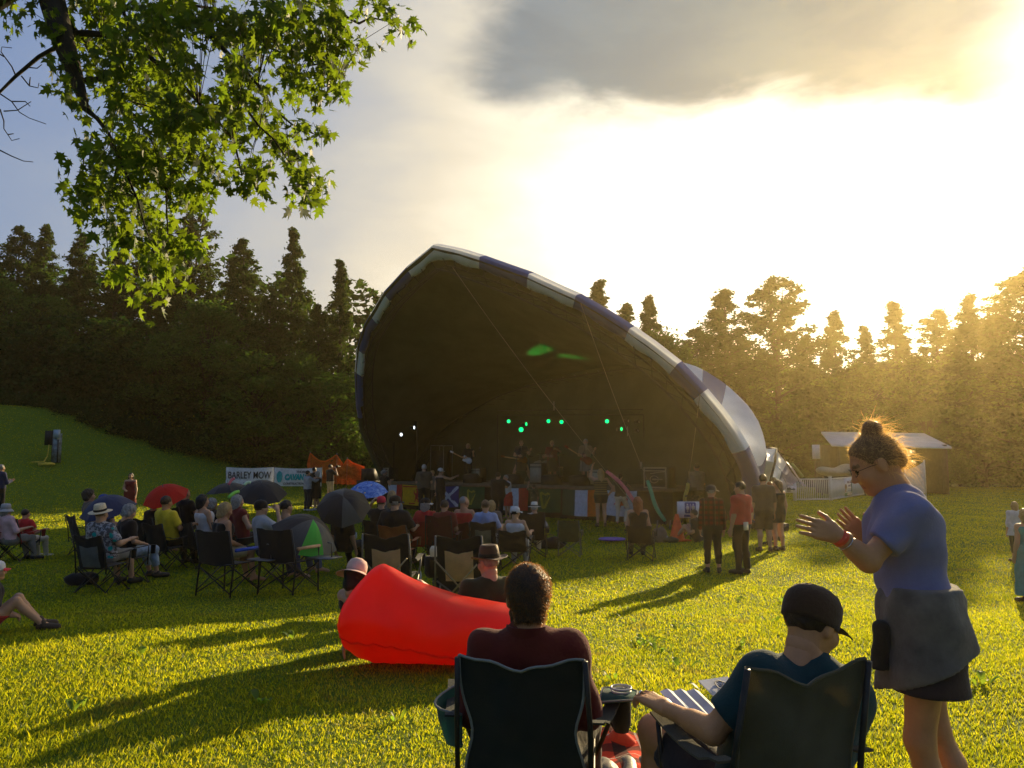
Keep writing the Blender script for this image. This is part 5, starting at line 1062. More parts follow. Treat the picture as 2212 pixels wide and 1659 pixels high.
sit('grey haired person in jeans leaning over beside the straw hat man', 284, 1090, 13.6, -38, top=SH(C_BLK, .4), bottom=TR(C_LDEN, .85), shoes=S_BLK, hair=('curly', 'grey'), lean=2, head=(0, 20, 0), armL='lap', armR='lap', group=GP); seat_chair(283, 13.4, -38, CH_BLK, 'black camp chair of the grey haired person in jeans')
def bag(label, p, d, m, yaw=0, lump=.03, name='bag'):
    e = [ell((0, 0, d[2] * .42), (d[0] / 2, d[1] / 2, d[2] * .5), .02), ell((d[0] * .18, 0, d[2] * .5), (d[0] * .3, d[1] * .42, d[2] * .45), .06), ell((-d[0] * .2, .02, d[2] * .35), (d[0] * .28, d[1] * .4, d[2] * .4), .06)]
    V, Fq = sdf_mesh(e, max(.012, d[0] * .03), [((0, 0, -1), (0, 0, 0))], folds(lump * .3, 18, 3)); root = empty(name, p, R_(yaw), label, 'bag'); nm('body', V, Fq, m, root); mb = MB(); mb.tube([(-d[0] * .2, 0, d[2] * .85), (-d[0] * .1, 0, d[2] * 1.12), (d[0] * .1, 0, d[2] * 1.12), (d[0] * .2, 0, d[2] * .85)], .010, 5); mb.build('handle', m, root, True); return root
bag('long black bag lying on the grass left of the straw hat man', ground_at(176, 1264), (.50, .26, .22), C_BLK, 8)
umbrella('open bright red umbrella among the seated people', at(352, 1052, 17.5), (-.10, -.55, 1), .50, [U_RED], depth=.28)
sit('person half hidden under the bright red umbrella', 336, 1078, 17.6, -10, top=SH(C_BLK, .4), bottom=TR(C_BLK), hair=('short', 'brown'), group=GP); seat_chair(335, 16.6, -10, CH_BLK, 'black camp chair below the red umbrella')
sit('man in bright yellow t shirt sitting before the red umbrella', 363, 1069, 15.4, -22, top=SH(C_YEL, .4), bottom=TR(C_BLK), shoes=S_BLK, hair=('short', 'brown'), armL='lap', armR='rest', skin='tan', group=GP); seat_chair(368, 15.2, -22, CH_BLK, 'black camp chair of the man in yellow')
sit('bald man sitting right behind the red umbrella', 403, 1053, 18.6, -25, top=SH(C_BLK, .3), bottom=TR(C_CHAR), hair=('bald', 'brown'), skin='ruddy', armL='lap', armR='rest', group=GP); seat_chair(402, 18.4, -25, CH_BLK, 'tall black camp chair of the bald man', top=1.05)
sit('dark haired woman in white sleeveless top right of the yellow shirt', 441, 1066, 15.8, -42, top=SH(C_WHT, -1), bottom=TR(C_NAVY), hair=('bob', 'black'), fem=True, armL='lap', armR='lap', group=GP); seat_chair(440, 15.6, -35, CH_BLK, 'black camp chair of the woman in white sleeveless top')
sit('fair haired woman with bare arms behind the first tall black chair', 490, 1084, 13.4, -45, top=SH(C_BLK, -1), bottom=TR(C_KHA, .4), hair=('bob', 'blonde'), fem=True, lean=4, head=(0, 15, 0), skin='ruddy', armL='lap', armR='lap', group=GP)
sit('grey bobbed woman in dark red top beneath the black umbrellas', 516, 1067, 15.6, -40, top=SH(C_MAR, .05), bottom=TR(C_BLK), hair=('bob', 'grey'), fem=True, armL='rest', armR='rest', group=GP); seat_chair(516, 15.3, -35, CH_BLK, 'black camp chair of the grey bobbed woman')
sit('person almost hidden between the two black umbrellas', 462, 1076, 17.0, -30, top=SH(C_BLK, .3), bottom=TR(C_BLK), hair=('curly', 'grey'), group=GP)
umbrella('flatter black umbrella with pink noodle beside it, left of two', at(492, 1043, 18.0), (-.1, -.05, 1), .50, [U_BLK], depth=.22); umbrella('larger black umbrella in front of the white banner, right of two', at(565, 1043, 17.2), (.12, -.45, 1), .56, [U_BLK], depth=.26)
def loose_noodle(label, a, b, c, col):
    mb = MB(); a, b = Vector(a), Vector(b); mb.tube([(a.lerp(b, t) + Vector((0, 0, .03 * math.sin(t * 3.1)))) - a for t in np.linspace(0, 1, 8)], .032, 8); o = mb.build('foam_noodle', fab('foam_' + c, col), None, True); o.location = a; tag(o, label, 'foam noodle')
loose_noodle('pink foam noodle sticking up over the flatter black umbrella', at(494, 1047, 17.4), at(506, 1034, 17.5), 'pink', (.80, .22, .26)); loose_noodle('pale green foam noodle lying across the black umbrella tops', at(527, 1048, 16.7), at(541, 1043, 16.8), 'palegreen', (.55, .72, .45)); loose_noodle('bright green foam noodle slanting below the black umbrella', at(494, 1075, 15.0), at(516, 1062, 15.2), 'lime', (.25, .62, .10))
sit('man in black and pink cap with white collar in tall chair', 567, 1077, 13.6, -48, .02, top=SH(C_LGREY, .4), bottom=TR(C_NAVY), hair=('short', 'black'), hatk=('cap', (C_BLK, C_PINK)), armL='lap', armR='cam', group=GP)
sit('dark haired woman in black tank top right of the tall chairs', 621, 1078, 14.2, -40, top=SH(C_BLK, -1), bottom=TR(C_DENIM), hair=('pony', 'black'), fem=True, armL='lap', armR='lap', group=GP); seat_chair(622, 14.0, -35, CH_BLK, 'black camp chair of the woman in black tank top')
def director(label, X, d, yaw, arm, table=True, s=1.0):
    root = empty('director_chair', chair_pos(X, d), R_(yaw), label, 'chair', 'tall black directors chairs', s); w = .31
    mb = MB(); mb.sheet([[Vector((x, -.30 - .10 * k - .03 * math.cos(x * 5), .52 + .50 * k - .02 * (abs(x) < .2))) for k in np.linspace(0, 1, 8)] for x in np.linspace(-w, w, 9)], .012); mb.build('backrest', CH_BLK, root, True)
    mb = MB(); mb.sheet([[Vector((x, y, .50 - .03 * math.cos(x * 5))) for y in np.linspace(-.28, .25, 6)] for x in np.linspace(-w, w, 9)], .012); mb.build('seat', CH_BLK, root, True)
    for q in (-1, 1):
        mb = MB(); mb.tube([(q * (w + .02), -.36, .0), (q * (w + .02), -.30, .52), (q * (w + .01), -.42, 1.02)], .014, 6); mb.build('leg', M_TUBE, root, True); mb = MB(); mb.tube([(q * (w + .03), .26, 0), (q * (w + .03), .25, .70)], .014, 6); mb.build('leg', M_TUBE, root, True)
        mb = MB(); mb.tube([(q * (w + .02), -.35, .10), (q * (w + .03), .26, .46)], .010, 5); mb.tube([(q * (w + .02), -.33, .46), (q * (w + .03), .26, .10)], .010, 5); mb.build('brace', M_TUBE, root, True)
        mb = MB(); mb.tube([(q * (w + .03), -.28, .715), (q * (w + .03), .27, .715)], .026, 8); mb.build('armrest', arm, root, True)
    mb = MB(); mb.tube([(-w, -.345, .08), (w, -.31, .44)], .011, 5); mb.tube([(w, -.345, .08), (-w, -.31, .44)], .011, 5); mb.tube([(-w, .262, .08), (w, .262, .44)], .011, 5); mb.tube([(w, .262, .08), (-w, .262, .44)], .011, 5); mb.build('brace', M_TUBE, root, True)
    if table: mb = MB(); mb.box((w + .27, .08, .56), (.42, .34, .02)); mb.build('side_table', M_STEEL, root); mb = MB(); mb.tube([(w + .40, .08, .56), (w + .40, .08, .78), (w + .36, .02, .80)], .012, 5); mb.build('bottle_clip', M_STEEL, root)
    return root
director('tall black directors chair with blue foam armrests', 506, 12.2, -22, fab('foam_blue', (.06, .12, .55))); director('tall black directors chair with tan armrests and side table', 634, 12.3, -22, F('tan_foam', (.55, .33, .17)))
g_ = ground_at(735, 1205); umbrella('green grey and black umbrella lying tilted on the grass', at(676, 1122, 12.6), (.50, -.35, .95), .56, [U_BLK, U_BLK, U_BLK, U_BLK, U_GRY, U_GRN, U_GRY, U_BLK], depth=.34, shaft=.6)
umbrella('large shiny black umbrella tilted beside the patterned blue one', at(741, 1072, 14.2), (.10, -.70, .75), .50, [U_BLK, U_BLK, U_GRY, U_BLK], depth=.32); umbrella('blue patterned umbrella with yellow spots behind the red cap', at(794, 1042, 17.5), (.0, -.30, 1), .46, [C_STAR], depth=.26)  # highlight on the large black umbrella painted in as grey panels
sit('person hidden beneath the large shiny black umbrella', 742, 1092, 15.0, -15, top=SH(C_BLK, .4), bottom=TR(C_BLK), hair=('short', 'brown'), group=GP)
# folded pushchair and clutter
def pushchair():
    root = empty('pushchair', ground_at(752, 1165), R_(20), 'folded pushchair with pale wheels beside the large black umbrella', 'pushchair'); mb = MB(); mb.tube([(-.2, 0, .1), (.1, .05, .95), (.22, .1, 1.0)], .013, 6); mb.tube([(.2, .0, .1), (-.1, .05, .8)], .013, 6); mb.build('frame', M_STEEL, root, True)
    for x in (-.2, .05, .2): mb = MB(); mb.lathe([(.03, -.02), (.085, -.02), (.09, 0), (.085, .02), (.03, .02)], 14, (x, 0, .09), Matrix.Rotation(R_(90), 3, 'Y')); mb.build('wheel', mat('pale_plastic', (.45, .45, .42), rough=.5), root, True)
    mb = MB(); mb.sheet([[Vector((x, .06 + .1 * k, .25 + .5 * k)) for k in (0, .3, .6, 1)] for x in (-.16, 0, .16)], .02); mb.build('seat', CH_BLK, root, True)
pushchair()
# --- middle row
sit('man in bright red cap and black shirt, arm bent outward', 825, 1069, 16.4, -10, .02, top=SH(C_BLK, .4), bottom=TR(C_BLK), hair=('short', 'brown'), hatk=('cap', (F('cap_red', (.58, .03, .06)),) * 2), armL='head', armR='lap', b=1.15, group=GP); seat_chair(825, 16.1, -10, CH_BLK, 'black camp chair of the red capped man')
sit('heavy man in black cap and black shirt in a rust chair', 855, 1068, 15.2, -12, .02, top=SH(C_BLK, .45), bottom=TR(C_BLK), hair=('short', 'grey'), hatk=('cap', (C_BLK, C_BLK), -40), armL='rest', armR='rest', b=1.3, group=GP); seat_chair(862, 14.8, -10, CH_ORG, 'rust coloured camp chair of the heavy man', w=.54)
sit('fair haired child like figure behind the heavy man', 848, 1058, 18.5, -10, top=SH(C_GREY, .3), bottom=TR(C_BLK), hair=('long', 'blonde'), fem=True, group=GP)
sit('bearded person in red top with black cap between rust and maroon chairs', 920, 1073, 16.2, -15, .02, top=SH(C_RED, .5), bottom=TR(C_BLK), hair=('bob', 'grey'), hatk=('cap', (C_BLK, C_WHT), -70), armL='rest', armR='rest', group=GP); seat_chair(918, 15.8, -12, CH_RED, 'bright red camp chair left of the maroon chair')
sit('dark haired man in a maroon chair left of the bald one', 961, 1078, 16.0, -8, top=SH(C_MAR, .4), bottom=TR(C_BLK), hair=('short', 'black'), armL='rest', armR='lap', group=GP); seat_chair(957, 15.7, -8, CH_MAR, 'tall maroon camp chair with the dark haired man', top=1.0)
sit('balding grey man in red tank top turning his head', 1003, 1070, 16.8, -20, top=SH(C_RED, -1), bottom=TR(C_NAVY), hair=('thinning', 'grey'), skin='ruddy', head=(-35, 0, 0), armL='rest', armR='rest', group=GP); seat_chair(998, 16.5, -12, CH_MAR, 'low maroon camp chair of the balding man', top=.82)
sit('woman in pale blue t shirt in an olive backed chair', 1049, 1078, 15.8, -6, top=SH(C_BLUE, .45), bottom=TR(C_WHT), hair=('short', 'lbrown'), fem=True, armL='rest', armR='rest', group=GP); camp_chair('black camp chair with olive back panel', chair_pos(1049, 15.5), -6, CH_BLK, panel=CH_OLV)
sit('fair haired person beside the woman in pale blue t shirt', 1062, 1079, 17.6, -10, top=SH(C_TAUPE, .4), bottom=TR(C_BLK), hair=('bob', 'blonde'), fem=True, group=GP)
sit('woman in white cap and white tank top in a black chair', 1113, 1091, 15.2, -10, .02, top=SH(C_WHT, -1), bottom=TR(C_LGREY), hair=('short', 'black'), hatk=('visorcap', (C_WHT, C_WHT), -35), fem=True, armL='rest', armR='rest', head=(-25, 0, 0), group=GP); seat_chair(1112, 14.9, -8, CH_BLK, 'black camp chair of the woman in white cap', top=.78)
sit('person in white wide brimmed hat hidden by a tall black chair', 1154, 1081, 17.4, 0, .05, top=SH(C_LGREY, .5), bottom=TR(C_CRM), hair=('short', 'white'), hatk=('panama', (M_WSTRAW, C_BLK)), armL='rest', armR='rest', group=GP); seat_chair(1149, 17.1, -4, CH_BLK, 'tall black camp chair below the white hat', top=.98, w=.56, panel=CH_BLK)
seat_chair(1229, 17.2, -8, CH_GRN, 'empty green camp chair at the right end of the row', tube=M_TUBEG, vee=.01, s=.88)
bag('black bag on the grass between white hat and empty green chair', ground_at(1188, 1186), (.75, .3, .30), C_BLK, 5)
for X, yw, lab in ((850, -3, 'empty black and tan camp chair behind the pink hat'), (1001, -4, 'empty black and tan camp chair with a cup in its pouch beside the brown hat')):
    c = camp_chair(lab, chair_pos(X, 10.2), yw, CH_BLK, None, panel=CH_TAN, s=1.1, w=.52, top=.93, vee=.07, tube=M_TUBEG); mb = MB(); mb.tube([(-.26, -.44, .66), (.24, -.33, .10)], .010, 6); mb.tube([(.26, -.44, .66), (-.24, -.33, .10)], .010, 6); mb.build('back_brace', mat('brass_tube', (.30, .24, .13), rough=.4, metal=.5), c, True)
mb = MB(); mb.lathe([(.08, -.25), (.12, -.2), (.12, .0), (.11, .02)], 14); o = mb.build('pouch', C_BLK, None, True); o.location = at(937, 1205, 10.2); tag(o, 'black pouch hanging from the left arm of a tan chair', 'pouch'); mb = MB(); mb.lathe([(0, 0), (.05, 0), (.055, .1), (.03, .14), (0, .14)], 12); o = mb.build('cup', mat('clear_plastic', (.5, .52, .5), rough=.15, trans=.4), None, True); o.location = at(937, 1203, 10.2); tag(o, 'pale cup standing in the hanging black pouch', 'cup')
# --- red haired woman and clutter
sit('red haired woman in black straps sitting below the pink noodle', 1376, 1072, 17.0, -5, top=SH(C_BLK, -1), bottom=TR(C_CAMO), hair=('long', 'red'), fem=True, lean=4, armL='lap', armR='lap', shoes=S_BLK, group=GP); seat_chair(1381, 16.7, -15, CH_BLK, 'low black camp chair of the red haired woman hung with bags', top=.74)
bag('black bag below the chair of the red haired woman', ground_at(1395, 1178), (.42, .3, .26), C_BLK, 0); bag('grey rucksack leaning on the chair of the red haired woman', ground_at(1425, 1172), (.36, .26, .40), C_TAUPE, 20); bag('flat dark bundle at the far end of the clutter near the cone', ground_at(1448, 1172), (.38, .22, .13), C_OLV, 8)
for i, (X, Y, lab) in enumerate(((1440, 1176, 'clear plastic cup standing left beside the clutter'), (1453, 1178, 'clear plastic cup standing right beside the clutter'))): mb = MB(); mb.lathe([(.03, 0), (.042, .12), (.038, .12), (.028, .006)], 12); o = mb.build('plastic_cup', mat('clear_plastic', (.5, .52, .5), rough=.15, trans=.4), None, True); o.location = ground_at(X, Y - 9); tag(o, lab, 'cup')
mb = MB(); mb.lathe([(0, .03), (.22, .03), (.33, .05), (.35, .03), (.34, .01), (0, .012)], 28); o = mb.build('play_disc', fab('purple_foam', (.10, .05, .34)), None, True); o.location = ground_at(1322, 1171) + Vector((0, 0, .05)); tag(o, 'purple disc lying on the grass left of the red haired woman', 'disc')
def cone_(label, p, m, h, r): root = empty('traffic_cone', p, .3, label, 'traffic cone'); mb = MB(); mb.lathe([(r, .03), (r * .95, .04), (r * .22, h), (r * .16, h + .01), (0, h + .01)], 18); mb.build('body', m, root, True); mb = MB(); mb.box((0, 0, .018), (r * 2.5, r * 2.5, .036)); mb.build('base', m, root)
cone_('tall orange traffic cone standing under the restroom sign', ground_at(1463, 1168), mat('cone_orange', (.82, .10, .02), rough=.4, trans=.2, tcol=(.9, .15, .02)), .68, .22); cone_('pale grey cone in the shade before the stage end', ground_at(1489 - 2, 1118), mat('cone_pale', (.40, .40, .38), rough=.6), .85, .24)
# --- dancers and standing people
GD = 'people dancing before the stage'
stand('grey haired man in brown t shirt standing before the yellow flag', 915, 1003, 1112, 5, top=SH(F('brown_tee', (.10, .08, .055)), .42, .08), bottom=TR(C_BLK), shoes=S_BLK, hair=('short', 'white'), b=1.2, armL='lap', armR='lap', group=GD)
stand('woman in white cap and black tank top pointing at the band', 951, 1010, 1116, -35, .02, top=SH(C_BLK, -1), bottom=TR(C_BLK), shoes=S_BLK, hair=('pony', 'brown'), hatk=('cap', (C_WHT, C_WHT)), fem=True, armL='hang', armR='point', group=GD)
stand('fair person half hidden between brown t shirt and white cap', 933, 1016, 1108, 150, top=SH(C_TAUPE, .3), bottom=TR(C_BLK), hair=('short', 'blonde'), group=GD)
stand('woman in black clapping beside the loudspeaker stack', 829, 1014, 1108, -40, top=SH(C_BLK, .2), bottom=TR(C_BLK), hair=('pony', 'grey'), fem=True, armL='clap', armR='clap', group=GD)
stand('large dancer in black shirt hugging a partner', 1076, 1020, 1128, -20, top=SH(C_BLK, .5, .1), bottom=TR(C_BLK), hair=('short', 'black'), b=1.35, armL='hug', armR='hug', group=GD)
stand('dancer in white top and red skirt held by the large black shirt', 1097, 1026, 1122, 130, top=SH(C_WHT, .1), bottom=('skirt', C_RED, .42), hair=('short', 'grey'), fem=True, armL='hug', armR='hug', lean=10, group=GD)
stand('dancer in camouflage with one arm raised before the harp flag', 1153, 1046, 1120, 20, top=SH(C_CAMO, .5, .1), bottom=TR(C_BRN), hair=('short', 'brown'), armL='up', armR='hang', group=GD)
stand('blonde woman in striped top and black shorts with raised fist', 1299, 1012, 1138, 0, top=SH(C_STRP, -1, .02), bottom=TR(C_BLK, .26), hair=('long', 'blonde'), fem=True, armL='up', armR='hips', shoes=S_BRN, b=1.06, group=GD)
stand('dark haired dancer in brown top and cream trousers', 1341, 1022, 1132, -15, top=SH(C_BRN, .1), bottom=TR(C_CRM), hair=('pony', 'black'), fem=True, armL='clap', armR='hug', legR=((.22, .16, .52), (.16, -.06, .085)), group=GD)
stand('man in grey t shirt and camouflage shorts standing behind the sign', 1508, 1000, 1128, 5, top=SH(C_GREY, .45, .06), bottom=TR(C_CAMO, .5), shoes=S_BLK, hair=('buzz', 'black'), armL='phone', armR='phone', group=GD)
p_ = ground_at(1508, 1170); person('person in black sitting low on the grass behind the plaid shirt', p_, 55, 1.6, 'ground', top=SH(C_BLK, .4), bottom=TR(C_BLK), shoes=S_WHT, hair=('short', 'black'), armL='lap', armR='lap', lean=10)
GT = 'people standing in a group by the restroom sign'
stand('woman in red plaid shirt and grey cap standing with arms down', 1541, 1046, 1238, -8, .02, top=SH(C_PLAID, .95, .12), bottom=TR(C_BLK, .88), shoes=S_BLK, hair=('short', 'grey'), hatk=('cap', (C_CHAR, C_CHAR), -40), fem=True, head=(-25, 0, 0), group=GT, h=.015)
stand('dark haired man in red t shirt with sunglasses on his head', 1604, 1040, 1240, 32, top=SH(F('coral_red', (.46, .045, .035)), .45, .02), bottom=TR(C_BLK), shoes=S_BLK, hair=('short', 'black'), head=(20, 6, 0), armR='hang', armL='hang', b=1.12, group=GT, h=.015)
mb = MB(); mb.box((0, 0, 0), (.10, .03, .15)); o = mb.build('cloth_pocket', C_CRM, bpy.data.objects[[k for k in PJ][-1]]); o.location = (-.05, -.16, .90)
stand('tall man in brown shirt and shorts seen from behind', 1653, 1024, 1192, -5, top=SH(F('brown_shirt', (.11, .075, .05)), .5, .12), bottom=TR(C_BRN, .5), shoes=S_BLK, hair=('short', 'brown'), b=1.12, group=GT)
stand('young woman with long brown hair and bare shoulders looking back', 1683, 1036, 1190, 20, top=SH(C_BLK, -1), bottom=TR(C_BLK, .28), shoes=S_BRN, hair=('long', 'lbrown'), fem=True, head=(60, 0, 0), group=GT)
stand('curly haired person hidden behind the tall brown shirt', 1675, 1032, 1168, 10, top=SH(C_CHAR, .4), bottom=TR(C_BRN, .5), hair=('curly', 'brown'), shoes=S_BLK, group=GT); stand('red haired person whose head shows behind the tall brown shirt', 1667, 1040, 1178, 10, top=SH(C_BRN, .4), bottom=TR(C_BRN, .5), hair=('short', 'red'), shoes=S_BLK, group=GT)
stand('fair haired woman in white blouse walking at the right edge', 2199, 1083, 1214, -8, top=SH(C_WHT, .7, .20), bottom=TR(C_OLV, .8), hair=('bob', 'blonde'), fem=True, shoes=S_BLK); stand('woman in long teal dress at the right picture edge', 2226, 1098, 1302, 5, top=('dress', C_TEAL, -1, .80), hair=('long', 'blonde'), fem=True, shoes=S_BLK)
# --- left background: couple, photographer
stand('man in pale grey shirt dancing before the teal banner', 663, 1016, 1104, -40, top=SH(C_LGREY, 1.0), bottom=TR(C_CHAR), shoes=S_WHT, hair=('short', 'black'), armL='hug', armR='hug', group=GD); stand('woman in black dress dancing with the pale grey shirt', 683, 1017, 1103, 60, top=('dress', C_BLK, -1, .42), hair=('bob', 'grey'), fem=True, shoes=S_WHT, armL='hug', armR='hug', group=GD)
stand('tall dark haired person behind the dancing couple', 677, 1009, 1096, -20, top=SH(C_BLK, .4), bottom=TR(C_BLK), hair=('short', 'black'), shoes=S_BLK, group=GD)
ph = stand('photographer in black shirt and khaki shorts raising a camera', 714, 1003, 1066, -35, d=39.5, top=SH(C_BLK, .4, .14), bottom=TR(C_KHA, .52), shoes=S_BLK, hair=('short', 'black'), armL='cam', armR='cam')
q = jw(ph, 'wrR') + Vector((.05, .14, .10)); root = empty('camera', q, R_(-35), 'black camera with long lens held by the photographer', 'camera'); mb = MB(); mb.box((0, 0, 0), (.15, .08, .10)); mb.box((0, 0, .06), (.06, .06, .04)); mb.build('camera_body', M_BLK, root); mb = MB(); mb.lathe([(.035, .03), (.04, .18), (.03, .18)], 12, M=Matrix.Rotation(R_(-90), 3, 'X')); mb.build('lens', M_BLK, root, True)
# --- band
GB = 'musicians on stage'
def muso(label, X, v, yaw, **kw): return person(label, on_stage(X, v), yaw, kw.pop('ht', 1.76), 'stand', group=GB, **kw)
def guitar(label, o, m, ang, ofs=(0, .18, 1.0), bass=False):
    root = empty('guitar', Vector(o.location) + Matrix.Rotation(o.rotation_euler[2], 3, 'Z') @ Vector(ofs), o.rotation_euler[2], label, 'guitar', 'guitars'); M = Matrix.Rotation(R_(ang), 3, 'Y'); k = 1.12 if bass else 1.0
    pts = [(-.22, .09), (-.26, 0), (-.22, -.12), (-.10, -.15), (0, -.11), (.08, -.13), (.18, -.12), (.17, -.05), (.13, 0), (.18, .07), (.2, .13), (.10, .12), (0, .10), (-.10, .14)]
    mb = MB(); mb.prism([(x * k, z * k) for x, z in pts], -.022, .022, M); mb.build('body', m, root); mb = MB(); mb.box(M @ Vector((.40 * k, .012, 0)), (.62 * k, .025, .05), M=M); mb.build('neck', mat('maple_neck', (.40, .26, .12), rough=.4), root); mb = MB(); mb.box(M @ Vector((.78 * k, .012, .01)), (.17, .02, .075), M=M); mb.build('headstock', m, root)
G_W = mat('guitar_white', (.72, .74, .78), rough=.25); G_B = mat('guitar_brown', (.18, .07, .02), rough=.25); G_R = mat('guitar_red', (.22, .03, .02), rough=.25)
o = muso('musician in black playing a white electric guitar', 1012, 2.2, 165, top=SH(C_BLK, .5), bottom=TR(C_BLK), hair=('long', 'blonde'), shoes=S_BLK, armL='fret', armR='strum'); guitar('white electric guitar of the musician in black', o, G_W, -25)
o = muso('bearded musician in dark kilt with legs wide apart', 1126, 2.0, 180, ht=1.84, top=SH(C_CHAR, .3), bottom=('skirt', C_BRN, .44), hair=('short', 'lbrown'), b=1.15, shoes=S_BLK, armL='fret', armR='strum', legL=((-.26, .04, .50), (-.40, 0, .085)), legR=((.26, .02, .50), (.42, -.04, .085))); guitar('dark guitar of the kilted musician', o, G_B, -8)
o = muso('singer with fiddle in the middle of the stage', 1192, 2.2, 178, ht=1.80, top=SH(C_MAR, .4), bottom=('skirt', C_BRN, .46), hair=('short', 'blonde'), armL='neck', armR='strum', shoes=S_BLK, b=1.1); root = empty('fiddle', jw(o, 'neck') + Vector((.02, -.16, -.02)), .3, 'brown fiddle under the chin of the singer', 'fiddle'); mb = MB(); mb.prism([(-.10, .05), (-.12, 0), (-.10, -.05), (-.03, -.035), (.06, -.055), (.12, 0), (.06, .055), (-.03, .035)], -.02, .02, Matrix.Rotation(R_(75), 3, 'X')); mb.build('body', G_B, root); mb = MB(); mb.box((.22, 0, 0), (.22, .02, .02)); mb.build('neck', M_BLK, root)
o = muso('bass player in grey kilt near the sloping guy rope', 1264, 1.9, 172, ht=1.82, top=SH(C_TAUPE, .4), bottom=('skirt', C_GREY, .44), hair=('short', 'grey'), shoes=S_BLK, armL='fret', armR='strum'); guitar('long necked brown bass guitar angled upward', o, G_R, -32, bass=True)
p_ = on_stage(1174, 4.2); person('drummer seated behind the drum kit', p_, 185, 1.76, 'sit', top=SH(C_CHAR, .3), bottom=TR(C_BLK), hair=('short', 'brown'), armL='hold', armR='hold', group=GB)
# ================================================================ THINGS AROUND THE LAWN
def pedestal():
    p = ground_at(121, 999); root = empty('power_pedestal', p, R_(-15), 'grey electrical post with open black box on the left bank', 'power post'); mb = MB(); mb.box((0, 0, .70), (.30, .26, 1.40)); mb.box((.02, -.14, .5), (.10, .03, .8)); mb.build('post', mat('worn_metal', (.20, .24, .25), rough=.6, var=.8, nscale=5, metal=.3), root)
    mb = MB(); mb.box((-.38, -.02, 1.18), (.44, .28, .70)); mb.build('black_box', M_BLK, root); mb = MB(); mb.box((.10, -.15, 1.36), (.30, .12, .42)); mb.build('meter_box', mat('pale_metal', (.36, .42, .48), rough=.45, metal=.3), root)
    for x in (-.16, .17): mb = MB(); mb.tube([(x, -.1, 0), (x, -.12, 1.1)], .03, 6); mb.build('conduit', M_DSTEEL, root, True)
    h = empty('garden_hose', ground_at(100, 1006), 0, 'yellow coiled hose lying beside the electrical post', 'hose'); mb = MB(); mb.tube([(.34 * math.cos(a) * (1 - a * .004), .30 * math.sin(a), .05 + .012 * a / 6 + .03 * math.sin(a * 1.3)) for a in np.linspace(0, 25, 120)], .035, 6); mb.build('coil', mat('hose_yellow', (.62, .46, .05), rough=.5), h, True); d = p - h.location
    mb = MB(); mb.tube([(.34, 0, .05), d + Vector((-.35, -.35, .02)), d + Vector((-.30, -.20, .4)), d + Vector((-.33, -.10, .85))], .022, 6); mb.tube([d + Vector((-.3, -.2, .3)), d + Vector((-.25, -.6, .03)), d + Vector((-.3, -1.4, .02))], .022, 6); mb.build('hose_end', MATS['hose_yellow'], h, True)
pedestal()
M_BAN = fab('banner_vinyl', (.66, .66, .68), bump=.1, rough=.5, spec=.3); M_INK = mat('ink_black', (.02, .02, .022), rough=.6); M_INKG = mat('ink_grey', (.16, .16, .17), rough=.6); M_INKT = mat('ink_teal', (.01, .33, .36), rough=.6)
def banner(X0, X1, Ya, Yb, d, label, fill, sag=.05):
    a, b = at(X0, Ya, d), at(X1, Ya, d - .3); h = at(X0, Ya, d).z - at(X0, Yb, d).z; w = (b - a).length; c = (a + b) / 2; root = empty('banner', (c.x, c.y, c.z - h), math.atan2(b.y - a.y, b.x - a.x), label, 'banner', 'sponsor banners on the lawn')
    mb = MB(); mb.sheet([[Vector((x, .02 * math.sin(x * 7 + z * 9), z * h - (sag * math.cos(x / w * math.pi) if z > .5 else 0) * (2 * z - 1) * 1.0)) for z in np.linspace(0, 1, 9)] for x in np.linspace(-w / 2, w / 2, 17)], .006); mb.build('sheet', M_BAN, root, True)
    for q in (-1, 1): mb = MB(); mb.tube([(q * w / 2, .03, -.15), (q * w / 2, .03, h + .04)], .022, 6); mb.build('post', M_TUBE, root)
    fill(root, w, h); return root
def fl1(r, w, h):
    t = text_mesh('lettering', 'BARLEY MOW', h * .52, M_INK, r, bold=.004, sx=w * .93 / (h * .52 * 6.55)); t.location = (0, -.05, h * .56); t = text_mesh('lettering', 'BREWPUB', h * .17, M_INKG, r, bold=.002); t.location = (w * .02, -.05, h * .13)
def fl2(r, w, h):
    t = text_mesh('lettering', 'THOMAS', h * .17, M_INKG, r, shear=.25, bold=.008); t.location = (w * .10, -.05, h * .76); t = text_mesh('lettering', 'CAVANAGH', h * .40, M_INKT, r, shear=.15, bold=.03, sx=w * .66 / (h * .40 * 5.6)); t.location = (w * .06, -.06, h * .47); t = text_mesh('lettering', 'CONSTRUCTION LTD', h * .15, M_INKG, r, shear=.25, bold=.008); t.location = (-w * .02, -.05, h * .13)
    mb = MB(); mb.ball((-w * .38, -.05, h * .50), h * .34, 10, (.50, .02, .92)); mb.build('emblem', M_INKT, r, True)
banner(489, 592, 1009, 1050, 38.5, 'white banner lettered BARLEY MOW on the lawn', fl1); banner(593, 695, 1010, 1050, 37.8, 'white banner with teal lettering and CONSTRUCTION below', fl2)
mb = MB(); mb.box((0, 0, .6), (.10, .03, 1.2)); mb.tube([(0, 0, 1.2), (0, 0, 1.26)], [.06, .01], 4); o = mb.build('wooden_stake', mat('raw_wood', (.42, .26, .11), rough=.8, nscale=12, var=.3)); o.location = chair_pos(540, 39.2); tag(o, 'short wooden stake standing up behind the first banner', 'stake')
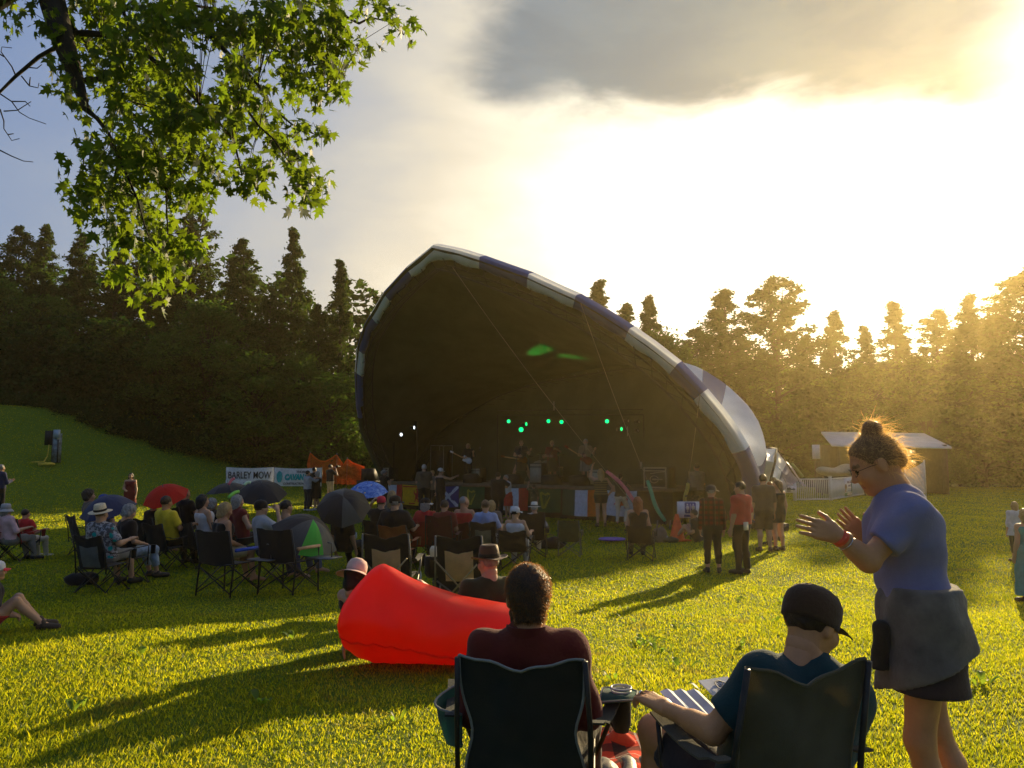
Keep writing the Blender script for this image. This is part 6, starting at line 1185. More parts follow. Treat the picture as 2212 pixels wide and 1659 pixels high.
def snow_fence():
    pts = [(663, 1010, 1036, 42.5), (670, 978, 1038, 42.5), (680, 988, 1040, 42.5), (690, 995, 1042, 42.5), (702, 997, 1043, 42.6), (716, 990, 1044, 42.7), (727, 982, 1045, 42.8), (735, 995, 1045, 42.8), (742, 1004, 1046, 42.9), (750, 991, 1046, 43.0), (762, 1000, 1046, 43.1), (787, 1009, 1046, 43.1)]
    root = empty('snow_fence', chair_pos(725, 42.7), 0, 'sagging orange plastic mesh fence left of the stage', 'fence'); o = root.location; m = mat('orange_mesh', (.75, .16, .02), rough=.6, trans=.4, tcol=(.9, .25, .03)); mb = MB(); cols = []
    xs = np.linspace(664, 787, 110)
    for X in xs:
        f = lambda k: float(np.interp(X, [p[0] for p in pts], [p[k] for p in pts])); cols.append([at(X, f(1) + (f(2) - f(1)) * k, f(3)) - o for k in np.linspace(0, 1, 26)])
    for i in range(len(xs)):
        if i % 2 == 0: mb.tube([cols[i][j] for j in range(0, 26, 3)] + [cols[i][25]], .011, 3, False)
    for j in range(26): mb.tube([cols[i][j] for i in range(0, len(xs), 3)] + [cols[-1][j]], .013 if j else .04, 3, False)
    mb.build('mesh_panel', m, root)
    for X in (670, 727, 750): mb = MB(); i = int(np.argmin(abs(xs - X))); t = cols[i][0]; mb.tube([Vector((t.x, t.y + .05, gz(o.x + t.x, o.y + t.y) - o.z)), t + Vector((0, .05, .1))], .025, 5); mb.build('stake', M_STEEL, root)
snow_fence()
M_PICK = mat('white_vinyl_fence', (.66, .66, .62), rough=.45, var=.06, nscale=3)
def picket(P, label):
    pts = [ground_at(*p) for p in P]; root = empty('picket_fence', pts[0], 0, label, 'fence'); o = root.location; H = 1.22
    for i, p in enumerate(pts): mb = MB(); mb.box(p - o + UZ * (H / 2 + .03), (.13, .13, H + .06)); mb.box(p - o + UZ * (H + .09), (.17, .17, .05)); mb.build('post', M_PICK, root)
    for a, b in zip(pts[:-1], pts[1:]):
        d = b - a; L = d.length; yaw = math.atan2(d.y, d.x); mb = MB()
        for z in (.10, H - .06): mb.tube([a - o + UZ * z, b - o + UZ * z], .055, 4)
        n = max(4, int(L / .115))
        for k in range(1, n): mb.box(a.lerp(b, k / n) - o + UZ * (H / 2), (.038, .03, H - .2), yaw)
        mb.build('panel', M_PICK, root)
    return pts
pk = picket([(1717, 1083), (1795, 1082), (1868, 1070), (1925, 1058), (1985, 1050)], 'white vinyl picket fence curving across the lawn near the shed')
def fence_sign(label, X, Y, w, h, d, fill, m=None):
    root = empty('sign', at(X, Y, d), 0, label, 'sign'); mb = MB(); mb.box((0, 0, 0), (w, .02, h)); mb.build('board', m or M_BAN, root); fill(root, w, h); return root
def arrow(root, x, z, s, m, y=-.016, up=False):
    P = [(-.5, .14), (.1, .14), (.1, .38), (.5, 0), (.1, -.38), (.1, -.14), (-.5, -.14)]; P = [(-b, a) for a, b in P] if up else P; mb = MB(); mb.prism([(x + a * s, z + b * s) for a, b in P], y, y + .004); mb.build('arrow', m, root)
def fig(root, x, z, s, m, y=-.016, skirt=False):
    mb = MB(); mb.lathe([(0, 0), (.10 * s, 0), (.10 * s, .004), (0, .004)], 12, (x, y, z + .40 * s), Matrix.Rotation(R_(90), 3, 'X'))
    P = [(-.10, .27), (.10, .27), (.22, -.02), (.16, -.05), (.10, .14), (.20, -.18), (.09, -.18), (.08, -.5), (.02, -.5), (.02, -.18), (-.02, -.18), (-.02, -.5), (-.08, -.5), (-.09, -.18), (-.20, -.18), (-.10, .14), (-.16, -.05), (-.22, -.02)] if skirt else [(-.13, .27), (.13, .27), (.20, .20), (.20, -.08), (.13, -.08), (.12, .12), (.11, -.5), (.02, -.5), (.02, -.1), (-.02, -.1), (-.02, -.5), (-.11, -.5), (-.12, .12), (-.13, -.08), (-.20, -.08), (-.20, .20)]
    mb.prism([(x + a * s, z + b * s) for a, b in P], y, y + .004); mb.build('pictogram', m, root)
dF = pk[0].y - .15
def fs1(r, w, h): arrow(r, w * .16, 0, .24, M_INKG); fig(r, -w * .28, 0, .30, M_INKG); fig(r, -w * .12, 0, .30, M_INKG)
fence_sign('white sign with two small figures and arrow on the picket fence', 1709, 1057, .62, .38, dF, fs1)
def fs2(r, w, h): arrow(r, 0, h * .30, .20, M_INKG); mb = MB(); mb.tube([(.075 * math.cos(a), -.014, -.07 + .075 * math.sin(a)) for a in np.linspace(0, 6.28, 20)], .012, 4); mb.build('ring', M_INKG, r); mb = MB(); mb.box((0, -.014, -h * .40), (w * .5, .006, .025)); mb.box((0, -.014, -.07), (.06, .006, .015)); mb.build('mark', M_INKG, r)
fence_sign('tall narrow white sign with arrow and ring above the figures sign', 1707, 1036, .22, .60, dF - .02, fs2)
def fs3(r, w, h):
    g = mat('banner_green', (.03, .14, .07), rough=.6); mb = MB(); mb.box((0, -.014, -h * .41), (w, .012, h * .18)); mb.box((w * .455, -.014, .05), (w * .09, .012, h * .7)); mb.build('border', g, r); t = text_mesh('lettering', 'North Cedar', h * .22, mat('ink_purple', (.10, .05, .14)), r, shear=.2, bold=.004); t.location = (w * .16, -.02, h * .28); t = text_mesh('lettering', 'MARKET', h * .17, mat('ink_purple', (.10, .05, .14)), r, shear=.2, bold=.002); t.location = (w * .17, -.02, h * .07)
    t = text_mesh('lettering', 'CELEBRATING 20 YEARS', h * .11, M_BAN, r, bold=.002); t.location = (w * .1, -.03, -h * .41)
    for k, wd in ((-.10, .34), (-.20, .40)): mb = MB(); mb.box((w * .16, -.014, h * k), (w * wd, .006, .022)); mb.build('line', M_INKG, r)
    mb = MB(); mb.ball((-w * .32, -.012, h * .02), h * .24, 8, (1.0, .03, .7)); mb.ball((-w * .36, -.012, -h * .2), h * .14, 8, (1, .03, .6)); mb.build('emblem', mat('emblem_brown', (.20, .11, .04)), r, True)
s_ = fence_sign('white and green banner with brown emblem tied to the picket fence', 1832, 1052, 1.70, 1.0, (pk[1].y + pk[2].y) / 2 - .3, fs3); s_.rotation_euler[2] = math.atan2(pk[2].y - pk[1].y, pk[2].x - pk[1].x)
# restroom sign in front
def restroom():
    p = at(1491, 1101, 20.5); root = empty('restroom_sign', (p.x, p.y, gz(p.x, p.y)), R_(-4), 'white board with blue restroom symbol and arrow by the cone', 'sign', scale=1.37); z = (p.z - root.location.z) / 1.37; w, h = .50, .315; mb = MB(); mb.box((0, 0, z), (w, .015, h)); mb.build('board', M_BAN, root); bl = mat('sign_blue', (.018, .022, .17), rough=.5)
    mb = MB(); P = []; s = .105
    for cx, cz, a0 in ((1, 1, 0), (-1, 1, 90), (-1, -1, 180), (1, -1, 270)):
        for k in range(5): a = R_(a0 + k * 22.5); P.append((cx * (s - .02) + .02 * math.cos(a), cz * (s - .02) + .02 * math.sin(a)))
    mb.prism([(x, z + .035 + zz) for x, zz in P], -.014, -.0078); mb.build('symbol_panel', bl, root); wm = mat('ink_white', (.7, .7, .72)); fig(root, -.055, z + .035, .16, wm, -.020, True); fig(root, .055, z + .035, .16, wm, -.020); mb = MB(); mb.box((0, -.018, z + .035), (.008, .004, .16)); mb.build('divider', wm, root)
    mb = MB(); zc = z - .115; mb.prism([(-.12, zc + .022), (.06, zc + .022), (.06, zc + .035), (.125, zc), (.06, zc - .035), (.06, zc - .022), (-.12, zc - .022)], -.014, -.0078); mb.build('arrow', bl, root); mb = MB(); mb.tube([(0, .03, -.1), (0, .03, z + h / 2 - .02)], .016, 6); mb.build('post', M_STEEL, root)
restroom()
def shed():
    z = at(1900, 962, 50).z; a, b = at(1778, 962, 50), at(2008, 966, 50); c = (a + b) / 2; g = gz(c.x, c.y); root = empty('shed', (c.x, c.y, g), 0, 'long low open shed with pale sloping roof near the right trees', 'shed'); w = (b - a).length; h = z - g; mb = MB(); P = [(-w / 2 - .35, -2.2, h), (w / 2 + .2, -2.2, h - .15), (w / 2 + .55, 1.6, h + .85), (-w / 2 + .55, 1.6, h + .95)]; mb.add(P + [(x, y, zz - .12) for x, y, zz in P], [(0, 1, 2, 3), (7, 6, 5, 4), (0, 4, 5, 1), (1, 5, 6, 2), (2, 6, 7, 3), (3, 7, 4, 0)]); mb.build('roof', mat('shed_roof', (.62, .63, .68), rough=.45, var=.12, nscale=2), root)
    mb = MB(); mb.box((0, 1.5, h / 2), (w, .15, h)); mb.box((w / 2 - .1, -.3, h / 2), (.15, 3.5, h)); mb.box((-w / 2 + .1, .4, h / 2), (.15, 2.2, h)); mb.build('wall', mat('shed_wall', (.06, .05, .035), rough=.9, nscale=4, var=.4), root)
    for x in np.linspace(-w / 2 + .2, w / 2 - .2, 4): mb = MB(); mb.box((x, -1.9, h / 2 - .08), (.15, .15, h - .05)); mb.build('post', MATS['shed_wall'], root)
shed()
o = fence_sign('small pale notice hanging at the left end of the shed', 1763, 976, .50, .90, 49, lambda r, w, h: None)
p = ground_at(1812, 1003 + 52); p = chair_pos(1812, 48); V, Fq = sdf_mesh([ell((0, 0, .35), (1.7, .8, .30), .02), ell((.6, 0, .45), (.8, .6, .35), .2)], .09, [((0, 0, -1), (0, 0, 0))], folds(.05, 4)); o = nm('tarp_bundle', V, Fq, fab('tarp', (.34, .32, .26)), None); o.location = p + Vector((0, 0, 1.1)); 
for x, y in ((-1.2, -.5), (1.2, -.5), (-1.2, .5), (1.2, .5)): mb = MB(); mb.tube([(x, y, .1), (x * 1.1, y * 1.1, -1.15)], .05, 6); mb.build('leg', MATS['shed_wall'], o)
tag(o, 'pale covered bundle on trestles in front of the dark shed', 'bundle')
a, b = at(1950, 1022, 45), at(1997, 1018, 44); root = empty('fabric_screen', (a.x, a.y, gz(a.x, a.y)), 0, 'white fabric screen on posts right of the clapping woman', 'screen'); o_ = root.location; mb = MB(); t1, t2 = at(1955, 1014, 45) - o_, at(1996, 997, 44) - o_; g1, g2 = Vector((t1.x, t1.y, .3)), Vector((t2.x, t2.y, .3)); mb.sheet([[g1.lerp(g2, k).lerp(t1.lerp(t2, k) - UZ * .1 * math.sin(k * 3.14), z) for z in np.linspace(0, 1, 5)] for k in np.linspace(0, 1, 9)], .01); mb.build('sheet', M_BAN, root, True)
for t in (t1, t2): mb = MB(); mb.tube([(t.x, t.y, 0), t + UZ * .1], .05, 6); mb.build('post', M_PICK, root)
def awning():
    root = empty('side_awning', chair_pos(1690, 30), 0, 'creased white and blue side awning behind the canopy foot', 'awning'); o = root.location; q = lambda X, Y, d: at(X, Y, d) - o; mb = MB(); C = [q(1650, 966, 29), q(1678, 970, 29.5), q(1703, 1004, 30.5), q(1724, 1038, 31)]; D = [q(1652, 995, 27.5), q(1674, 999, 27), q(1690, 1022, 27.5), q(1700, 1050, 28)]; E = [q(1652, 1050, 27.2), q(1664, 1040, 26.6), q(1680, 1052, 27), q(1694, 1062, 27.6)]; F_ = [q(1650, 985, 33), q(1690, 985, 33.5), q(1715, 1015, 34), q(1740, 1050, 34)]
    def patch(A, B, n=6):
        R = []
        for k in np.linspace(0, 1, n):
            row = []
            for t in np.linspace(0, 3, 16):
                i = min(2, int(t)); f = t - i; p = A[i].lerp(A[i + 1], f).lerp(B[i].lerp(B[i + 1], f), k); p = p + Vector((0, .06 * math.sin(t * 6 + k * 7), .05 * math.sin(t * 9) * math.sin(k * 3.14) - .12 * math.sin(k * 3.14))); row.append(p)
            R.append(row)
        for i in range(n - 1):
            for j in range(15): mb.mi = 1 if j >= 9 else 0; mb.add([R[i][j], R[i][j + 1], R[i + 1][j + 1], R[i + 1][j]], [(0, 1, 2, 3)])
    patch(C, D); patch(D, E); patch(F_, C); mb.build('cloth', None, root, True, [M_WHT, M_BLU]); mb = MB()
    for A, B in ((C[1], D[1]), (C[0], C[1]), (D[1], E[1]), (C[1], C[3])): mb.tube([A, B], .04, 6)
    mb.build('frame', M_BLK, root)
    mb = MB(); a, b = q(1711, 1001, 31), q(1735, 1030, 31); mb.tube([a, b], .05, 8); oo = mb.build('foam_noodle', fab('foam_dull', (.20, .32, .10)), None, True); oo.location = o; tag(oo, 'dull green foam noodle on the rope behind the fence', 'foam noodle')
awning()
# ================================================================ FOREGROUND
def strands(o, hairkind, m, n, ln, seed=1, gravity=.3, sel=None, wd=.0006):
    J = PJ[o.name]; V, F_ = hair_geo(hairkind); rng = np.random.default_rng(seed); c = V[F_].mean(1); nr = np.cross(V[F_[:, 1]] - V[F_[:, 0]], V[F_[:, 2]] - V[F_[:, 0]]); nr /= np.linalg.norm(nr, axis=1, keepdims=True) + 1e-9
    ok = (c[:, 2] > -.1) if sel is None else sel(c); idx = np.flatnonzero(ok); idx = rng.choice(idx, n); p = c[idx] + rng.normal(size=(n, 3)) * .003; d = nr[idx] + rng.normal(size=(n, 3)) * .45 + A3(0, -.35, -gravity); d /= np.linalg.norm(d, axis=1, keepdims=True); L = ln * rng.uniform(.4, 1.3, n)[:, None]
    s = np.cross(d, rng.normal(size=(n, 3))); s /= np.linalg.norm(s, axis=1, keepdims=True); q = p + d * L * .55 + A3(0, 0, -.1) * L * gravity; e = p + d * L + rng.normal(size=(n, 3)) * L * .15 + A3(0, 0, -.5) * L * gravity
    VV = np.stack([p - s * wd, p + s * wd, q + s * wd, q - s * wd, e], 1).reshape(-1, 3); b = np.arange(n)[:, None] * 5; FF = np.concatenate([b + [[0, 1, 2, 3]]], 0).tolist() + (b + [[3, 2, 4]]).tolist()
    nm('loose_hair', VV @ J['Rh'].T + J['head'], FF, m, o, False)
def collar(o, m, r=.080):
    J = PJ[o.name]; c = Vector(J['neck']) - Vector(J['up']) * .015; mb = MB(); P = [[c + Vector((math.cos(a) * (r - .006 * k), math.sin(a) * (r - .004 * k) + .0 - .012 * k, .045 * k - .03 * abs(math.sin(a)) * (math.sin(a) > 0) * 1.0)) for k in np.linspace(0, 1, 4)] for a in np.linspace(R_(-260), R_(80), 24)]; mb.sheet(P, .005); mb.build('collar', m, o, True)
# --- man in the green chair
C_MRN = F('dark_red_shirt', (.115, .018, .012), bscale=90, trans=.12, tcol=(.5, .06, .03)); C_DPANT = F('dark_trousers', (.035, .030, .022), bscale=30)
CH_F1 = fab('chair_dark_green', (.015, .022, .018), bump=.35, bscale=260, trans=.05, tcol=(.05, .12, .07), var=.15); CH_F1M = fab('chair_green_mesh', (.03, .10, .085), bscale=300, trans=.3, tcol=(.05, .25, .2)); M_HEM = fab('pale_hem', (.22, .23, .21), bscale=200)
def low(X, d): return chair_pos(X, d)
c1 = camp_chair('dark green camp chair with cup pouches in the foreground, man in dark red seated', Vector((.075, 3.27, gz(.07, 3.27))), -7, CH_F1, CH_F1, s=.93, w=.50, top=.905, vee=.055, waist=.16, hem=M_HEM, splay=.10, cup=False)
def pouch(root, q, m1, m2, cup):
    x = .27 + .03 + .10; mb = MB(); P = []
    pts = [(x - .10, -.02, .64), (x + .06, .02, .645), (x + .075, .20, .63), (x + .02, .30, .62), (x - .085, .25, .625)]
    if q < 0: pts = [(-a, b, c_) for a, b, c_ in pts][::-1]
    mb.add(pts + [(a, b, c_ - .008) for a, b, c_ in pts], [(0, 1, 2, 3, 4), (9, 8, 7, 6, 5)] + [(i, i + 5, (i + 1) % 5 + 5, (i + 1) % 5) for i in range(5)]); o = mb.build('arm_panel', m1, root); mb = MB(); mb.tube(pts + [pts[0]], .005, 5); mb.build('hem', M_HEM, o, True)
    c = (q * x, .17, 0); mb = MB()
    mb.lathe([(.032, .46), (.043, .50), (.046, .62), (.043, .62), (.040, .50), (.0, .475)], 18, c); mb.build('cup_holder', m2, root, True)
    if cup: mb = MB(); mb.tube([(c[0] + .046 * math.cos(a), c[1] + .046 * math.sin(a), .652) for a in np.linspace(0, 2 * math.pi, 26)], .005, 6); mb.tube([(c[0] + .043 * math.cos(a), c[1] + .043 * math.sin(a), .638) for a in np.linspace(0, 2 * math.pi, 26)], .005, 6); mb.build('rim', mat('rim_pale', (.50, .50, .48), rough=.35), root, True)
pouch(c1, 1, CH_F1M, CH_F1, True)
mb = MB(); P = []; xL = -.36                                         # the folded open pouch at the left arm
for t in np.linspace(0, 1, 7):
    P.append([Vector((-.27 - .15 * math.sin(math.pi * k) ** .8 * (1 - .35 * t), -.20 + .34 * k, .62 - .13 * t - .03 * math.sin(math.pi * k) + (.06 * k if t < .2 else 0))) for k in np.linspace(0, 1, 10)])
mb.sheet(P, .006); o = mb.build('side_pouch', CH_F1M, c1, True); mb = MB(); mb.tube([q + Vector((0, 0, .003)) for q in P[0]], .006, 6); mb.build('hem', M_HEM, o, True)
pf = chair_pos(1140, 3.22); pf.z -= .02; m1 = person('man with short dark hair in dark red shirt seated in the green chair', pf, -4, 1.70, 'sit', skin='tan', hair=('full', 'brown'), top=('shirt', C_MRN, 1.0, .04), bottom=TR(C_DPANT), shoes=S_BLK, b=1.06, near=True, lean=-9, hipz=.42, armL='lap', armR='lap', head=(14, 2, 0), legL=((-.17, .42, .46), (-.18, .50, .085)), legR=((.24, .36, .44), (.26, .46, .085)))
collar(m1, C_MRN, .084); M_STR = mat('hair_strand_brown', (.07, .035, .015), rough=.35, spec=.5, trans=.5, tcol=(.5, .22, .06)); strands(m1, 'full', M_STR, 9000, .011, 3, gravity=.5)
J = PJ[m1.name]; V_, F__ = sdf_mesh([ell((0, .045, -.075), (.066, .062, .062), .02), ell((0, .075, -.10), (.04, .035, .035), .02)], .008, [((0, -.8, -.3), (0, .01, -.05)), ((0, 0, 1), (0, 0, -.035))], lambda X, Y, Z: .003 * np.sin(120 * X) * np.sin(130 * Z + 60 * Y)); nm('beard', V_ @ J['Rh'].T + J['head'], F__, hair_mat('brown'), m1)
# --- man in the grey green chair
CH_F2 = fab('chair_grey_green', (.095, .088, .055), bump=.4, bscale=240, trans=.25, tcol=(.30, .24, .08), var=.15)
c2 = camp_chair('worn grey green camp chair in the foreground right, capped man seated', Vector((.845, 2.83, gz(.84, 2.83))), 13, CH_F2, CH_F2, s=.95, w=.44, top=.965, vee=.075, waist=.04, hem=fab('hem_dark', (.09, .08, .05), bscale=200), cup=False)
C_TEE2 = F('dark_teal_tee', (.014, .050, .055), bscale=90, trans=.12, tcol=(.05, .25, .28)); M_CAP = F('cap_brown', (.055, .032, .018), bscale=90)
el_, wr_ = at(1540, 1580, 2.72), at(1437, 1530, 2.95); hp2 = Vector((.90, 2.80, gz(.9, 2.8)))
m2 = person('man in brown cap and dark teal t shirt seated at right', hp2, 13, 1.72, 'sit', skin='tan', hair=('short', 'brown'), top=('shirt', C_TEE2, .36, .04), bottom=TR(F('dark_shorts', (.03, .03, .035)), .40), shoes=S_BRN, hatk=('cap', (M_CAP, M_CAP), 0, 4, 1.04), b=1.16, near=True, lean=-8, side=13, hipz=.36, armR='lap', head=(-72, 20, 0),
    ik=dict(L=(el_, wr_, (.1, -.25, 1), 'drape', at(1375, 1492, 3.05) - wr_)), legL=((-.26, .42, .50), (-.24, .48, .085)), legR=((.10, .44, .44), (.10, .5, .085)))
Jm = PJ[m2.name]; mb = MB(); M_ = Matrix([list(r) for r in Jm['Rh']]); c = Vector(Jm['head']); mb.tube([c + M_ @ Vector((.09 * math.sin(a), -.103 * math.cos(a), .036)) for a in np.linspace(-.5, .5, 8)], .008, 6); mb.build('cap_strap', mat('buckle', (.4, .36, .28), rough=.4), m2, True)
rp = jw(m2, 'wrL'); d_ = (at(1375, 1492, 3.05) - wr_).normalized(); mb = MB(); q_ = d_.to_track_quat('Z', 'Y').to_matrix(); mb.lathe([(.0095, -.003), (.0115, -.003), (.0115, .003), (.0095, .003)], 14, rp + d_ * .118 + q_ @ Vector((0, 0, 0)), q_); rg = mb.build('ring', mat('silver', (.6, .6, .58), rough=.2, metal=1.0), None, True); tag(rg, 'thin silver ring on the hand over the cup holder', 'ring')
prog = empty('program', at(1515, 1528, 3.02), R_(30), 'folded white printed program on the lap of the capped man', 'program'); prog.rotation_euler = (R_(22), R_(8), R_(30)); mb = MB()
for k in range(6): mb.grid([[Vector((-.13 + .034 * k + .034 * e, y, .012 * (1 if (k + e) % 2 else 0) - .02 * abs(y))) for y in (-.09, 0, .10)] for e in (0, 1)])
mb.build('pleated_page', mat('paper_white', (.62, .66, .74), rough=.7, trans=.2), prog); mb = MB(); mb.sheet([[Vector((.06 + .15 * a, -.08 + .19 * b_, .035 + .02 * a * b_)) for b_ in (0, .5, 1)] for a in (0, .5, 1)], .004); mb.build('cover', MATS['paper_white'], prog); mb = MB(); mb.tube([(.14 + .035 * math.cos(a), .055 + .035 * math.sin(a), .0525) for a in np.linspace(0, 6.28, 22)], .002, 4)
for a in np.linspace(0, 3.14, 4): mb.tube([(.14 + .03 * math.cos(a), .055 + .03 * math.sin(a), .0525), (.14 - .03 * math.cos(a), .055 - .03 * math.sin(a), .0525)], .0016, 3)
mb.build('crest', M_INKG, prog)
# --- woman standing and clapping
C_BLT = F('blue_tee', (.19, .20, .345), bscale=110, trans=.08, var=.10); C_JKT = F('grey_jacket', (.13, .12, .105), bscale=70, var=.3); C_SKR = F('dark_skirt', (.045, .032, .026), bscale=80); M_H3 = 'dblonde'
D3 = 3.15; p3 = chair_pos(1972, D3); f3 = person('woman with hair bun in blue t shirt clapping, jacket tied at her waist', p3, 76, 1.71, 'stand', skin='tan', hair=('bun', M_H3), top=('shirt', C_BLT, .34, .02), bottom=('skirt', C_SKR, .25), fem=True, near=True, b=.96, lean=9, head=(4, 26, 0), hf=.035, shoes=S_BRN,
    legL=((-.09, .05, .50), (-.09, .02, .085)), legR=((.09, -.05, .50), (.09, -.15, .085)), ik=dict(L=(at(1876, 1212, 3.0), at(1806, 1155, 2.98), (.05, -1, .1), 'flat', at(1735, 1136, 2.98) - at(1806, 1158, 2.98)), R=(at(1892, 1205, 3.36), at(1868, 1160, 3.34), (-.1, 1, .2), 'flat', at(1800, 1108, 3.34) - at(1858, 1165, 3.34))))
Jf = PJ[f3.name]; H_ = Jf['hip']; P = []
for q in (-1, 1): P += [cone(H_ + A3(q * .08, 0, .13), H_ + A3(q * .09, -.02, -.34), .132, .178, .06, 1)]
P += [cone(H_ + A3(0, -.12, .06), H_ + A3(.02, -.17, -.30), .05, .075, .06, 1), cone(H_ + A3(.1, -.08, .0), H_ + A3(.12, -.24, -.30), .05, .055, .05, 1), cone(H_ + A3(-.02, .10, .08), H_ + A3(-.03, .14, -.34), .06, .06, .05, 1)]
V_, F__ = sdf_mesh(P, .010, [((0, 0, 1), tuple(H_ + A3(0, 0, .15))), ((0, -.5, -1), tuple(H_ + A3(0, 0, -.175)))], folds(.011, 26, 5, (1.5, 1.1, .22))); nm('tied_jacket', V_, F__, C_JKT, f3)
V_, F__ = sdf_mesh([cone(H_ + A3(-.10, .17, -.02), H_ + A3(-.09, .18, -.17), .035, .04, .02, 1)], .009, (), folds(.004, 40, 2)); nm('waist_pouch', V_, F__, F('pouch_dark', (.03, .028, .022)), f3)
mb = MB(); w_, e_ = Vector(Jf['wrL']), Vector(Jf['elL']); ax = (w_ - e_).normalized(); q_ = ax.to_track_quat('Z', 'Y').to_matrix(); mb.lathe([(.034, -.011), (.0375, -.011), (.0375, .011), (.034, .011)], 18, w_ - ax * .022, q_, 1.05, .92); mb.build('wristband', mat('wristband_orange', (.85, .12, .06), rough=.4, trans=.25, tcol=(.95, .2, .1)), f3, True)
mb = MB(); mb.tube([w_ - ax * .05 + q_ @ Vector((.037 * math.cos(a), .033 * math.sin(a), 0)) for a in np.linspace(0, 6.28, 20)], .0022, 5); mb.build('bracelet', mat('silver', (.6, .6, .58)), f3, True)
mb = MB(); M_ = Matrix([list(r) for r in Jf['Rh']]); c = Vector(Jf['head'])
for q in (-1, 1): mb.tube([c + M_ @ Vector((q * .031 + .021 * math.cos(a), .103 - .01 * abs(math.cos(a)), .004 + .017 * math.sin(a))) for a in np.linspace(0, 6.3, 16)], .0014, 4); mb.tube([c + M_ @ Vector((q * .052, .095, .008)), c + M_ @ Vector((q * .078, .04, .008)), c + M_ @ Vector((q * .081, -.01, .0))], .0016, 4)
mb.build('glasses', M_BLK, f3, True)
M_ST3 = mat('hair_strand_gold', (.34, .20, .07), rough=.3, spec=.6, trans=.65, tcol=(1.0, .65, .22)); strands(f3, 'bun', M_ST3, 2600, .020, 5, gravity=.25, wd=.0005); strands(f3, 'bun', M_ST3, 500, .075, 6, gravity=.5, sel=lambda c: (c[:, 1] < -.02), wd=.0005)
# --- red inflatable lounger
def lounger():
    p = chair_pos(905, 6.75); root = empty('inflatable_lounger', p, 0, 'big glossy red inflatable lounger lying on the grass', 'lounger'); px = FPX / 6.6; X0 = 905
    prof = [(737, 1338, 1352, .04), (748, 1300, 1392, .22), (775, 1262, 1412, .30), (806, 1228, 1424, .34), (829, 1216, 1427, .35), (850, 1226, 1428, .36), (890, 1250, 1428, .37), (940, 1270, 1428, .38), (990, 1286, 1432, .38), (1040, 1296, 1432, .38), (1090, 1304, 1430, .38), (1125, 1310, 1428, .37), (1150, 1320, 1426, .34), (1170, 1345, 1420, .25), (1180, 1378, 1398, .06)]
    rows = []; n = 28; yb = 1428
    xs = np.array([r[0] for r in prof], float); ss = np.linspace(0, 1, 46); XX = np.interp(ss, np.linspace(0, 1, len(xs)), xs)
    for X in XX:
        t, b_, dep = [float(np.interp(X, xs, [r[k] for r in prof])) for k in (1, 2, 3)]; zt, zb = (yb - t) / px, (yb - b_) / px; hh = (zt - zb) / 2; zc = (zt + zb) / 2; row = []
        pk = math.exp(-((X - 829) / 60) ** 2); cr = float(np.interp(X, [737, 850, 1000, 1300], [.75, .30, .22, .3]))
        for k in range(n):
            a = 2 * math.pi * k / n; ca, sa = math.cos(a), math.sin(a); ey = abs(ca) ** .75 * (1 if ca > 0 else -1); ez = abs(sa) ** .85 * (1 if sa > 0 else -1)
            sharp = 1 - .25 * pk * max(0, ez) ** 2
            y = dep * ey * (1 - .45 * pk * max(0, ez)) ; z = zc + hh * ez
            ec = float(np.interp(X, [737, 800, 900, 1000, 1300], [.0, -.12, -.35, -.5, -.55])); und = max(0, (ec - ez) / (1 + ec)); y *= 1 - .55 * und; y += .05 * max(0, 1 - abs(ez - ec) / .12) * (-1 if ca < 0 else 1) * .5
            z = max(zb, z) ; dent = .03 * math.sin(X * .05 + a * 2) * (1 - abs(ez)); row.append(Vector(((X - X0) / px, y + dent, z + .007 * math.sin(X * .17 + a * 5) * (1 if ez < .2 else .4) + .004 * math.sin(X * .33 - a * 7))))
        rows.append(row + [row[0]])
    mb = MB(); mb.grid(rows, True); mr = mat('lounger_red', (.80, .028, .012), rough=.36, var=.08, nscale=2, spec=.45, trans=.5, tcol=(1.0, .07, .02), bump=.4, bscale=5); o = mb.build('body', mr, root, True)
    sb = o.modifiers.new('smooth', 'SUBSURF'); sb.levels = 1; sb.render_levels = 1
    mb = MB(); mb.tube([rows[i][int(n * .58)] + Vector((0, -.012, 0)) for i in range(2, 44)], .006, 5); mb.build('seam', mr, root, True)
lounger()
# --- the two beyond the lounger
M_PHAT = F('pink_felt', (.62, .42, .36), bscale=120); p5 = chair_pos(800, 7.35)
person('woman in pale pink sun hat lying against the red lounger', p5, -25, 1.68, 'ground', skin='fair', hair=('bob', 'black'), top=SH(C_BLK, -1), bottom=TR(C_BLK, .4), fem=True, h=.014, lean=-20, hatk=('sunhat', (M_PHAT, F('pink_band', (.66, .48, .42))), 20, 10), head=(-8, 14, 0), legL=((-.12, .45, .25), (-.12, .85, .085)), legR=((.12, .45, .25), (.12, .85, .085)), ik=dict(R=(at(905, 1262, 7.1), at(950, 1288, 7.2), (0, 0, 1), 'relax', None), L=(at(758, 1300, 7.1), at(744, 1385, 6.95), (-1, 0, .2), 'flat', Vector((.02, -.2, -1)))))
p6_ = chair_pos(1052, 7.35); m6 = person('man in brown leather hat and dark green t shirt beside the lounger', p6_, 18, 1.80, 'ground', skin='fair', hair=('short', 'grey'), top=SH(F('forest_tee', (.028, .036, .018)), .45), bottom=TR(C_KHA, .5), h=.013, lean=-6, b=1.2, hatk=('fedora', (F('hat_brown', (.10, .05, .022), bscale=100, rough=.6), F('hat_band_dark', (.03, .02, .012))), -15, -4, 1.05), head=(24, 6, 0), glasses=True, armL='phone', armR='lap', legL=((-.2, .40, .34), (-.16, .62, .085)), legR=((.2, .40, .34), (.16, .62, .085)))
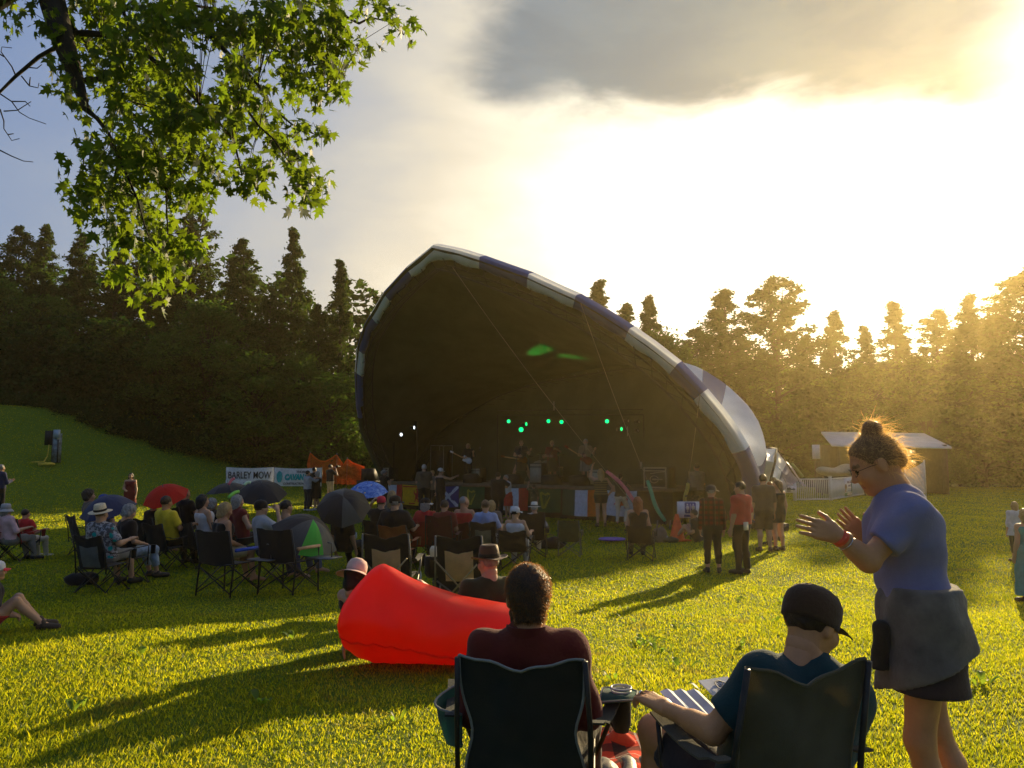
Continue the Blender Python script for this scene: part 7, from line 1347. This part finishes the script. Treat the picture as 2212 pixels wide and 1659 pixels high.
q = jw(m6, 'wrL'); o = empty('drink_can', q + Vector((.0, .06, .02)), 0, 'green can held by the man in brown leather hat', 'can'); mb = MB(); mb.lathe([(.024, 0), (.032, .012), (.032, .11), (.026, .122), (0, .122)], 16); mb.build('body', mat('can_green', (.22, .40, .05), rough=.3, metal=.3), o, True); mb = MB(); mb.lathe([(0, .123), (.025, .124), (.025, .12)], 16); mb.build('lid', M_STEEL, o, True)
bp = bag('black rucksack with white lettering beside the brown hat', ground_at(962, 1292) + Vector((0, .5, 0)), (.46, .34, .44), C_BLK, -5, name='rucksack'); t = text_mesh('lettering', 'eclipse', .085, M_BAN, bp, bold=.004); t.location = (.03, -.185, .26); t.rotation_euler = (R_(72), 0, R_(-6))
b_ = empty('water_bottle', ground_at(906, 1262) , 0, 'clear plastic water bottle standing beyond the red lounger', 'bottle'); mb = MB(); mb.lathe([(.03, 0), (.036, .01), (.034, .08), (.037, .16), (.030, .20), (.013, .235), (.013, .25), (0, .25)], 16); mb.build('body', mat('bottle_clear', (.55, .58, .58), rough=.12, trans=.5), b_, True); mb = MB(); mb.lathe([(.015, .245), (.015, .27), (0, .27)], 12); mb.build('cap', S_WHT, b_)
# --- blanket, cloth and bag between the foreground chairs
def tartan(T, V):
    s = T.node('ShaderNodeSeparateXYZ', i_0=V); gt = lambda o, f, w, ph=0.0: T.math('GREATER_THAN', T.math('SINE', T.math('ADD', T.math('MULTIPLY', o, f), ph)), w)
    a = T.mix(T.math('MULTIPLY', gt(s.outputs[0], 26, .55), .85), (.62, .045, .015, 1), (.015, .012, .010, 1)); a = T.mix(T.math('MULTIPLY', gt(s.outputs[1], 26, .55), .75), a, (.015, .012, .010, 1)); a = T.mix(T.math('MULTIPLY', gt(s.outputs[0], 26, .985, 3.1), .7), a, (.5, .45, .35, 1)); return T.mix(T.math('MULTIPLY', gt(s.outputs[1], 26, .985, 3.1), .7), a, (.5, .45, .35, 1))
o_ = chair_pos(1420, 4.1); mb = MB(); mb.sheet([[Vector((-.42 + 1.05 * a, -.75 + 1.30 * b_, .035 + .018 * math.sin(a * 17 + 5 * b_) + .02 * math.sin(b_ * 13 + a * 4) + .012 * math.sin(a * 31 - b_ * 19))) for b_ in np.linspace(0, 1, 30)] for a in np.linspace(0, 1, 32)], .012); bl = mb.build('picnic_blanket', patmat('cloth_tartan', tartan), None, True); bl.location = o_; tag(bl, 'crumpled red and black tartan blanket on the grass', 'blanket')
mb = MB(); mb.sheet([[Vector((-.22 + .44 * a, -.35 + .55 * b_, .02 + .13 * math.sin(math.pi * a) ** .7 * math.sin(math.pi * b_) ** .6 * (.7 + .3 * math.sin(a * 5 + b_ * 3)) + .016 * math.sin(a * 26 + b_ * 7 + 2 * math.sin(b_ * 5)) + .004 * math.sin(a * 12 - b_ * 15))) for b_ in np.linspace(0, 1, 40)] for a in np.linspace(0, 1, 40)], .010); o = mb.build('folded_cloth', F('olive_cloth', (.10, .085, .055), rough=.5, spec=.3), None, True); o.location = chair_pos(1330, 4.05); tag(o, 'crumpled shiny olive cloth heaped between the foreground chairs', 'cloth')
V_, F__ = sdf_mesh([ell((0, 0, .06), (.065, .055, .06), .02), ell((.03, 0, .035), (.055, .05, .04), .03)], .012, [], folds(.006, 40, 1)); r_ = empty('orange_pouch', chair_pos(1330, 4.5), 0, 'small orange red pouch with black strap beside the olive cloth', 'pouch'); nm('body', V_, F__, F('pouch_orange', (.75, .07, .02)), r_); mb = MB(); mb.tube([(-.02, 0, .11), (-.05, 0, .16), (-.02, .01, .18), (.03, .02, .17)], .008, 6); mb.build('strap', M_BLK, r_, True)
# --- child at the left edge
kid = person('child in red and white cap sitting at the left picture edge', chair_pos(-6, 8.3), -62, 1.45, 'ground', skin='fair', hair=('short', 'brown'), top=SH(F('black_red_tee', (.02, .016, .016)), .4), bottom=TR(F('red_shorts', (.42, .03, .03)), .40), shoes=S_BRN, h=.013, hatk=('cap', (C_WHT, F('brim_red', (.6, .03, .03))), 0, 0, 1.05), armL='lap', armR='lap', lean=6, legL=((-.14, .32, .40), (-.13, .58, .085)), legR=((.14, .32, .40), (.13, .62, .085)))
# ================================================================ MAPLE BRANCH OVERHEAD
def maple():
    k = .4216; rng = np.random.default_rng(17); rr = random.Random(17); root_p = Vector((-6.4, 5.6, 0)); root_p.z = gz(-6.4, 5.6); root = empty('maple_tree', root_p, 0, 'silver maple whose drooping leafy branch hangs into the upper left', 'tree'); P = lambda zx, zy, d: at(zx * k, zy * k, d) - root_p
    limbs = []
    def limb(pts, d0, d1, r0, r1):
        n = len(pts); q = [P(x, y, d0 + (d1 - d0) * i / (n - 1)) for i, (x, y) in enumerate(pts)]; limbs.append((q, [r0 + (r1 - r0) * (i / (n - 1)) ** .7 for i in range(n)])); return q
    mb = MB(); top = P(250, -60, 6.2)
    mb.tube([(0, 0, -.3), (.05, 0, 1.5), (.12, .02, 3.2), (.1, 0, 5.0), (-.1, .1, 7.0), (-.2, .2, 9.0)], [.36, .30, .27, .22, .16, .07], 12); mb.build('trunk', M_BARK, root, True)
    A = [Vector((.1, 0, 4.6)), Vector((.9, .15, 5.35)), Vector((1.7, .4, 5.2)), top.lerp(Vector((1.7, .4, 5.2)), .35) + Vector((0, 0, .18)), top]
    main = [(320, 200), (390, 400), (440, 560), (500, 610), (560, 690), (610, 810), (660, 920), (700, 1010), (740, 1150), (790, 1300)]
    M_ = A + [P(x, y, 5.8 - .02 * i) for i, (x, y) in enumerate(main)]; limbs.append((M_, [.19, .17, .15, .13, .11, .085, .055, .028, .016, .013, .011, .009, .007, .005, .004]))
    limb([(350, 180), (430, 170), (520, 175), (640, 200), (740, 270), (850, 360), (950, 450), (1020, 530), (1100, 600), (1200, 720), (1240, 900)], 6.2, 5.6, .035, .006); limb([(440, 410), (500, 405), (560, 420), (610, 500), (650, 560), (700, 600), (800, 760), (850, 980), (860, 1200)], 6.1, 5.7, .025, .005); limb([(340, 100), (400, 170), (440, 230), (480, 310), (500, 400)], 6.2, 6.5, .028, .010)
    limb([(620, 30), (660, 130), (640, 190)], 5.9, 6.1, .018, .012); limb([(900, -40), (1000, 100), (1090, 195), (1250, 360), (1320, 430), (1400, 560), (1500, 640), (1640, 700)], 6.4, 5.8, .035, .004); limb([(1270, 570), (1330, 650), (1400, 710), (1480, 830), (1560, 920), (1640, 980)], 5.9, 5.7, .010, .003); limb([(1350, -50), (1450, 90), (1560, 200), (1640, 330), (1720, 420)], 6.8, 6.2, .03, .004); limb([(1600, -40), (1720, 60), (1840, 120), (1900, 90), (1990, 110), (2070, 180)], 6.9, 6.4, .022, .003); limb([(640, 40), (800, 60), (1000, 30), (1200, 60)], 6.6, 7.0, .02, .012); limb([(610, 810), (580, 930), (550, 1050), (545, 1200), (560, 1380), (620, 1420)], 6.0, 5.8, .008, .002); limb([(480, 680), (430, 800), (420, 930), (430, 1080)], 6.1, 6.3, .009, .003); limb([(800, 1300), (830, 1450), (850, 1600)], 5.8, 5.8, .004, .002)
    mb = MB(); [mb.tube(q, r, 6) for q, r in limbs]; mb.build('limb', M_BARK, root, True)
    tw = [[(300, 235), (200, 290), (80, 390), (0, 470), (-80, 540)], [(80, 385), (60, 340), (5, 265), (10, 240), (60, 245)], [(20, 290), (-30, 260)], [(110, 390), (150, 440), (195, 450), (200, 425)], [(150, 440), (155, 395)], [(140, 345), (190, 350), (215, 330)], [(0, 480), (60, 520), (100, 575), (150, 605), (235, 635)], [(60, 520), (130, 520), (155, 545)], [(20, 570), (90, 565), (160, 520)], [(0, 560), (20, 620), (20, 660), (60, 720), (100, 710)], [(0, 770), (60, 800), (120, 825), (170, 830)], [(-40, 520), (0, 560)], [(-60, 740), (0, 770)], [(40, 690), (70, 685)]]
    for i, t in enumerate(tw): mb = MB(); mb.tube([P(x, y, 6.6 + .05 * i) if i else P(x, y, 6.3) for x, y in t], [max(.0035, (.022 if i == 0 else .007) * (1 - .8 * j / len(t))) for j in range(len(t))], 5); mb.build('bare_twig', M_BARK, root, True)
    B = '100,10,90,40 15,110,22,55 235,190,55,65 330,330,45,70 400,500,48,75 400,600,40,35 480,60,120,70 560,200,110,90 700,80,130,90 640,340,120,100 800,200,120,100 880,100,120,100 520,420,80,90 760,420,120,110 900,300,90,80 930,500,110,100 1060,80,130,80 1080,240,55,40 1200,300,90,70 1250,120,130,90 1400,60,150,70 1420,200,130,100 1600,80,120,80 1600,220,110,90 1480,380,110,90 1620,380,90,80 1720,280,90,70 1760,90,90,60 1850,190,70,60 1900,50,80,45 1995,110,50,45 2065,190,38,42 1760,430,45,40 1700,490,60,40 1610,510,50,40 1240,440,110,80 1180,560,100,80 1340,520,60,50 1090,640,100,80 1290,640,80,60 1430,610,70,40 1530,660,60,40 1620,700,60,35 1370,730,80,60 1440,800,60,50 1350,840,70,50 1560,870,60,50 1590,950,45,45 1660,985,45,22 1570,1030,38,28 1520,960,30,30 1180,770,70,70 1160,930,60,70 1230,980,70,45 1280,970,30,40 980,700,110,90 820,600,110,100 700,560,90,80 600,580,70,60 560,720,60,60 760,740,110,90 480,800,60,75 440,920,55,65 370,970,38,26 450,1060,60,50 425,1120,28,25 640,880,110,90 800,880,120,90 960,850,100,80 1050,870,60,55 570,1000,80,75 720,1020,110,80 880,1000,90,60 1000,1010,70,45 1070,1075,38,26 555,1220,45,60 640,1160,90,60 780,1150,110,70 880,1140,50,40 640,1280,80,65 800,1270,110,80 920,1260,50,50 850,1380,85,65 960,1310,60,45 1020,1300,22,38 930,1450,28,26 610,1420,42,34 740,1480,30,36 800,1510,45,45 300,-80,200,60 700,-90,220,70 1150,-90,220,60 1600,-90,200,60 100,-150,200,80 -200,-100,150,90 500,-250,250,90 1000,-280,250,90 1500,-260,220,80 -150,120,60,70'
    lobes = [(0, -.16), (.10, -.10), (.30, -.20), (.26, -.02), (.52, .06), (.30, .14), (.42, .30), (.56, .56), (.30, .40), (.15, .40), (.20, .66), (.09, .72), (0, 1.02)]
    lobes = lobes + [(-x, y) for x, y in lobes[-2:0:-1]]; LP = np.array([(0, .12)] + lobes); nl = len(lobes)
    tri = np.array([(0, 1 + i, 1 + (i + 1) % nl) for i in range(nl)]); Vs, Fs = [], []; n = 0; allq = [(p, i) for i, (q, r) in enumerate(limbs) for p in q]; tw2 = MB()
    for item in B.split():
        cx, cy_, rx, ry = map(float, item.split(',')); d0 = 5.9 + .75 * rr.uniform(-1, 1) * min(1, rx / 80); c = P(cx, cy_, d0); near = min(allq, key=lambda t: (t[0] - c).length)[0]
        nsub = max(1, int(rx * ry / 1500))
        for s in range(nsub):
            a = rr.random() * 6.283; r_ = rr.random() ** .55; e = P(cx + rx * r_ * math.cos(a), cy_ + ry * r_ * math.sin(a), d0 + rr.gauss(0, .28)); m = near.lerp(e, .55) + Vector((0, 0, .10)); tw2.tube([near, m, e, e + Vector((0, 0, -.08))], [.004, .003, .002, .0015], 3, False)
            for j in range(rr.randint(15, 22)):
                f = rr.uniform(-.1, 1.0); b0 = np.array(e.lerp(m, max(0, f) * .5)) + rng.normal(size=3) * (.065, .09, .06); dn = rng.normal(size=3) * .55 + A3(.05, 0, -.85); dn /= np.linalg.norm(dn); sd = np.cross(dn, rng.normal(size=3)); sd /= np.linalg.norm(sd); nn = np.cross(sd, dn); sz = rr.uniform(.042, .108); curl = rr.uniform(.05, .5)
                L = LP[:, :1] * sz * sd + (LP[:, 1:] * sz) * dn + (-(LP[:, :1] ** 2) * curl * 1.6 - (LP[:, 1:] ** 2) * curl * .5) * sz * nn; Vs.append(b0 + L); Fs.append(tri + n); n += len(LP)
    ml = mat('maple_leaf', (.026, .052, .007), rough=.5, var=.2, nscale=1.2, island=.45, trans=.5, tcol=(.32, .40, .012), spec=.18); link('crown', npmesh('crown', np.concatenate(Vs), np.concatenate(Fs), [ml]), root); tw2.build('twigs', M_BARK, root)
maple()
# ---------------------------------------------------------------- haze: the low sun lights the moist air
def build_haze():
    mb = MB(); mb.box((0, 85, 14), (420, 320, 32)); m = bpy.data.materials.new('haze_air'); m.use_nodes = True; T = NT(m.node_tree); T.n.clear()
    v = T.node('ShaderNodeVolumePrincipled'); v.inputs['Color'].default_value = (1.0, 0.80, 0.38, 1); v.inputs['Density'].default_value = HAZE; v.inputs['Anisotropy'].default_value = 0.74
    o = T.node('ShaderNodeOutputMaterial'); T.l.new(v.outputs[0], o.inputs['Volume'])
    tag(mb.build('haze', m), 'warm sunlit evening haze', kind='stuff')
HAZE = 0.00072
build_haze()
